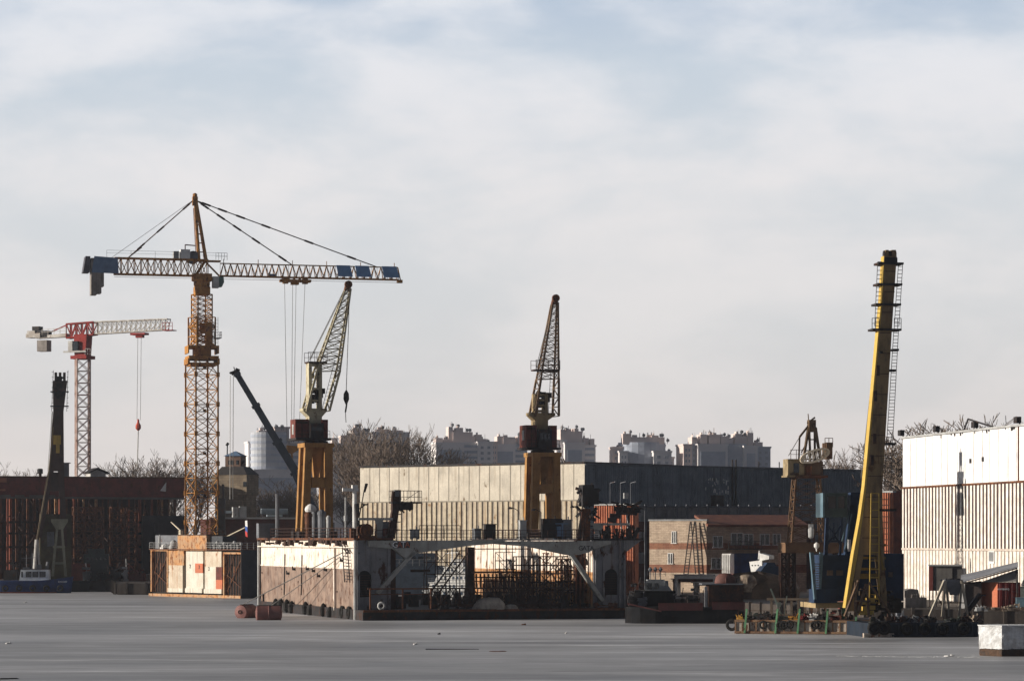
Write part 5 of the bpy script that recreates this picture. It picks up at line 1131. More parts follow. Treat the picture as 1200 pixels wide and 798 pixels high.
# pale gantry mast
f = Fr(69, 557, 5, 0); P = f.p; T = thing('gantry_mast', 'pale Y-headed double legged mast at the bow of the blue tug', 'mast', f); gm = mat('pale_khaki', (.26, .26, .20), (.19, .19, .145), rust=.2, grime=.3)
mb = MB(); mb.prism([P(*a).xz for a in ((65.5, 620), (60, 611), (60, 608), (79.5, 608), (79.5, 611), (74, 620))], -.4, .4); part('head', mb, gm, T)
for a in (((65.5, 68, 620), (60, 63, 675)), ((71.5, 74, 620), (75.5, 78.5, 675))):
    (l1, r1, p1), (l0, r0, p0) = a; mb = MB(); bx2 = [P(l0, p0), P(r0, p0), P(l1, p1), P(r1, p1)]; A, B, C, D = bx2
    mb.hexa([(A.x, -.3, A.z), (B.x, -.3, B.z), (B.x, .3, B.z), (A.x, .3, A.z)], [(C.x, -.3, C.z), (D.x, -.3, D.z), (D.x, .3, D.z), (C.x, .3, C.z)]); part('leg', mb, gm, T)
mb = MB()
for py in (642, 661): a = P(62, py); b = P(76, py); mb.box(a.x, b.x, -.25, .25, a.z, a.z + .45)
part('crossbar', mb, gm, T)
# tug
f = Fr(40, 552, 3, 0); P = f.p; T = thing('tugboat', 'blue hulled tug with white windowed wheelhouse at the left edge', 'tugboat', f)
mb = MB(); xs, xe = P(-12, 690).x, P(86, 680).x; zd = P(40, 680).z; st = 14; v = []; 
for k in range(st + 1):
    t = k / st; x = xs + (xe - xs) * t; hwid = 2.3 * min(1, (1 - t) * 3.2 + .04) ** .6 * min(1, t * 4 + .5); zz_ = zd + .9 * max(0, t - .55) ** 1.5 * 3
    v += [(x - (0 if t < .9 else .5 * (t - .9) * 10), -hwid * .75, -.4), (x, -hwid, zz_), (x, hwid, zz_), (x - (0 if t < .9 else .5 * (t - .9) * 10), hwid * .75, -.4)]
fs = [(k * 4 + i, (k + 1) * 4 + i, (k + 1) * 4 + (i + 1) % 4, k * 4 + (i + 1) % 4) for k in range(st) for i in range(4)] + [(3, 2, 1, 0), (st * 4, st * 4 + 1, st * 4 + 2, st * 4 + 3)]
mb.add(v, fs); part('hull', mb, blue_hull, T)
mb = MB(); mb.beam((xs, -1.9, .12), (xe - 3, -2.0, .12), .12, .3); part('boot_top', mb, maroon, T)
for k in range(5):
    x = P(8 + k * 16, 685).x; mb = MB(); mb.ring((x, -2.45, .95), .45, .17, 'y', 14, 6); part('tyre_fender', mb, tyre_m, T)
mb = MB(); a = P(23.5, 680); b = P(58.5, 667); mb.hexa([(a.x, -1.5, zd), (b.x, -1.5, zd), (b.x, 1.5, zd), (a.x, 1.5, zd)], [(a.x + .3, -1.4, b.z), (b.x - .1, -1.4, b.z), (b.x - .1, 1.4, b.z), (a.x + .3, 1.4, b.z)]); wh = part('wheelhouse', mb, mat('dusty_white', (.78, .83, .88)), T)
mb = MB(); mb.box(a.x + .1, b.x + .2, -1.7, 1.7, b.z, b.z + .12); part('roof', mb, dark_steel, wh)
for l, r in ((26, 28), (31.2, 38), (39, 46), (47.2, 54.5)): 
    q0 = P(l, 676); q1 = P(r, 669.5); mb = MB(); mb.box(q0.x, q1.x, -1.56, -1.46, q0.z, q1.z); part('pane', mb, glass, wh)
mb = MB(); q0 = P(43, 666); mb.box(q0.x, q0.x + .9, -.5, .5, b.z, b.z + .9); q0 = P(27, 666); mb.box(q0.x, q0.x + 1.2, -.4, .4, b.z, b.z + .4); mb.tube(P(31, 666), P(31, 650), .06); mb.tube(P(38, 666), P(38, 648), .08); mb.beam(P(25, 654), P(42, 653), .08); mb.tube(P(55, 666), P(56, 658), .3); part('mast_gear', mb, grey_box, T)
q = P(74.5, 679.2); me = writing('БУКСИР', .42, letter_white, T, (q.x, -1.75, q.z - .35))
# dark boat, low hut, stacks on the quay at left
f = Fr(112, 575, 6, 2); P = f.p; T = thing('ship_superstructure', 'grey green deckhouse with row of small dark windows right of the pale mast', 'deckhouse', f)
mb = MB(); a = P(98, 672); b = P(127, 649); mb.box(a.x, b.x, 0, 5, 0, b.z); c_ = P(103, 648); mb.box(c_.x, P(122, 648).x, .5, 4, b.z, P(110, 643).z); part('wall', mb, mat('grey_green', (.075, .095, .10), (.055, .07, .075), grime=.3), T)
mb = MB()
for k in range(5): q = P(101.5 + k * 5, 656); mb.box(q.x, q.x + .5, -.06, -.003, q.z, q.z + .5)
part('windows', mb, glass, T)
mb = MB(); a = P(74, 675); b = P(106, 660); mb.box(a.x, b.x, -1.5, -.5, 0, b.z); mb.box(a.x, b.x, -1.56, -.45, b.z - .15, b.z); f0 = single('steel_bin', mb, maroon, 'dark red low steel wall behind the tug bow', 'steel bin', f)
f = Fr(150, 574, 0, 2); P = f.p; mb = MB(); a = P(143, 676); b = P(176, 672); mb.box(a.x, b.x, 0, 2, 0, P(150, 674).z); mb.box(a.x, b.x, -.1, 2.1, P(150, 674).z, P(150, 672.5).z)
for k in range(6): x = a.x + (b.x - a.x) * k / 6; mb.box(x, x + .12, -.15, 0, 0, P(150, 674).z)
single('concrete_wall', mb, concrete, 'low pale concrete slab wall on the quay left of the small dock', 'wall', f)
for i, (px, py, w_, h_, m, lb) in enumerate(((101, 672, 8, 8, grey_box, 'grey machine with round drum on the dark quay'), (147, 668, 4, 9, pale_grey, 'small pale cabinet on the dark quay'), (121, 673, 14, 6, dark_steel, 'black heap of machinery on the dark quay'), (160, 671, 20, 5, ox_red, 'rusty plate stack on the dark quay'), (12, 668, 16, 14, dark_steel, 'black bulky deck gear at the left edge behind the tug'), (135, 670, 12, 7, dark_steel, 'dark winch beside the pale cabinet'))):
    f = Fr(px, 571 + i * .3, 0, 2 if px > 30 else .8); P = f.p; a = P(px - w_ / 2, py + 2); b = P(px + w_ / 2, py - h_); rr = random.Random(i); mb = MB(); mb.box(a.x, b.x, 0, 1.6, 0, (b.z) * .6)
    for k in range(12): x = rr.uniform(a.x, b.x); s_ = rr.uniform(.1, .5); z = rr.uniform(.1, b.z); mb.box(x - s_, x + s_, -.2 - s_ * .3, 1.5, max(0, z - s_), z)
    mb.tube((rr.uniform(a.x, b.x), .5, 0), (rr.uniform(a.x, b.x), .5, b.z + .8), .08)
    single('quay_machinery', mb, m, lb, 'machinery', f)

# watch tower, red warehouse
f = Fr(270, 610, -16, 2); P = f.p; T = thing('watch_tower', 'beige stone tower with dark sloped roof and a small lantern house', 'tower', f)
stone = mat('beige_stone', (.30, .24, .17), (.23, .18, .13), grime=.4, streak=.3, courses=(1.2, .5, .03)); dk_roof = mat('dark_slate_roof', (.055, .05, .05))
mb = MB(); a = P(252, 600); mb.box(a.x, P(288, 600).x, 0, 6, 0, P(270, 555).z); mb.box(P(249.5, 580).x, P(290, 580).x, -.5, 6.5, P(270, 580).z, P(270, 556).z); part('wall', mb, stone, T)
mb = MB(); x0_, x1_, x2, x3 = P(250, 555).x, P(290.5, 555).x, P(258, 547).x, P(283, 547).x; zz0, zz1 = P(270, 556).z, P(270, 546.5).z
mb.hexa([(x0_ + .5, -.7, zz0), (x1_, -.7, zz0), (x1_, 6.7, zz0), (x0_ + .5, 6.7, zz0)], [(x2, 1, zz1), (x3, 1, zz1), (x3, 5, zz1), (x2, 5, zz1)]); part('roof', mb, dk_roof, T)
mb = MB(); mb.box(P(261, 545).x, P(279, 545).x, 1.4, 4.6, zz1, P(270, 534).z); lh = part('lantern_house', mb, mat('brown_boards', (.16, .10, .075)), T)
mb = MB(); e = P(270, 534).z; mb.lathe([(3.0 * .62, 0), (.1, 1.1)], 4, (P(270, 540).x, 3, e)); mb = MB(); xa, xb = P(259.5, 534).x, P(280.5, 534).x; xm = (xa + xb) / 2; mb.add([(xa, 1.0, e), (xb, 1.0, e), (xb, 5, e), (xa, 5, e), (xm, 3, e + 1.1)], [(3, 2, 1, 0), (0, 1, 4), (1, 2, 4), (2, 3, 4), (3, 0, 4)]); part('roof', mb, steel_blue, lh)
mb = MB()
for px in (264.5, 268, 274): q = P(px, 544); mb.box(q.x, q.x + .5, 1.33, 1.397, q.z, q.z + .9)
part('window', mb, glass, lh)
mb = MB(); q = P(252, 572, -.5); mb.box(q.x, q.x + .9, -.56, -.503, q.z, q.z + .9); q = P(285, 570, -.5); mb.box(q.x, q.x + .8, -.56, -.503, q.z, q.z + 1); part('window', mb, glass, T)
mb = MB(); mb.tube(P(266, 546, 3), P(266.5, 520, 3), .14); mb.tube(P(265.5, 522, 3), P(267.5, 519, 3), .3); mb.beam(P(280, 546, 2), P(286, 540, 2), .5); part('roof_mast', mb, dark_steel, T)
f = Fr(290, 585, 14, 2); P = f.p; T = thing('brick_warehouse', 'low dark red brick warehouse with frosty roof and pale roof ducts', 'building', f)
x0_ = P(246, 600).x; x1_ = P(346, 600).x; zt = P(290, 608).z; mb = MB(); mb.box(x0_, x1_, 0, 14, 0, zt); part('wall', mb, brick_d, T)
mb = MB(); mb.box(x0_ - .2, x1_, -.4, 14, zt, zt + .35); part('roof', mb, mat('frosted_roof', (.46, .47, .48), (.30, .30, .31)), T)
mb = MB(); q0, q1 = P(306, 603, 4), P(337, 600, 4); mb.tube((q0.x, 4, zt + 1.6), (q1.x, 4, zt + 1.6), .6, n=10); mb.box(P(262, 600, 4).x, P(272, 600, 4).x, 4, 5, zt + 1.2, zt + 1.7)
mb.box(P(314, 604).x, P(332, 604).x, 1, 2, zt + .5, zt + .9); part('roof_duct', mb, mat('galvanised_duct', (.36, .42, .46), metal=.3, rough=.4), T)
mb = MB()
for a, b, t in ((273, 279, 594), (281, 289, 593)): mb.box(P(a, 600, 3).x, P(b, 600, 3).x, 3, 4.5, zt + .3, P(a, t, 3).z); mb.box(P(a, 600, 3).x + .2, P(b, 600, 3).x - .2, 2.93, 2.997, zt + .8, P(a, t, 3).z - .5)
part('roof_vents', mb, pale_grey, T)
mb = MB()
for k in range(8): q = P(254, 605 + k * 3); mb.box(q.x - .15, q.x + .2, -.1, -.003, q.z, q.z + .25)
part('bracket_row', mb, white_paint, T)
mb = MB(); q = P(240, 640); mb.box(x0_, P(252, 610).x, -.4, -.003, 0, zt); part('pier', mb, brick_r, T)

# ------------------------------------------------------------------ small dock section
sp = Fr(177, 525, -46, 0); sd0 = Fr(283.5, 503, 0, 0); rz_ = math.degrees(math.atan2(503 - 525, sd0.X - sp.X)); sp = Fr(177, 525, rz_, 0); P = sp.p
T = thing('dock_section', 'rusty cream dock section with orange deckhouse, open braced bays at both ends', 'dock section', sp)
xe = P(284.5, 690).x; zT = P(230, 644).z; z_p = P(230, 694).z; D = 9
mb = MB(); mb.box(0, xe, -.5, D, -1, z_p - .35); part('pontoon', mb, rust_o, T)
cream = mat('rust_streaked_cream', (.60, .53, .43), (.50, .42, .32), rust=.35, rust_col=(.33, .14, .055), streak=.95, scale=.45, grime=.3)
cleanp = mat('pale_cream_plate', (.66, .63, .55), (.58, .53, .44), rust=.05, streak=.5, scale=.4)
mb = MB(); mb.box(.2, xe - .01, .6, D, z_p - .4, zT - .05); part('core', mb, mat('black_core_steel', (.012, .010, .009), rust=.3, rust_col=(.05, .022, .014)), T)  # near-black core fills the section behind plates and bays
def pan(l, r, t, b, m, y=0, lab=None, nm='plate'):
    a = P(l, b); c = P(r, t); mb = MB(); mb.box(a.x, c.x, y, .597, a.z, c.z); return part(nm, mb, m, T, lab)
pan(197.5, 215.5, 645, 662, rust_o); pan(197.5, 214, 662.2, 689, cream); pan(197.5, 215, 689.2, 693.5, cleanp, -.2)
pan(218, 238, 646, 660, cleanp, 0, 'cleaner pale plate'); pan(218, 238, 660.2, 689, cleanp); pan(218, 237.5, 689.2, 694, cleanp, -.2)
pan(240, 253, 646, 664, cream); pan(253.2, 260, 646, 664, cream, -.1); pan(240, 253, 664.2, 690, cleanp); pan(253.2, 260.5, 664.2, 679, ox_red, -.05, 'brown plate'); pan(253.2, 260.5, 679.2, 690, cont_or, -.05, 'orange plate'); pan(240, 260.5, 690.2, 695, cleanp, -.2)
pan(229, 238, 660, 671, cont_or, -.08, 'bright orange patch')
for ch, px, py, m in (('2', 223, 663.5, -.03), ('2', 234, 664.5, -.11), ('2', 245, 666.5, -.03), ('2', 255.5, 667, -.08)):
    q = P(px, py); writing(ch, .95, letter_dark, T, (q.x, m, q.z), 'digit')
# frames of the open bays
def bay(l, r, t, b):
    a = P(l, b); c = P(r, t); mb = MB(); t_ = .32
    mb.box(a.x, a.x + t_, -.1, .5, a.z, c.z); mb.box(c.x - t_, c.x, -.1, .5, a.z, c.z); mb.box(a.x + t_, c.x - t_, -.1, .5, c.z - t_, c.z); part('bay_frame', mb, rust_o, T)
    mb = MB(); n = 7
    for k in range(1, n): x = a.x + (c.x - a.x) * k / n; mb.beam((x, .45, a.z), (x, .45, c.z), .09)
    mb.beam((a.x, .4, a.z), (c.x, .4, c.z), .12); mb.beam((c.x, .35, a.z + 1), (a.x, .35, a.z + 4), .12); mb.beam((a.x, .35, a.z + 2), ((a.x + c.x) / 2, .35, c.z), .1); mb.box((a.x + c.x) / 2 - .15, (a.x + c.x) / 2 + .2, .2, .3, a.z + 4, a.z + 5.2); part('bay_bracing', mb, rust_m, T)
bay(177, 197, 643.5, 693); bay(262, 284, 647, 698)
mb = MB(); mb.box(0, xe, -.45, D + .1, zT - .04, zT + .12); part('deck', mb, rust_m, T)
mb = MB(); mb.box(xe, xe + .06, -.4, D, -1, zT); part('end_plate', mb, mat('shaded_end_plate', (.045, .052, .065), grime=.4, rust=.2, rust_col=(.06, .035, .025)), T)  # end plate darkened, its shade put into the colour
mb = MB(); a = P(210, 646, .1); c = P(244, 627, .1); mb.box(a.x, c.x, -.25, 4, P(210, 645).z, c.z); dh = part('deckhouse', mb, rust_o, T)
mb = MB(); mb.box(a.x - .1, c.x + .1, -.35, 4.1, c.z, c.z + .12); mb.rail([(a.x, -.3, c.z), (c.x, -.3, c.z), (c.x, 3.9, c.z)], 1.0, 1.2, .06, (.5,)); part('roof_rail', mb, dark_steel, dh)
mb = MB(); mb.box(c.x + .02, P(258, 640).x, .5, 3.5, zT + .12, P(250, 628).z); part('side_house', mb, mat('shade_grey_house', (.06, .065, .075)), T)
mb = MB(); mb.rail([(.1, -.4, zT + .1), (a.x, -.4, zT + .1)], 1.15, 1.4, .05, (.33, .66)); part('railing', mb, pale_grey, T); mb = MB(); mb.rail([(c.x, -.4, zT + .1), (xe, -.4, zT + .1), (xe, D, zT + .1)], 1.15, 1.4, .05, (.33, .66)); part('railing', mb, pale_grey, T)
mb = MB(); q = P(182, 640, 5); mb.box(q.x, P(208, 640, 5).x, 5, 7, zT + .1, P(190, 627, 5).z); part('rear_cabin', mb, grey_box, T)
for px, w_, h_, m, lb in ((187, .35, 2.6, pale_grey, 'pale deck post on the left end of the small dock section'), (203.5, 1.1, 1.6, pale_grey, 'pale deck winch left of the orange deckhouse'), (194, 1.3, .9, white_paint, 'white rounded tarpaulin bundle on the small dock section')):
    q = P(px, 642, 1); mb = MB(); mb.lathe([(w_ * .5, 0), (w_ * .62, h_ * .3), (w_ * .55, h_ * .8), (w_ * .2, h_)], 10, (0, 0, 0)); mb.box(-w_ * .4, w_ * .4, -w_ * .7, w_ * .7, 0, h_ * .35)
    wp = sp.world(q.x, 1, zT + .12); f = Fr(0, wp.y, rz_, wp.z, X=wp.x); single('deck_gear', mb, m, lb, 'deck gear', f)
rr = random.Random(8)
for k in range(9):
    x = P(249 + k * 4, 640).x; wp = sp.world(x, .3, zT + .12); h_ = rr.uniform(.7, 1.5); mb = MB(); mb.lathe([(.2, 0), (.2, .1), (.1, .12), (.1, h_ * .6), (.28, h_ * .65), (.28, h_ * .85), (.08, h_)], 8); mb.tube((-.3, 0, h_ * .75), (.3, 0, h_ * .75), .05, n=6)
    single('deck_valve', mb, pale_grey, 'small pale valve in the row on the right deck of the small dock section', 'valve', Fr(0, wp.y, rz_, wp.z, X=wp.x), 'deck valves on the small dock section')
wp = sp.world(P(260, 640, 4).x, 4, zT + .12); f = Fr(0, wp.y, 0, wp.z, X=wp.x); mb = MB(); mb.box(-.6, .6, -.5, .5, 0, 9); mb.beam((.2, 0, 9), (.2, 0, 11.5), .4); mb.box(-.9, .9, -.7, .7, 0, .5); single('dark_mast', mb, dark_steel, 'thick dark post standing on the small dock section right of the deckhouse', 'mast', f)
def pole(label, p0, p1, d, flag=None):
    a = P(*p0, d); b = P(*p1, d); wp = sp.world(a.x, d, a.z); f = Fr(0, wp.y, rz_, wp.z, X=wp.x); mb = MB(); mb.tube((0, 0, 0), b - a, .14, .1, 8); mb.box(-.3, .3, -.3, .3, -1.0 if not flag else -1.6, .1)
    return f, b - a, single('boom_pole', mb, mat('cream_pole', (.62, .55, .42)), label, 'pole', f)
pole('pale slanting pole on the left corner of the orange deckhouse', (212, 622), (200.5, 611.5), 1.5)
f, tip, o = pole('pale slanting pole right of the dark mast, flag at its tip', (263, 630), (287, 618), 3)
T2 = thing('flag', 'limp white blue and red flag at the tip of the pale pole', 'flag', f); t = tip
for i, m in enumerate((white_paint, mat('flag_blue', (.05, .12, .42)), mat('flag_red', (.55, .06, .05)))):
    mb = MB(); x = .25; mb.hexa([(t.x + .15 + i * .06, t.y - .04, t.z + 1.2 - i * .9 - .9), (t.x + .75, t.y + .05, t.z + 1.0 - i * .9 - .9), (t.x + .75, t.y + .09, t.z + 1.0 - i * .9 - .9), (t.x + .15 + i * .06, t.y, t.z + 1.2 - i * .9 - .9)], [(t.x + .1, t.y - .04, t.z + 1.2 - i * .9), (t.x + .6, t.y + .05, t.z + 1.25 - i * .9), (t.x + .6, t.y + .09, t.z + 1.25 - i * .9), (t.x + .1, t.y, t.z + 1.2 - i * .9)]); part('stripe', mb, m, T2)
mb = MB(); mb.tube((t.x + .1, t.y, t.z - 3.4), (t.x + .1, t.y, t.z + 1.3), .04, n=5); part('flagstaff', mb, dark_steel, T2)

# telescopic crane behind the dock
f = Fr(372, 470, 4, 2); P = f.p; T = thing('telescopic_crane', 'dark grey telescopic crane boom slanting up left behind the dock', 'crane', f)
pts = [(373, 612, 1.35), (346, 552, 1.2), (324, 516, 1.02), (299, 474, .85), (277, 437, .72)]
slate = mat('slate_boom', (.065, .08, .10), (.045, .055, .07), grime=.2, rough=.45)
for (a, b) in zip(pts[:-1], pts[1:]):
    mb = MB(); mb.beam(P(a[0], a[1]), P(b[0], b[1]), a[2], a[2] * 1.1); p = P(b[0], b[1]); q = P(a[0], a[1]); d = (q - p).normalized(); mb.beam(p, p + d * .5, a[2] * 1.25, a[2] * 1.4); part('boom_section', mb, slate, T)
mb = MB(); a = P(277, 437); mb.beam(P(280, 434), P(271, 438), .5, .6); mb.beam(P(271, 438), P(269.5, 436), .35); mb.beam(P(277, 437), P(279, 432), .7); mb.tube((P(275, 434).x, 0, P(275, 434).z), (P(274, 431).x, 0, P(275, 430).z), .08); part('boom_head', mb, dark_steel, T)
mb = MB(); mb.tube(P(269.8, 440), P(269.5, 585), .05, n=4); mb.tube(P(273.5, 440), P(272.8, 585), .05, n=4); part('hoist_rope', mb, rope_l, T)
mb = MB(); mb.beam(P(368, 640), P(362, 590), .7); part('lift_cylinder', mb, pale_grey, T)
mb = MB(); a = P(360, 660); b = P(392, 612); mb.box(a.x, b.x, -1.3, 1.5, 2.5, b.z); mb.lathe([(1.6, -.4), (1.6, .4)], 14, (0, 0, 0)); v = mb.v[-28:]; mb.v[-28:] = [(x + P(373, 606).x, z - 1.2, y + P(373, 606).z) for x, y, z in v]; part('turret', mb, grey_box, T)
mb = MB(); mb.box(-7, 7, -1.4, 1.4, .9, 2.5); 
for x in (-5.5, -3.8, 3, 4.6, 6): mb.tube((x, -1.55, .7), (x, 1.55, .7), .7, n=14)
part('carrier', mb, dark_steel, T)

# ------------------------------------------------------------------ ships seen through the dock
f = Fr(527, 477, -24, 0); P = f.p; T = thing('ship', 'white stepped ship superstructure seen through the dock opening', 'ship', f)
for i, (pts, y) in enumerate((([(498, 706), (552, 706), (552, 693), (500, 691)], -1), ([(503, 691), (551, 692), (551, 683), (506, 682.5)], -.6), ([(509, 682), (549, 683), (549, 674), (514, 673)], -.2), ([(517, 673), (546, 673.5), (546, 665), (521, 664)], .2), ([(524, 664), (541, 664), (540, 656), (527, 656)], .6))):
    mb = MB(); mb.prism([P(*q_).xz for q_ in pts], y, 6 + y); lz = [P(*q_) for q_ in pts]; mb.box(lz[3].x - .25, lz[2].x + .25, y - .3, 6.2 + y, lz[2].z, lz[2].z + .1); dkp = part('deck_level', mb, white_paint if i else pale_grey, T)
    a, c = lz[3], lz[1]; n = max(2, int((c.x - a.x) / .75)); mb = MB()
    for k in range(n):
        if (k * 7 + i * 3) % 5 == 0: continue
        x = a.x + .2 + (c.x - a.x - .3) * (k + .5) / n; mb.box(x - .17, x + .17, y - .05, y - .003, a.z - .75, a.z - .3)
    part('windows', mb, mat('pale_blue_glass', (.05, .075, .12), rough=.2), dkp)
    mb = MB(); mb.rail([(lz[3].x - .2, y - .25, lz[2].z + .1), (lz[2].x + .2, y - .25, lz[2].z + .1)], .7, .6, .045); part('rail', mb, grey_box, dkp)
mb = MB(); mb.box(P(490, 712).x, P(560, 712).x, -1.4, 7, -1, P(520, 706).z); part('hull', mb, grey_box, T)
mb = MB(); mb.tube(P(530, 655, 2), P(530, 638, 2), .15); mb.beam(P(522, 648, 2), P(538, 647, 2), .15); part('mast', mb, white_paint, T)
f = Fr(492, 490, 10, 0); P = f.p; T = thing('ship', 'blue grey ship with broad deckhouse, left of the white superstructure', 'ship', f)
bg_ = mat('ship_blue_grey', (.12, .15, .19), (.09, .115, .145), grime=.3)
mb = MB(); mb.box(P(440, 712).x, P(520, 712).x, 0, 8, -1, P(480, 697).z); part('hull', mb, dark_steel, T)
mb = MB(); mb.box(P(452, 700).x, P(523, 700).x, .5, 7, P(480, 697).z, P(480, 663).z); mb.box(P(460, 700).x, P(512, 700).x, 1, 6, P(480, 663).z, P(480, 648).z); mb.box(P(461, 700).x, P(480, 700).x, .9, 6, P(480, 648).z, P(480, 640).z); part('deckhouse', mb, bg_, T)
mb = MB(); 
for k in range(5): q = P(472 + k * 9, 656, 1); mb.box(q.x, q.x + .9, .93, .997, q.z, q.z + .6)
part('windows', mb, glass, T)
mb = MB(); mb.box(P(462, 697, -1).x, P(487, 697, -1).x, -1.5, -.2, P(480, 706).z, P(480, 697).z); part('work_cabin', mb, white_paint, T)
mb = MB(); mb.rail([(P(452, 663, .5).x, .5, P(480, 663).z), (P(523, 663, .5).x, .5, P(480, 663).z)], 1.1, 1.2, .07); part('railing', mb, pale_grey, T)

# ------------------------------------------------------------------ dark work barge with small tug and boats, middle right
f = Fr(735, 356, 2, 0); P = f.p; T = thing('work_barge', 'black hulled work barge with maroon bulwark right of the dock', 'barge', f)
mb = MB(); L_ = P(872, 720).x; pts = [(-.1, 2.2), (.6, .6), (1.6, -.3), (3.4, -.8), (L_, -.8), (L_, 5), (.6, 5)]; mb.slab(pts, -1, P(760, 711).z); part('hull', mb, black_m, T)
mb = MB(); mb.beam((0, -.1, P(740, 707).z), P(775, 716, -.9), .15); mb.box(P(771, 715).x, P(823, 705).x, -.85, -.7, P(780, 715).z, P(780, 706).z); mb.box(P(834, 715).x, L_, -.85, -.7, P(780, 714).z, P(780, 705).z); part('bulwark', mb, mat('dark_maroon_bulwark', (.085, .030, .030), (.06, .024, .024), grime=.4), T)
mb = MB(); mb.box(P(831, 700).x, L_, .6, 4, P(780, 711).z, P(850, 685).z); part('cargo_box', mb, rust_d, T)
mb = MB(); a = P(826, 712, 0); mb.box(a.x, P(829, 700).x, 0, .5, a.z, P(829, 687).z); mb.box(P(823, 700).x, L_, .3, 4.2, P(850, 685).z, P(850, 683.5).z); part('box_frame', mb, grey_box, T)
f = Fr(772, 362, 4, 1.2); P = f.p; T = thing('work_boat', 'small grey white pilot boat cabin with rounded roof lamps on the black barge', 'boat', f)
gw = mat('grey_white_cabin', (.27, .285, .30), (.20, .21, .22), grime=.3)
mb = MB(); mb.hexa([P(756, 692, -1), P(784, 692, -1), P(784, 692, 1.2), P(756, 692, 1.2)], [P(757, 680, -.8), P(783, 680, -.8), P(783, 680, 1), P(757, 680, 1)]); wh = part('wheelhouse', mb, gw, T)
mb = MB(); mb.prism([P(778, 680).xz, P(786, 691).xz, P(778, 691).xz], -.9, .9); mb.prism([P(764, 697).xz, P(786, 697).xz, P(786, 691).xz, P(764, 692).xz], -1.3, 1.2); mb.box(P(758, 675).x, P(778, 675).x, -.8, .8, P(770, 680).z, P(770, 678.8).z); part('casing', mb, gw, T)
for l, r in ((757.5, 764), (767, 772)): q0 = P(l, 690, -1); q1 = P(r, 683, -1); mb = MB(); mb.box(q0.x, q1.x, -1.08, -.95, q0.z, q1.z); part('pane', mb, glass, wh)
mb = MB()
for px in (762, 768, 774): mb.tube(P(px, 679), P(px, 668), .06, n=5); q = P(px, 667); mb.lathe([(.05, -.3), (.3, 0), (.05, .3)], 8, tuple(q))
mb.rail([(P(758, 670).x, -.6, P(758, 675).z), (P(779, 670).x, -.6, P(758, 675).z)], .6, .8, .05); part('signal_gear', mb, grey_box, T)
mb = MB(); mb.slab([(P(737, 700).x, 0), (P(745, 700).x, -1.5), (P(790, 700).x, -1.5), (P(790, 700).x, 1.6), (P(740, 700).x, 1.6)], 0, P(760, 692).z); part('hull', mb, black_m, T)
for i, (px, py, rx, h, m, lb, cat) in enumerate(((850, 683.5, 1.35, 1.35, maroon, 'dull red upturned lifeboat on the black barge', 'lifeboat'), (875, 686, 1.25, 1.2, debris_m, 'brown covered lifeboat right of the dull red one', 'lifeboat'))):
    f = Fr(px, 358, 0, P(850, 683.5).z + 1.2); mb = MB(); n = 14; prof = [(rx * math.cos(t) ** .6, h * math.sin(t)) for t in [k * math.pi / 2 / 6 * .98 for k in range(7)]]; mb.lathe(prof, 16, (0, 0, 0), .7); mb.v = [(x, y, z) for x, y, z in mb.v]; mb.lathe([(rx * .6, -.55), (rx, 0)], 16, (0, 0, 0), .7); mb.box(-.08, .08, -rx * .72, -rx * .5, 0, h * .6); mb.box(-rx * .5, rx * .5, -.3, .3, -1.0 if i else -.6, -.4); single('lifeboat', mb, m if i else mat('dull_red_lifeboat', (.15, .072, .062)), lb, cat, f, 'lifeboats on the barge', True)
rr = random.Random(21)
for i, (px, py, w_, h_, m, lb) in enumerate(((742, 705, 9, 14, dark_steel, 'black winch at the left end of the work barge'), (752, 706, 9, 7, grey_box, 'grey anchor gear left of the pilot boat'), (798, 706, 16, 12, dark_steel, 'black machinery heap in the middle of the work barge'), (812, 706, 16, 18, dark_steel, 'tall black machinery block right of the middle of the barge'), (822, 707, 4, 12, tan_rib, 'beige upright crate beside the red cargo box'), (748, 690, 12, 8, dark_steel, 'dark hose drums behind the work barge bow'))):
    f = Fr(px, 357.5 + (i % 3) * .6, 0, 1.9); P = f.p; a = P(px - w_ / 2, py); b = P(px + w_ / 2, py - h_); mb = MB(); mb.box(a.x * .8, b.x * .8, 0, 1.2, 0, b.z * .6)
    for k in range(16): x = rr.uniform(a.x, b.x); s_ = rr.uniform(.08, .35); z = rr.uniform(.1, b.z); mb.box(x - s_, x + s_, -.1 - s_, 1.2, max(0, z - s_ * 1.2), z)
    mb.tube((0, .3, 0), (.3, .3, b.z + .6), .06, n=5); single('deck_machinery', mb, m, lb, 'machinery', f)
# white box, ship bow with blue cabin, low bright roofs behind
f = Fr(851, 427, -28, 2); P = f.p; a = P(846, 678); b = P(856.5, 648.5); mb = MB(); mb.box(a.x, b.x, 0, 1.2, 0, b.z)
for k in range(5): x = a.x + (b.x - a.x) * (k + .2) / 5; mb.box(x, x + .1, -.08, -.003, .2, b.z - .2)
single('white_cabinet', mb, white_paint, 'tall white ribbed cabinet in front of the shaded brick facade', 'cabinet', f)
f = Fr(895, 420, -35, 2); P = f.p; T = thing('beached_boat', 'white boat bow with round portholes on the yard', 'boat', f)
mb = MB(); mb.add([P(878, 658, 0), P(893, 656, 0), P(893, 676, 0), P(883, 686, 0), P(886, 686, 0), P(880, 660, 2.5), P(895, 660, 2.5), P(895, 676, 2.5)], [(0, 3, 2, 1), (0, 1, 6, 5), (1, 2, 7, 6), (0, 5, 7, 3), (2, 3, 7)]); mb.prism([P(888, 657).xz, P(899, 655).xz, P(899, 651).xz, P(888, 648).xz], .5, 2); mb.tube(P(889, 655, 1), P(890, 645, 1), .1); mb.beam(P(889, 648, 1), P(898, 650, 1), .1); part('hull', mb, white_paint, T)
mb = MB()
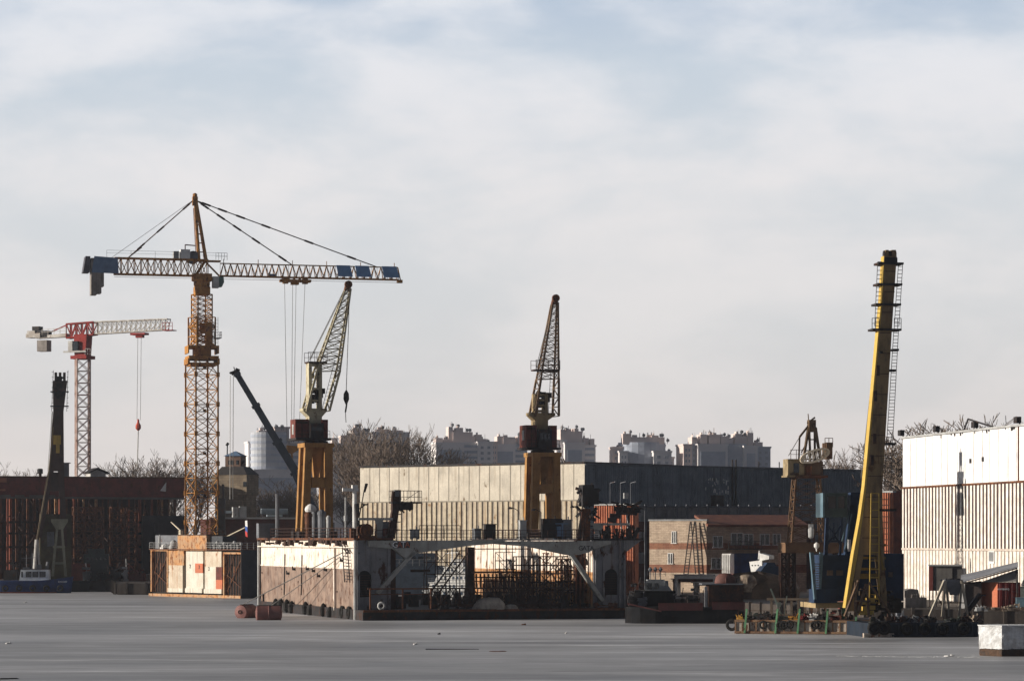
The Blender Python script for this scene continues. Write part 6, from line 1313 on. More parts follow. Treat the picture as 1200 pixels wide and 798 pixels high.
for k in range(3): q = P(881 + k * 3.5, 663); mb.box(q.x, q.x + .18, -.04, -.003, q.z, q.z + .18)
part('portholes', mb, glass, T)
f = Fr(902, 418, 10, 2); P = f.p; mb = MB(); mb.prism([P(889, 683).xz, P(913, 681).xz, P(913, 663).xz, P(896, 663).xz, P(891, 670).xz], 0, 3); mb.prism([P(898, 662.9).xz, P(911, 662.9).xz, P(909, 659).xz, P(900, 659).xz], .5, 2.5); single('blue_boat', mb, blue_crane, 'navy blue covered boat right of the white bow', 'boat', f)
for i, (l, r, t, b, Y, m, lb) in enumerate(((790, 838, 673, 678, 425, white_paint, 'long white low barge roof in front of the sunlit brick gable'), (812, 836, 682, 686, 400, tan_rib, 'sunlit cream ledge behind the black machinery'), (788, 836, 678, 682, 426, brown_roof, 'brown shaded long low roof under the brick gable'), (845, 866, 677, 684, 412, white_paint, 'bright white low cabin behind the red lifeboat'), (860, 872, 672, 680, 424, cont_or, 'small orange and white kiosk by the blue gate'))):
    f = Fr((l + r) / 2, Y, -20, 2); P = f.p; a = P(l, b); c = P(r, t); mb = MB(); mb.box(a.x, c.x, 0, 2.5, a.z, c.z - .1); mb.box(a.x - .2, c.x + .2, -.25, 2.7, c.z - .097, c.z); mb.box(a.x, a.x + .4, .3, 2, 0, a.z); mb.box(c.x - .4, c.x, .3, 2, 0, a.z); single('low_deckhouse', mb, m, lb, 'deckhouse', f)
f = Fr(888, 405, 6, 2); T = thing('rubble_heap', 'brown earth and scrap heap behind the barge', 'heap', f); part('mound', heap(None, 6, 3, 3.6, 44), mat('earth_scrap', (.09, .065, .05), (.05, .038, .032)), T)

# ------------------------------------------------------------------ rusty slewing crane on the beige gantry
f = Fr(946, 384, 8, 2); P = f.p; T = thing('gantry_crane', 'rusty slewing crane on lattice tower, tan beam base, folded round frame at top', 'crane', f)
tanp = mat('tan_rusty_paint', (.17, .10, .055), (.12, .07, .04), rust=.4, rust_col=(.10, .045, .025), streak=.4)
mb = MB(); a = P(916, 648); b = P(988, 635.5); mb.box(a.x, b.x, -2.2, 2.2, a.z, b.z - .2); mb.box(a.x - .1, b.x, -2.4, 2.4, b.z - .197, b.z); part('base_beam', mb, tanp, T)
for px, dd in ((915, -1.8), (922, 1.8), (978, -1.8), (984, 1.8)): q = P(px, 648, dd); mb = MB(); mb.lattice([(q.x, dd - .4, 0), (q.x + 1, dd - .4, 0), (q.x + 1, dd + .4, 0), (q.x, dd + .4, 0)], [(q.x, dd - .4, a.z), (q.x + 1, dd - .4, a.z), (q.x + 1, dd + .4, a.z), (q.x, dd + .4, a.z)], 5, .28, .14, 'z'); part('leg', mb, rust_d, T)
bl, br = P(925.5, 635).x, P(963, 635).x; tl, tr = P(931, 560).x, P(959, 560).x; z0, z1 = b.z, P(945, 560).z
mb = MB(); hw = (br - bl) / 2; hw2 = (tr - tl) / 2; c0 = (bl + br) / 2; c1 = (tl + tr) / 2
Al = [(c0 - hw, -hw * .6, z0), (c0 + hw, -hw * .6, z0), (c0 + hw, hw * .6, z0), (c0 - hw, hw * .6, z0)]; Bl = [(c1 - hw2, -hw2 * .6, z1), (c1 + hw2, -hw2 * .6, z1), (c1 + hw2, hw2 * .6, z1), (c1 - hw2, hw2 * .6, z1)]
mb.lattice(Al, Bl, 6, .24, .075, 'x'); part('tower', mb, tanp, T)
mb = MB(); mb.box(c1 - hw2 - .3, c1 + hw2 + .9, -1.6, 1.6, z1, z1 + .35); mb.lathe([(1.3, 0), (1.3, 1.2)], 14, (c1, 0, z1 + .35)); part('slewing_ring', mb, rust_m, T)
mb = MB(); a = P(920.5, 557); b2 = P(939, 538); mb.box(a.x, b2.x, -1.4, 1.4, a.z, b2.z); mb.box(a.x - .15, P(945, 550).x, -1.6, 1.6, a.z - .25, a.z - .003); cb = part('driver_cab', mb, mat('dirty_cream_cab', (.34, .27, .16), (.2, .15, .09), rust=.4, rust_col=(.06, .035, .02), grime=.5), T)
mb = MB(); q0 = P(927, 554); q1 = P(933.5, 543); mb.box(q0.x, q1.x, -1.46, -1.403, q0.z, q1.z); part('pane', mb, glass, cb)
mb = MB(); mb.rail([(P(924, 538).x, -1.3, b2.z), (P(937, 538).x, -1.3, b2.z)], 1.2, .7, .07); part('cab_railing', mb, tanp, cb)
mb = MB(); ap = P(951, 492); zb_ = z1 + 1.4; 
for (l, dd) in ((940, -1.0), (940, 1.0), (963, -1.0), (963, 1.0), (950, -1), (955, 1)): mb.beam(P(l, 548, dd), Vector((ap.x + (.5 if l > 950 else -.4), dd * .3, ap.z - 1)), .26)
for t_ in (515, 528, 538): mb.beam(P(945 - (t_ - 515) * .2, t_), P(957 + (t_ - 515) * .2, t_), .16)
mb.beam(P(936, 545), P(937, 512), .2); mb.beam(P(937, 512), P(948, 498), .25); mb.beam(P(939, 530), P(945, 520), .15); mb.beam(P(946, 496), P(955, 489), .2); mb.box(P(947, 495).x, P(955, 495).x, -.6, .6, ap.z - 1.6, ap.z); mb.tube((P(947.5, 490).x, 0, ap.z), (P(947, 485).x, 0, P(947, 485).z), .07)
mb.box(P(938, 556).x, P(962, 556).x, -1.2, 1.2, z1 + .4, P(945, 541).z); part('apex_frame', mb, mat('dark_tan', (.13, .085, .05), rust=.4, rust_col=(.06, .03, .02)), T)
mb = MB(); pts = []
for k in range(22): t_ = 6.283 * k / 22; pts.append(P(955 + 16.5 * math.cos(t_) + 0 * math.sin(t_), 534 - 6.6 * math.sin(t_) - 4.6 * math.cos(t_), -1.9))
for a_, b_ in zip(pts, pts[1:] + pts[:1]): mb.beam(a_, b_, .28)
for k in range(1, 10): mb.beam(pts[k], pts[22 - k], .13); mb.beam(pts[k], pts[(22 - k - 1) % 22], .1)
part('folded_frame', mb, mat('bleached_frame', (.80, .70, .54), (.62, .52, .38), rust=.1), T)
mb = MB(); q0 = P(966, 538); q1 = P(973, 519); mb.box(q0.x, q1.x, -1.2, 1.2, q0.z, q1.z); mb.rail([(P(964, 520).x, -1.3, q1.z - .6), (q1.x, -1.3, q1.z - .6)], 1.2, .5, .08); mb.beam(P(960, 545), P(966, 545), .2); part('counterweight', mb, tanp, T)
mb = MB(); mb.tube(P(937, 512), P(924, 534), .05, n=4); mb.tube(P(971, 538), P(962, 552), .05, n=4); part('stay_rope', mb, rope_m, T)
f = Fr(950.5, 377, 0, P(950, 635).z + 2); 
mb = MB(); mb.lathe([(.1, 0), (.35, .2), (.4, 1.2), (.2, 1.6), (.12, 1.9)], 8); mb.box(-.3, .3, -.2, .2, 1.2, 1.9); single('lamp_housing', mb, pale_grey, 'small white and cream lamp housing hanging on the rusty lattice tower', 'lamp', Fr(950.5, 380, 0, P(950, 631).z + 2))
# ------------------------------------------------------------------ yellow boom floating crane
f = Fr(1000, 311, 8, 0); P = f.p; T = thing('floating_crane', 'floating crane with tall yellow box boom and navy machinery house', 'crane', f)
def quadcol(mb, bot, topp, y0, y1, yt0=None, yt1=None):
    (l0, r0, p0), (l1, r1, p1) = bot, topp; yt0 = y0 if yt0 is None else yt0; yt1 = y1 if yt1 is None else yt1
    A, B = P(l0, p0, y0), P(r0, p0, y0); C, D_ = P(l1, p1, yt0), P(r1, p1, yt0)
    mb.hexa([(A.x, y0, A.z), (B.x, y0, B.z), (B.x, y1, B.z), (A.x, y1, A.z)], [(C.x, yt0, C.z), (D_.x, yt0, D_.z), (D_.x, yt1, D_.z), (C.x, yt1, C.z)])
# boom: one box above, two legs below; front colour holds shade, side flange holds the sunlit yellow
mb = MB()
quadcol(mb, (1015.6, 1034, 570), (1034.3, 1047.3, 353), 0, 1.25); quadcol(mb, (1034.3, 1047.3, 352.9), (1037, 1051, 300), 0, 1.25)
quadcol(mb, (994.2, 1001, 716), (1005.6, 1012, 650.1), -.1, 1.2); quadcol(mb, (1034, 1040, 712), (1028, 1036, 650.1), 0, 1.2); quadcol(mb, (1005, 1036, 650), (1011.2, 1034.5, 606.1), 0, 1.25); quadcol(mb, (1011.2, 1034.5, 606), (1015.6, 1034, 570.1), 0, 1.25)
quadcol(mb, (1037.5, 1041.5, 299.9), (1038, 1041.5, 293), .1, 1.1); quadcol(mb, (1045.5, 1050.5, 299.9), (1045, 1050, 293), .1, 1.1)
part('boom', mb, boom_yellow_shaded, T)
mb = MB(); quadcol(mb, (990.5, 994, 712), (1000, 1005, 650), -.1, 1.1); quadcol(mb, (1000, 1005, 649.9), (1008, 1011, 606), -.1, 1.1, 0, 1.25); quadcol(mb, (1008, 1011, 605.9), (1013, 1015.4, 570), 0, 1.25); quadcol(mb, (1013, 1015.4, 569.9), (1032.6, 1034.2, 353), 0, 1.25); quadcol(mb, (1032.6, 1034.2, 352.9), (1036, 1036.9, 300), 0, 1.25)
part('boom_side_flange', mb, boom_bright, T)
mb = MB()
for t in range(14):
    py = 318 + t * 24; k_ = (py - 353) / 217; l_, r_ = (1034.6 - 19 * k_, 1047 - 13.2 * k_) if py > 353 else (1036, 1048.5); a, b = P(l_, py, 0), P(r_, py, 0); mb.box(a.x, b.x, -.04, -.003, a.z - .03, a.z + .03)
part('plate_seams', mb, rust_d, T)
mb = MB()
for py in (640, 655, 668): a = P(1004, py, .2); b = P(1038, py, .2); mb.box(a.x, b.x, .2, .6, a.z, a.z + .28)
for py in (352, 325, 309): 
    pass
mb.beam(P(1030, 640, 0), P(1035, 668, 0), .2); mb.box(P(1007, 676, .3).x, P(1037, 676, .3).x, .3, .9, P(1010, 678).z, P(1010, 672).z); part('boom_crossbars', mb, mat('dull_olive_yellow', (.22, .15, .035), (.15, .10, .03), rust=.3, rust_col=(.05, .03, .02)), T)
mb = MB(); mb.ladder(P(1019, 708, -.25), P(1021, 580, -.25), (.02, 0, 0), .9, .1); a, b = P(1019, 706, -.3), P(1021, 578, -.3); c, d = P(1030, 706, -.3), P(1030, 578, -.3); mb.beam(a, b, .11); mb.beam(c, d, .09)
for k in range(14): t = k / 13; mb.beam(a.lerp(b, t), c.lerp(d, t), .07)
part('boom_ladder', mb, boom_bright, T)
# cage ladders either side
cage = mat('cage_grey', (.10, .09, .075)); mb = MB()
def cagel(l0, r0, p0, l1, r1, p1, n, yy=.4):
    for fr_, to in (((l0, p0), (l1, p1)), ((r0, p0), (r1, p1))):
        for y in (-.25, .6): mb.beam(P(*fr_, yy + y), P(*to, yy + y), .055)
    for k in range(n + 1):
        t = k / n; l = l0 + (l1 - l0) * t; r = r0 + (r1 - r0) * t; p = p0 + (p1 - p0) * t; mb.beam(P(l, p, yy - .25), P(r, p, yy - .25), .06); mb.beam(P(l, p, yy + .6), P(r, p, yy + .6), .05)
cagel(1039, 1046, 520, 1047.5, 1053, 386, 34); cagel(1048, 1053.5, 382, 1053, 1058, 308, 17); cagel(1025, 1031, 382, 1028.5, 1034, 307, 15); cagel(1036, 1044, 570, 1039, 1046, 520, 9)
part('ladder_cage', mb, cage, T)
for l, r, p in ((1029, 1058.5, 308.5), (1028, 1057, 333), (1026, 1055.5, 356.5), (1022, 1056, 386)):
    mb = MB(); a, b = P(l, p, -.1), P(r, p, -.1); mb.box(a.x, b.x, -.3, 1.7, a.z - .12, a.z + .1)
    if p == 386: mb.rail([P(1022, 385, -.4), P(1030, 385, -.4)], 1.1, .4, .06); mb.rail([P(1048, 385, -.4), P(1056, 385, -.4)], 1.1, .4, .06)
    part('boom_platform', mb, dark_steel, T)
for l, r, p in ((1037, 1049, 520), (1030, 1034, 413), (1046, 1053, 410), (1042, 1050, 434), (1030, 1050, 597.5)):
    mb = MB(); a, b = P(l, p, 0), P(r, p, 0); mb.box(a.x, b.x, -.2, .9, a.z - .12, a.z + .12); part('boom_bracket', mb, dark_steel, T)
mb = MB(); a, b = P(1036, 303, .1), P(1051, 296, .1); mb.box(a.x, b.x, -.15, 1.3, a.z - .6, a.z + .1)
for k in range(5): a = P(1038 + k * 2.8, 301, .1); mb.lathe([(.1, -.2), (.4, -.15), (.4, .15), (.1, .2)], 10, (0, 0, 0)); v = mb.v[-40:]; mb.v[-40:] = [(z + a.x, x + .5, y + a.z + .3) for x, y, z in v]
part('boom_head', mb, dark_steel, T)
mb = MB()
for k, (l0, l1) in enumerate(((1028, 1009), (1029.5, 1012), (1030.5, 1014))): mb.tube(P(l0, 386, 1.6), P(l1, 560, 3), .045, n=4)
part('luffing_rope', mb, rope_m, T)
mb = MB(); q = P(1024, 455 + 10, -.05); 
for px, py in ((1023, 520), (1024, 470), (1027, 440), (1020, 545)): q = P(px, py, 0); part('boom_fitting', MB().box(q.x, q.x + .35, -.07, -.003, q.z, q.z + 1.1), rust_d, T)
# machinery house
mb = MB(); a = P(953, 704, 3); b = P(1060, 648, 3); zd = P(1000, 716).z
mb.box(P(960, 700, 3).x, P(1004, 700, 3).x, 3, 6.5, P(1000, 704, 3).z, P(1000, 650, 3).z); mb.box(P(953, 700, 3).x, P(980, 700, 3).x, 2.6, 5, P(1000, 706, 3).z, P(1000, 690, 3).z)
mb.box(P(1004, 700, 3).x + .02, P(1059, 700, 3).x, 3, 11, P(1000, 704, 3).z, P(1000, 648.5, 3).z); hs = part('machinery_house', mb, blue_crane, T)
mb = MB(); mb.box(P(1003, 712, 3).x, P(1057, 712, 3).x, 3.2, 10.8, zd, P(1000, 704.2, 3).z); part('house_skirt', mb, maroon, T)
mb = MB(); mb.box(P(956, 712, 3).x, P(1002, 712, 3).x, 3.1, 10, P(1000, 712, 3).z, P(1000, 706.2, 3).z); part('turntable', mb, mat('worn_tan_ring', (.36, .27, .15)), T)
for l, r, t, b_ in ((969, 976, 668, 674), (980, 988, 668, 674), (1041, 1046, 670, 676)): 
    q0 = P(l, b_, 3); q1 = P(r, t, 3); mb = MB(); mb.box(q0.x, q1.x, 2.93, 2.997, q0.z, q1.z); part('vent', mb, mat('dusty_brown_vent', (.13, .10, .085)), hs)
# stair side
mb = MB(); quadcol(mb, (954.5, 957, 702), (949.5, 954, 647), 2.2, 2.7); quadcol(mb, (961, 962.5, 690), (961, 965, 647), 2.2, 2.6); st_ = part('stair_case', mb, blue_pale, T)
mb = MB()
for k in range(11): py = 661 + k * 2.75; a, b = P(955, py, 2.5), P(961, py, 2.5); mb.box(a.x, b.x, 2.4, 2.7, a.z, a.z + .1)
part('steps', mb, pale_grey, st_)
# driver tower
mb = MB()
for l, r in ((966, 971), (984, 987)): 
    for y0 in (3.2, 6.0): quadcol(mb, (l, r - 1, 650), (l + 2, r + 1, 606), y0, y0 + .4)
for t_, u in ((650, 607),): mb.beam(P(968, 640, 3.3), P(986, 615, 3.3), .16); mb.beam(P(986, 640, 3.3), P(970, 615, 3.3), .16); mb.beam(P(967, 634, 3.3), P(987, 634, 3.3), .22); mb.tube(P(977, 612, 3.3), P(977, 632, 3.3), .1)
quadcol(mb, (990, 1002, 652), (998, 1006, 577), 5, 5.8); mb.box(P(996, 590, 5).x, P(1007, 590, 5).x, 4.6, 5.8, P(1000, 592, 5).z, P(1000, 577, 5).z)
part('cab_tower', mb, blue_crane, T)
mb = MB(); mb.beam(P(987, 634, 3.0), P(996, 597, 3.6), .14); mb.beam(P(990, 646, 3.0), P(998, 602, 3.6), .14); part('stay_bar', mb, blue_pale, T)
mb = MB(); a = P(966.5, 606, 3); b = P(993, 577.5, 3); mb.box(a.x, b.x, 3, 7, a.z, a.z + 1.0); mb.box(a.x, b.x, 3, 7, b.z - .35, b.z); 
for x in (a.x, a.x + .01 + (b.x - a.x) * .5, b.x - .25): mb.box(x, x + .25, 3, 3.25, a.z + 1, b.z - .35)
mb.box(a.x, a.x + .35, 3.3, 7, a.z + 1, b.z - .35); cb = part('driver_cab', mb, mat('teal_grey_cab', (.055, .085, .10), (.035, .055, .07), grime=.3), T)
mb = MB(); mb.box(a.x + .4, b.x - .3, 3.1, 3.16, a.z + 1.0, b.z - .35); part('pane', mb, mat('brown_cab_glass', (.035, .027, .018), rough=.15, spec=.6), cb)
mb = MB(); mb.box(a.x - .2, a.x - .005, 3, 4.2, a.z, b.z); part('lit_side_panel', mb, blue_pale, cb)  # sunward side of the cab, light put into its paler blue
mb = MB(); q = P(957, 646, 3); mb.lathe([(.05, 0), (.1, .3), (.3, .5), (.3, .8), (.05, 1.0)], 10, tuple(q)); q = P(995, 646, 3); mb.box(q.x - .15, q.x + .15, 2.8, 3, q.z, q.z + 1.3); part('lamps', mb, white_paint, T)
# front A frame and yellow gear
mb = MB()
for a, b in (((990, 722), (1006, 680)), ((1005, 720), (1015, 684)), ((1018, 722), (1016, 684)), ((1046, 722), (1018, 682)), ((1002, 722), (1003, 682))): mb.beam(P(*a, -1.2), P(*b, -.6), .24)
mb.beam(P(1003, 704, -1.1), P(1020, 704, -1.1), .18); mb.beam(P(1008, 690, -1), P(1018, 690, -1), .12); part('front_frame', mb, mat('worn_brown_frame', (.16, .10, .06), (.10, .065, .045), rust=.4, rust_col=(.06, .03, .02)), T)
mb = MB()
for px, py, w_ in ((1012, 706, .7), (1020, 703, .9), (1013, 713, .5), (1021, 712, .8), (1015, 718, 1.6), (1028, 700, .5)): a = P(px, py, -.4); mb.box(a.x - w_ / 2, a.x + w_ / 2, -.6, .2, a.z - .2, a.z + .25)
part('winch_guards', mb, boom_bright, T)
mb = MB(); rr = random.Random(14)
for k in range(40): a = P(rr.uniform(1008, 1052), rr.uniform(690, 722), rr.uniform(.4, 2.5)); s_ = rr.uniform(.15, .6); mb.box(a.x - s_, a.x + s_, a.y - s_, a.y + s_, a.z - s_ * .6, a.z + s_ * .6)
part('boom_heel_gear', mb, mat('black_brown_gear', (.04, .028, .018), (.025, .018, .012)), T)
# pontoon of the crane
pf = Fr(862, 318, -13, 0); PP = pf.p
T = thing('pontoon_barge', 'long rust stained flat pontoon with plated sides and green posts', 'pontoon', pf)
xe = PP(1017, 740).x; zt = PP(940, 727.5).z; mb = MB(); mb.box(0, xe, .0, 13, -.6, zt); part('hull', mb, pont_m, T)
mb = MB(); n = 19
for k in range(n + 1): x = xe * k / n; mb.box(x - .07, x + .07, -.12, -.003, .1, zt)
mb.box(-.1, xe + .1, -.2, -.003, zt - .12, zt + .12); mb.box(-.1, xe + .1, -.2, -.003, .05, .3); part('side_frames', mb, mat('brown_side_frames', (.24, .15, .09), (.15, .09, .06), rust=.4), T)
mb = MB(); mb.box(-.1, xe + .1, -.15, 13, zt, zt + .1); part('deck', mb, rust_d, T)
for px in (874, 910, 936, 969, 1003):
    x = PP(px, 730).x; hh = PP(px, 713).z; mb = MB(); mb.beam((x - .1, -.25, .1), (x + .15, -.3, hh), .2); part('mooring_post', mb, green_m, T)
for px in (895, 915, 919, 926, 955, 959):
    x = PP(px, 735).x; mb = MB(); mb.ring((x, -.38, .95 + (px % 3) * .05), .36, .13, 'y', 18, 8); part('tyre_fender', mb, tyre_m, T, smooth=True)
q = PP(856, 735); mb = MB(); mb.ring((q.x + .1, .3, .95), .5, .18, 'y', 18, 8); part('tyre_fender', mb, tyre_m, T, smooth=True)
bf = Fr(1017, 306, 8, 0); PB = bf.p
T2 = thing('barge', 'dark blue hulled barge continuing right of the rusty pontoon, tyres at its joint', 'barge', bf)
xe2 = PB(1146, 740).x; zt2 = PB(1100, 729.5).z; mb = MB(); mb.box(.05, xe2, 0, 9, -.6, zt2); part('hull', mb, mat('barge_navy', (.018, .028, .045), (.012, .018, .028), grime=.4, rust=.2, rust_col=(.05, .03, .02)), T2)
mb = MB(); mb.box(.0, xe2, -.2, -.003, zt2 - .15, zt2 + .05); mb.box(2, xe2 - .5, -.15, -.003, .08, .3)
for k in range(12): x = .3 + xe2 * k / 12; mb.box(x, x + .1, -.1, -.003, .3, zt2 - .15)
part('rubbing_band', mb, mat('faded_navy', (.035, .045, .06)), T2)
for px in (1023, 1035): x = PB(px, 735).x; mb = MB(); mb.ring((x, -.45, 1.0), .55, .2, 'y', 18, 8); part('tyre_fender', mb, tyre_m, T2, smooth=True)
mb = MB(); mb.slab([(-.5, -.3), (2.3, -.3), (3.4, .3), (-.5, .3)], -.2, .45); part('ice_fender', mb, pont_m, T2)
for k, px in enumerate((1062, 1083, 1104, 1128)): x = PB(px, 735).x; mb = MB(); mb.ring((x, -.35, .9), .5, .2, 'y', 16, 6); part('tyre_fender', mb, tyre_m, T2, smooth=True)
# deck clutter of pontoon and barge
def clutter(fr, px, py, w_, h_, seed, m, name, lb, cat, z, d=1.0, n=18, group=None):
    rr = random.Random(seed); wp = fr.world(fr.x(px, d), d, z); f = Fr(0, wp.y, math.degrees(fr.rz), wp.z, X=wp.x); s = f.depth(0) / F; W_, H_ = w_ * s, h_ * s; mb = MB(); mb.box(-W_ * .4, W_ * .4, -.4, .5, 0, H_ * .35)
    for k in range(n):
        x = rr.uniform(-W_ / 2, W_ / 2); s_ = rr.uniform(.06, .28); zz = rr.uniform(.05, H_ * (1 - abs(x) / W_)); y = rr.uniform(-.5, .5)
        if k % 4 == 0: mb.tube((x, y, 0), (x + rr.uniform(-.5, .5), y, zz + .2), .05, n=6)
        else: mb.box(x - s_, x + s_ * rr.uniform(.5, 1.6), y - s_, y + s_, max(0, zz - s_ * 1.3), zz)
    return single(name, mb, m, lb, cat, f, group)
for a in (((868, 726, 5, 7, 1, mat('small_yellow_bollard', (.45, .25, .05)), 'bollard', 'yellow bollard at the left end of the rusty pontoon', 'bollard')), (930, 726, 10, 8, 2, mat('small_orange_gear', (.42, .2, .04)), 'deck_gear', 'small yellow orange deck gear beside a green post', 'deck gear'), (943, 726, 8, 8, 3, cont_red, 'deck_gear', 'small bright red deck gear right of the yellow one', 'deck gear'), (953, 726, 7, 9, 4, white_paint, 'deck_gear', 'white box winch on the rusty pontoon', 'deck gear'), (980, 726, 16, 15, 5, ox_red, 'deck_gear', 'brown drum and box under the navy house', 'deck gear'), (896, 726, 22, 12, 6, dark_steel, 'deck_gear', 'dark tangled pipes near the second green post', 'deck gear'), (1040, 727, 22, 12, 7, dark_steel, 'deck_gear', 'dark winches at the boom heel', 'deck gear'), (965, 726, 8, 14, 8, dark_steel, 'deck_gear', 'dark upright gear beside the fourth green post', 'deck gear')):
    px, py, w_, h_, sd_, m, nm, lb, cat = a; clutter(pf, px, py, w_, h_, sd_, m, nm, lb, cat, zt + .1, 1.4)
x = pf.x(990, 1.5); wp = pf.world(x, 1.5, zt + .1); single('green_locker', MB().box(-.3, .25, -.3, .3, 0, 1.5).box(-.34, .29, -.34, .34, 1.5, 1.58), green_m, 'narrow green locker left of the boom foot', 'locker', Fr(0, wp.y, 0, wp.z, X=wp.x))
mb = MB(); wp = pf.world(pf.x(918, 2), 2, zt + .1); f = Fr(0, wp.y, 0, wp.z, X=wp.x); mb.beam((0, 0, 0), (-1.4, 0, 3.4), .16); mb.beam((0, 0, 0), (.4, 0, 2.6), .1); mb.box(-.7, -.3, -.2, .2, 1.4, 1.9); mb.box(-.5, .5, -.3, .3, 0, .4); single('small_davit', mb, mat('grey_green_davit', (.16, .19, .17)), 'thin grey slanting davit above the left half of the rusty pontoon', 'davit', f)
mb = MB(); wp = pf.world(pf.x(932, 7), 7, zt + .1); f = Fr(0, wp.y, math.degrees(pf.rz), wp.z, X=wp.x)
for k in range(9): mb.box(-2.8 + k * .75, -2.55 + k * .75, 0, .3, .5, 2.0)
mb.box(-3.2, 4.2, -.1, .4, 2.0, 2.25); mb.box(-3.2, 4.2, -.1, .4, .2, .5); mb.box(-3.2, -2.9, 0, .3, 0, .2); mb.box(3.9, 4.2, 0, .3, 0, .2); single('slotted_frame', mb, mat('dusty_frame', (.11, .085, .065), rust=.3), 'long slotted steel frame lying behind the pontoon deck gear', 'frame', f)
for a in ((1060, 728, 26, 14, 11, grey_box, 'grey sloping machinery heap on the blue barge'), (1075, 728, 14, 10, 12, pale_grey, 'pale drum and valves on the blue barge'), (1088, 728, 18, 10, 13, dark_steel, 'dark gear under the hopper legs'), (1145, 726, 12, 12, 14, debris_m, 'tan crates and sticks at the right end of the blue barge')):
    px, py, w_, h_, sd_, m, lb = a; clutter(bf, px, py, w_, h_, sd_, m, 'barge_gear', lb, 'deck gear', zt2, 2.0, 24)
def tangle(fr, px, w_, h_, d, z, m, name, lb, cat, seed, group=None):
    """working gear: drums, bent pipes, hoses and uprights around a base plate"""
    rr = random.Random(seed); wp = fr.world(fr.x(px, d), d, z); f = Fr(0, wp.y, math.degrees(fr.rz), wp.z, X=wp.x); sc_ = f.depth(0) / F; W_, H_ = w_ * sc_, h_ * sc_
    mb = MB(); mb.box(-W_ / 2, W_ / 2, -.5, .5, 0, .1)
    for k in range(int(5 + W_ * 2)):
        x = rr.uniform(-W_ / 2, W_ / 2); y = rr.uniform(-.45, .45); t = rr.random(); h = H_ * rr.uniform(.25, 1)
        if t < .25:
            r = rr.uniform(.15, .32); dr = MB().lathe([(r * .5, -.3), (r, -.28), (r, -.22), (r * .7, -.2), (r * .7, .2), (r, .22), (r, .28), (r * .5, .3)], 10); o = len(mb.v); mb.add([(a + x, c + y, b + r + .1) for a, b, c in dr.v], dr.f)
        elif t < .5: mb.tube((x, y, 0), (x, y, h), .06, n=6); mb.tube((x, y, h * .8), (x + rr.uniform(-.8, .8), y, h * rr.uniform(.4, 1)), .05, n=6)
        elif t < .7: mb.ring((x, y, .32), .26, .08, rr.choice('xyz'), 12, 6)
        elif t < .85: mb.beam((x, y, 0), (x + rr.uniform(-1, 1), y, h), .09)
        else: s_ = rr.uniform(.12, .3); mb.box(x - s_, x + s_, y - s_, y + s_, .1, .1 + s_ * 2); mb.tube((x, y, s_ * 2), (x, y, s_ * 2 + .4), .05, n=6)
    return single(name, mb, m, lb, cat, f, group)
dg2 = mat('greenish_black_gear', (.035, .042, .036), (.02, .024, .022), rust=.4, rust_col=(.08, .04, .025))
for i, (fr_, px, w_, h_, d, z, m, lb) in enumerate((
    (pf, 884, 18, 10, 2.5, zt + .1, dg2, 'low black hoses and drums between the first two green posts'), (pf, 905, 16, 13, 3.2, zt + .1, dark_steel, 'black winches and uprights behind the second green post'),
    (pf, 925, 18, 14, 3.5, zt + .1, rust_d, 'brown pipes and drums behind the third green post'), (pf, 944, 16, 12, 3.0, zt + .1, dg2, 'dark green black gear between third and fourth green posts'),
    (pf, 958, 14, 10, 2.2, zt + .1, dark_steel, 'black drums just left of the fourth green post'), (pf, 992, 14, 10, 1.0, zt + .1, rust_d, 'brown drums and rods near the narrow green locker'),
    (bf, 1030, 22, 12, 1.2, zt2, dg2, 'dark drums and hoses at the left end of the blue barge'), (bf, 1050, 22, 13, 1.2, zt2, rust_d, 'brown rods and hoses left of the grey heap on the blue barge'),
    (bf, 1082, 16, 9, 1.0, zt2, dark_steel, 'low black gear just left of the hopper'), (bf, 1118, 22, 9, .8, zt2, dg2, 'dark green black gear under the conveyor'), (bf, 1138, 14, 9, .9, zt2, rust_d, 'brown rods at the right end of the blue barge'),
    (dk, 530, 34, 9, -3.2, 1.34, dark_steel, 'black low deck gear on the pontoon front under the white ship'), (dk, 625, 44, 10, -3.2, 1.34, rust_d, 'brown low deck gear on the pontoon front right of the tarpaulins'),
    (dk, 672, 36, 11, -3.2, 1.34, dark_steel, 'black gear on the pontoon front by the right tower'), (dk, 710, 26, 9, -3.2, 1.34, rust_m, 'rusty pipes and drums at the right end of the pontoon front'))):
    tangle(fr_, px, w_, h_, d, z, m, 'working_gear', lb, 'gear', 60 + i)
mb = MB(); mb.rail([(.2, .5, zt + .1), (pf.x(960, .5), .5, zt + .1)], 1.0, 2.2, .05, (.5,)); f0 = Fr(0, pf.Y, math.degrees(pf.rz), 0, X=pf.X); single('chain_railing', mb, rust_d, 'thin brown railing along the left half of the rusty pontoon deck', 'railing', f0)
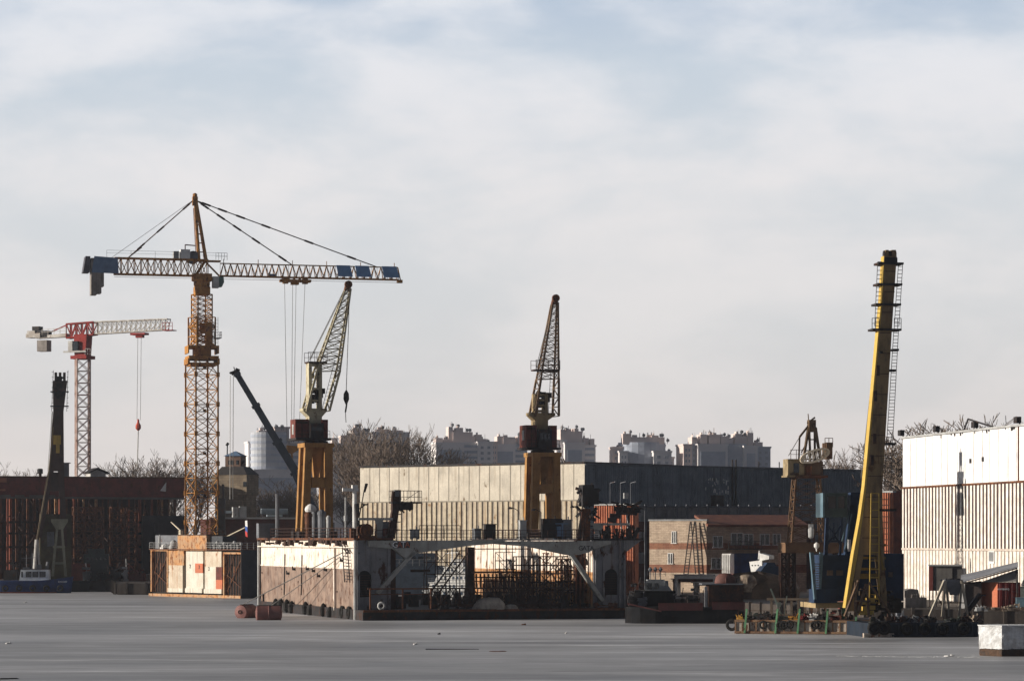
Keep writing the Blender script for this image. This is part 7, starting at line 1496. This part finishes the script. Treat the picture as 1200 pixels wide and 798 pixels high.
# hopper on splayed legs
f = Fr(1113, 312, 6, 1.3); P = f.p; T = thing('hopper', 'grey hopper with two round openings on four splayed pale legs', 'hopper', f)
mb = MB(); q = P; mb.hexa([q(1113, 697, -.4), q(1124, 697, -.4), q(1124, 697, .8), q(1113, 697, .8)], [q(1108, 681, -1.0), q(1128, 681, -1.0), q(1128, 681, 1.2), q(1108, 681, 1.2)]); mb.box(q(1108, 681, -1).x, q(1128, 681, -1).x, -1.0, 1.2, q(1108, 681, -1).z, q(1108, 679, -1).z); part('bin', mb, grey_box, T)
mb = MB()
for px in (1113, 1121): c = q(px, 679, 0); mb.ring((c.x, 0, c.z + .05), .36, .09, 'z', 14, 6)
part('filler_ring', mb, dark_steel, T)
for a, b, d0, d1 in (((1107, 680), (1089, 722), -1, -1.6), ((1108, 680), (1104, 722), -1, -1.8), ((1127, 680), (1135, 726), -1, -1.6), ((1127, 680), (1124, 722), 1.1, 1.8), ((1109, 682), (1112, 722), 1.1, 1.7)): mb = MB(); mb.beam(q(*a, d0), q(*b, d1), .28, .28, .2); part('leg', mb, mat('pale_leg_paint', (.40, .37, .31), (.28, .24, .19), rust=.3), T)
mb = MB(); mb.beam(q(1095, 706, -1.3), q(1131, 706, -1.3), .1); mb.beam(q(1098, 698, -1.2), q(1108, 716, -1.2), .1); part('leg_tie', mb, dark_steel, T)
f = Fr(1140, 316, 4, 1.3); P = f.p; mb = MB(); mb.beam(P(1133, 716), P(1149, 696), .55, .5); mb.beam(P(1149, 697), P(1155, 697), .15); mb.beam(P(1133, 716), P(1133, 726), .3); mb.box(*sorted((P(1130, 726).x, P(1137, 726).x)), -.4, .4, 0, P(1133, 718).z); single('conveyor', mb, dark_steel, 'dark inclined conveyor beside the hopper', 'conveyor', f)
# buildings and containers on the right quay
f = Fr(1108, 358, -8, 2); P = f.p; T = thing('site_cabin', 'grey metal box shed with maroon left post under the white wall', 'shed', f)
a = P(1095, 692); b = P(1127, 663); mb = MB(); mb.box(P(1093.5, 692).x, P(1116, 692).x, 0, 4, P(1100, 692).z, b.z); mb.box(P(1116, 692).x + .01, P(1127.5, 692).x, .15, 4, P(1100, 692).z, b.z); part('wall', mb, mat('weathered_grey_cladding', (.15, .14, .13), (.11, .105, .10), streak=.5), T)
mb = MB(); mb.box(P(1088.5, 692).x, P(1093.4, 692).x, -.1, 4, P(1100, 692).z, b.z); part('corner_panel', mb, maroon, T)
mb = MB(); mb.box(P(1088, 663).x, P(1128, 663).x, -.3, 4.2, b.z, b.z + .15); part('roof', mb, pale_grey, T)
mb = MB()
for px in (1089, 1093, 1097, 1127): x = P(px, 700).x; mb.box(x, x + .12, 0, .2, 0, P(1100, 692).z)
part('stilts', mb, dark_steel, T)
f = Fr(1160, 350, -10, 2); P = f.p; T = thing('lean_to_shed', 'grey shed with long single pitched roof rising to the right', 'shed', f)
mb = MB(); mb.prism([P(1131, 711).xz, P(1150, 711).xz, P(1150, 681).xz, P(1131, 683).xz], .3, 4); part('side_wall', mb, mat('dark_brown_cladding', (.075, .06, .055), streak=.4), T)
mb = MB(); mb.prism([P(1151, 682).xz, P(1193, 681.5).xz, P(1193, 667).xz, P(1150, 681.8).xz], .2, 4); part('gable_sheet', mb, mat('pale_corrugated', (.24, .23, .22), (.18, .175, .17), streak=.6), T)
mb = MB(); A, B = P(1125.5, 683), P(1193, 664.5); A2, B2 = P(1125, 678.5, 5), P(1170, 664.5, 5)
mb.hexa([(A.x, -.3, A.z), (B.x, -.3, B.z), (B.x, 4.6, B.z + .5), (A.x, 4.6, A.z + .8)], [(A.x, -.3, A.z + .12), (B.x, -.3, B.z + .12), (B.x, 4.6, B.z + .62), (A.x, 4.6, A.z + .92)]); part('roof', mb, mat('cool_grey_roof', (.23, .24, .27), streak=.3), T)
mb = MB(); mb.beam(P(1127, 684, -.35), P(1192.5, 665.5, -.35), .16); mb.tube(P(1192, 667), P(1192, 712), .12); part('fascia_edge', mb, dark_steel, T)
mb = MB(); mb.box(P(1126.5, 700).x, P(1130.5, 700).x, 0, .4, 0, P(1127, 684).z); part('corner_post', mb, white_paint, T)
f = Fr(1167.5, 351, 0, 2); fa = Fr(1167.5, 350, -60, 2); P = f.p; T = thing('shipping_container', 'shipping container, side tinted orange for sunlight, dark red doors with white writing', 'container', f)
zt = P(1180, 682).z; x1 = P(1194, 690).x; mb = MB(); mb.box(0, x1, -1.0, 1.4, 0, zt)
part('body', mb, cont_red, T)
mb = MB(); mb.add([(-.02, -1.0, 0), (-.02, -1.0, zt), (P(1150.5, 700).x, .9, zt), (P(1150.5, 700).x, .9, 0), (-.02, 1.3, 0), (-.02, 1.3, zt)], [(0, 1, 2, 3), (3, 2, 5, 4), (1, 5, 2), (0, 3, 4), (0, 4, 5, 1)]); part('side_wall', mb, cont_or, T, 'side tinted orange for sunlight')  # side of the red container, sunlight put into its orange colour
mb = MB()
for k in range(4): x = .25 + k * (x1 - .5) / 3; mb.tube((x, -1.06, .1), (x, -1.06, zt - .1), .035, n=6)
mb.box(x1 * .5 - .03, x1 * .5 + .03, -1.04, -1.003, 0, zt)
for z in (.7, 1.3, 2.0): mb.box(x1 * .6, x1 * .9, -1.04, -1.003, z, z + .08)
part('door_bars', mb, mat('dull_red_bars', (.20, .08, .075)), T)
q = P(1174, 690); writing('HAMBURG', .3, letter_white, T, (q.x, -1.09, q.z))
f = Fr(1060, 352, 5, 2); P = f.p; mb = MB(); mb.prism([P(1060, 700).xz, P(1078, 700).xz, P(1076, 690.5).xz, P(1068, 689.5).xz, P(1060, 692).xz], 0, 2.5)
for k in range(6): a = P(1067 + k * 2.8, 702); mb.add([(a.x, -.2, a.z - .4), (a.x + .3, -.2, a.z - .4), (a.x + .15, -.2, a.z + .6), (a.x, -.05, a.z - .4), (a.x + .3, -.05, a.z - .4), (a.x + .15, -.05, a.z + .6)], [(0, 1, 2), (5, 4, 3), (0, 3, 4, 1), (1, 4, 5, 2), (2, 5, 3, 0)])
mb.box(P(1060, 700).x, P(1085, 700).x, -.4, 2.0, 0, P(1060, 700).z); single('stone_bin', mb, concrete, 'pale stone heap behind pointed dark plates at the foot of the white wall', 'bin', f)
f = Fr(1064, 350, 5, 2); P = f.p; mb = MB(); mb.lathe([(1.0, 0), (1.0, 1.4), (.5, 1.9), (.1, 2.1)], 12); single('dark_tank', mb, dark_steel, 'dark domed tank right of the navy house', 'tank', Fr(1063, 356, 0, 2))
for px, w_, h_, m, lb, sd_ in ((1165, 30, 6, debris_m, 'tan sacks and timber piled on the quay edge left part', 1), (1188, 26, 10, debris_m, 'larger tan scrap pile at the right edge of the quay', 2), (1150, 10, 7, pale_grey, 'white capped gear on the quay beside the conveyor', 3)):
    fq = Fr(px, 337, 0, 2); clutter(fq, px, 0, w_, h_, sd_, m, 'quay_pile', lb, 'pile', 0, 0, 40)
f = Fr(1199, 346, -8, 2); P = f.p; mb = MB(); a = P(1191, 713); b = P(1212, 701); mb.box(a.x, b.x, 0, 2.2, 0.25, b.z); mb.box(a.x, b.x, -.08, 2.3, b.z, b.z + .1); mb.box(a.x + .1, a.x + .5, .2, 2, 0, .25); mb.box(b.x - .5, b.x - .1, .2, 2, 0, .25); single('skip', mb, blue_pale, 'blue green skip at the right edge beside the container', 'skip', f)
f = Fr(1200, 356, -8, 2); P = f.p; mb = MB(); mb.box(P(1194, 700).x, P(1208, 700).x, 0, 2, 0, P(1200, 688).z); mb.box(P(1194, 700).x - .1, P(1208, 700).x, -.1, 2.1, P(1200, 688).z, P(1200, 687).z); single('grey_cabinet', mb, mat('grey_green_cabinet', (.16, .18, .17)), 'grey cabinet behind the blue green skip', 'cabinet', f)

# ------------------------------------------------------------------ on the ice
f = Fr(1172, 258, -10, 0); P = f.p; T = thing('mooring_block', 'frosted white concrete block with rusty wet foot standing on the ice', 'concrete block', f)
xl, xm, xr = P(1146, 740).x, P(1174, 740).x, P(1206, 740).x; zt = P(1174, 732).z
def blk(m0, m1, s0, s1):
    mb = MB(); ys = 1.1
    bot = [(xl + s0, .8, m0), (xm, -ys, m0), (xr, -.3, m0), (xr - .4, 3, m0), (xl + .8, 3, m0)]; tp_ = [(xl + s1, .8, m1), (xm, -ys, m1), (xr, -.3, m1), (xr - .4, 3, m1), (xl + .8, 3, m1)]
    n = 5; return mb.add(bot + tp_, [tuple(range(n))[::-1], tuple(range(n, 10))] + [(i, (i + 1) % n, n + (i + 1) % n, n + i) for i in range(n)])
import bmesh
def chip(mb, amp, seed, cuts=14):
    me = mb.mesh('block'); bm = bmesh.new(); bm.from_mesh(me); bmesh.ops.subdivide_edges(bm, edges=bm.edges, cuts=cuts, use_grid_fill=True)
    from mathutils import noise
    bm.normal_update(); sh = {}
    for v in bm.verts: sh[v] = v.normal * (noise.noise(v.co * 2.3 + Vector((seed, 0, 0))) * amp + noise.noise(v.co * 7) * amp * .6 - amp * .5)
    for v, d in sh.items(): v.co += d
    bm.to_mesh(me); bm.free(); return me
part('foot', chip(blk(-.3, .62, .12, .06), .05, 1), moss_m, T); part('body', chip(blk(.622, zt - .12, .06, 0), .06, 5), block_m, T)
mb = blk(zt - .118, zt, -.04, -.04); part('cap', chip(mb, .05, 9, 10), mat('frosty_cap', (.62, .63, .64), (.5, .5, .5), grime=.3), T)
for i, (px, Y, ang_, L_, r, lb) in enumerate(((289, 381, 62, 2.9, .95, 'left mooring buoy, a faded red drum lying end on'), (315, 371, 6, 3.1, 1.0, 'right mooring buoy, a larger faded red drum lying sideways'))):
    f = Fr(px, Y, ang_, 0); mb = MB(); v = MB(); v.lathe([(r * .3, -L_ / 2 - .15), (r * .96, -L_ / 2), (r, -L_ / 2 + .1), (r, -.1), (r * 1.04, -.05), (r * 1.04, .05), (r, .1), (r, L_ / 2 - .1), (r * .96, L_ / 2), (r * .3, L_ / 2 + .15)], 24)
    mb.v = [(z, y, x + r * .82) for x, y, z in v.v]; mb.f = v.f; T = thing('mooring_buoy', lb, 'buoy', f, 'mooring buoys on the ice'); part('drum', mb, buoy_m, T, smooth=False)
    mb = MB(); mb.ring((-L_ / 2 - .2, 0, r * .85), .22, .06, 'x', 12, 6); mb.box(-L_ / 2, L_ / 2, -.12, .12, r * 1.8, r * 1.9); part('shackle', mb, rust_d, T)
rr = random.Random(77)
for i, (px, py, w_, lb) in enumerate(((613, 732, .5, 'small brown ice lump near the pontoon front'), (514, 743, .3, 'tiny dark speck of debris on the ice below the dock'), (581, 763, 1.4, 'brown twig like debris on the ice, centre'), (530, 761, 5.0, 'long thin dark stick frozen into the ice'), (486, 755, .35, 'tiny white ice chip right of centre left'), (663, 742, .25, 'tiny white ice chip right of the brown lump'), (29, 706, .5, 'small white ice chip at far left'), (4, 795, 1.6, 'black debris at the bottom left corner'), (9, 754, .5, 'white ice chip near the left edge'), (1111, 769, .8, 'white snow lump on the frosty ridge'))):
    Y = H * F / (py - HY); f = Fr(px, Y, 0, 0); mb = MB(); h_ = .05 if w_ > 1 else .14
    if w_ > 2: mb.tube((-w_ / 2, 0, .06), (w_ / 2, .3, .05), .05, .03, 6)
    else: mb.lathe([(w_ * .5, 0), (w_ * .42, h_ * .6), (w_ * .15, h_)], 7, (0, 0, 0), 1.4); mb.lathe([(w_ * .3, 0), (w_ * .2, h_ * 1.3), (.01, h_ * 1.4)], 6, (w_ * .45, 0, 0))
    single('ice_debris', mb, white_paint if 'white' in lb else (black_m if 'black' in lb or 'dark' in lb else rust_m), lb, 'debris', f)
mb = MB(); rr = random.Random(5); v = []
for k in range(50): 
    px = 985 + k * 3.3; Y = H * F / (768.5 - HY + (k * .03)); x = (px - 600) / F * Y; s_ = rr.uniform(.15, .6); mb.lathe([(s_, 0), (s_ * .7, .03), (.02, .05)], 6, (x, Y + rr.uniform(-.6, .6), 0), 1.0)
o = struct('frost_ridge', mb, mat('frost_white', (.62, .62, .63), (.5, .5, .5)), 'stuff')
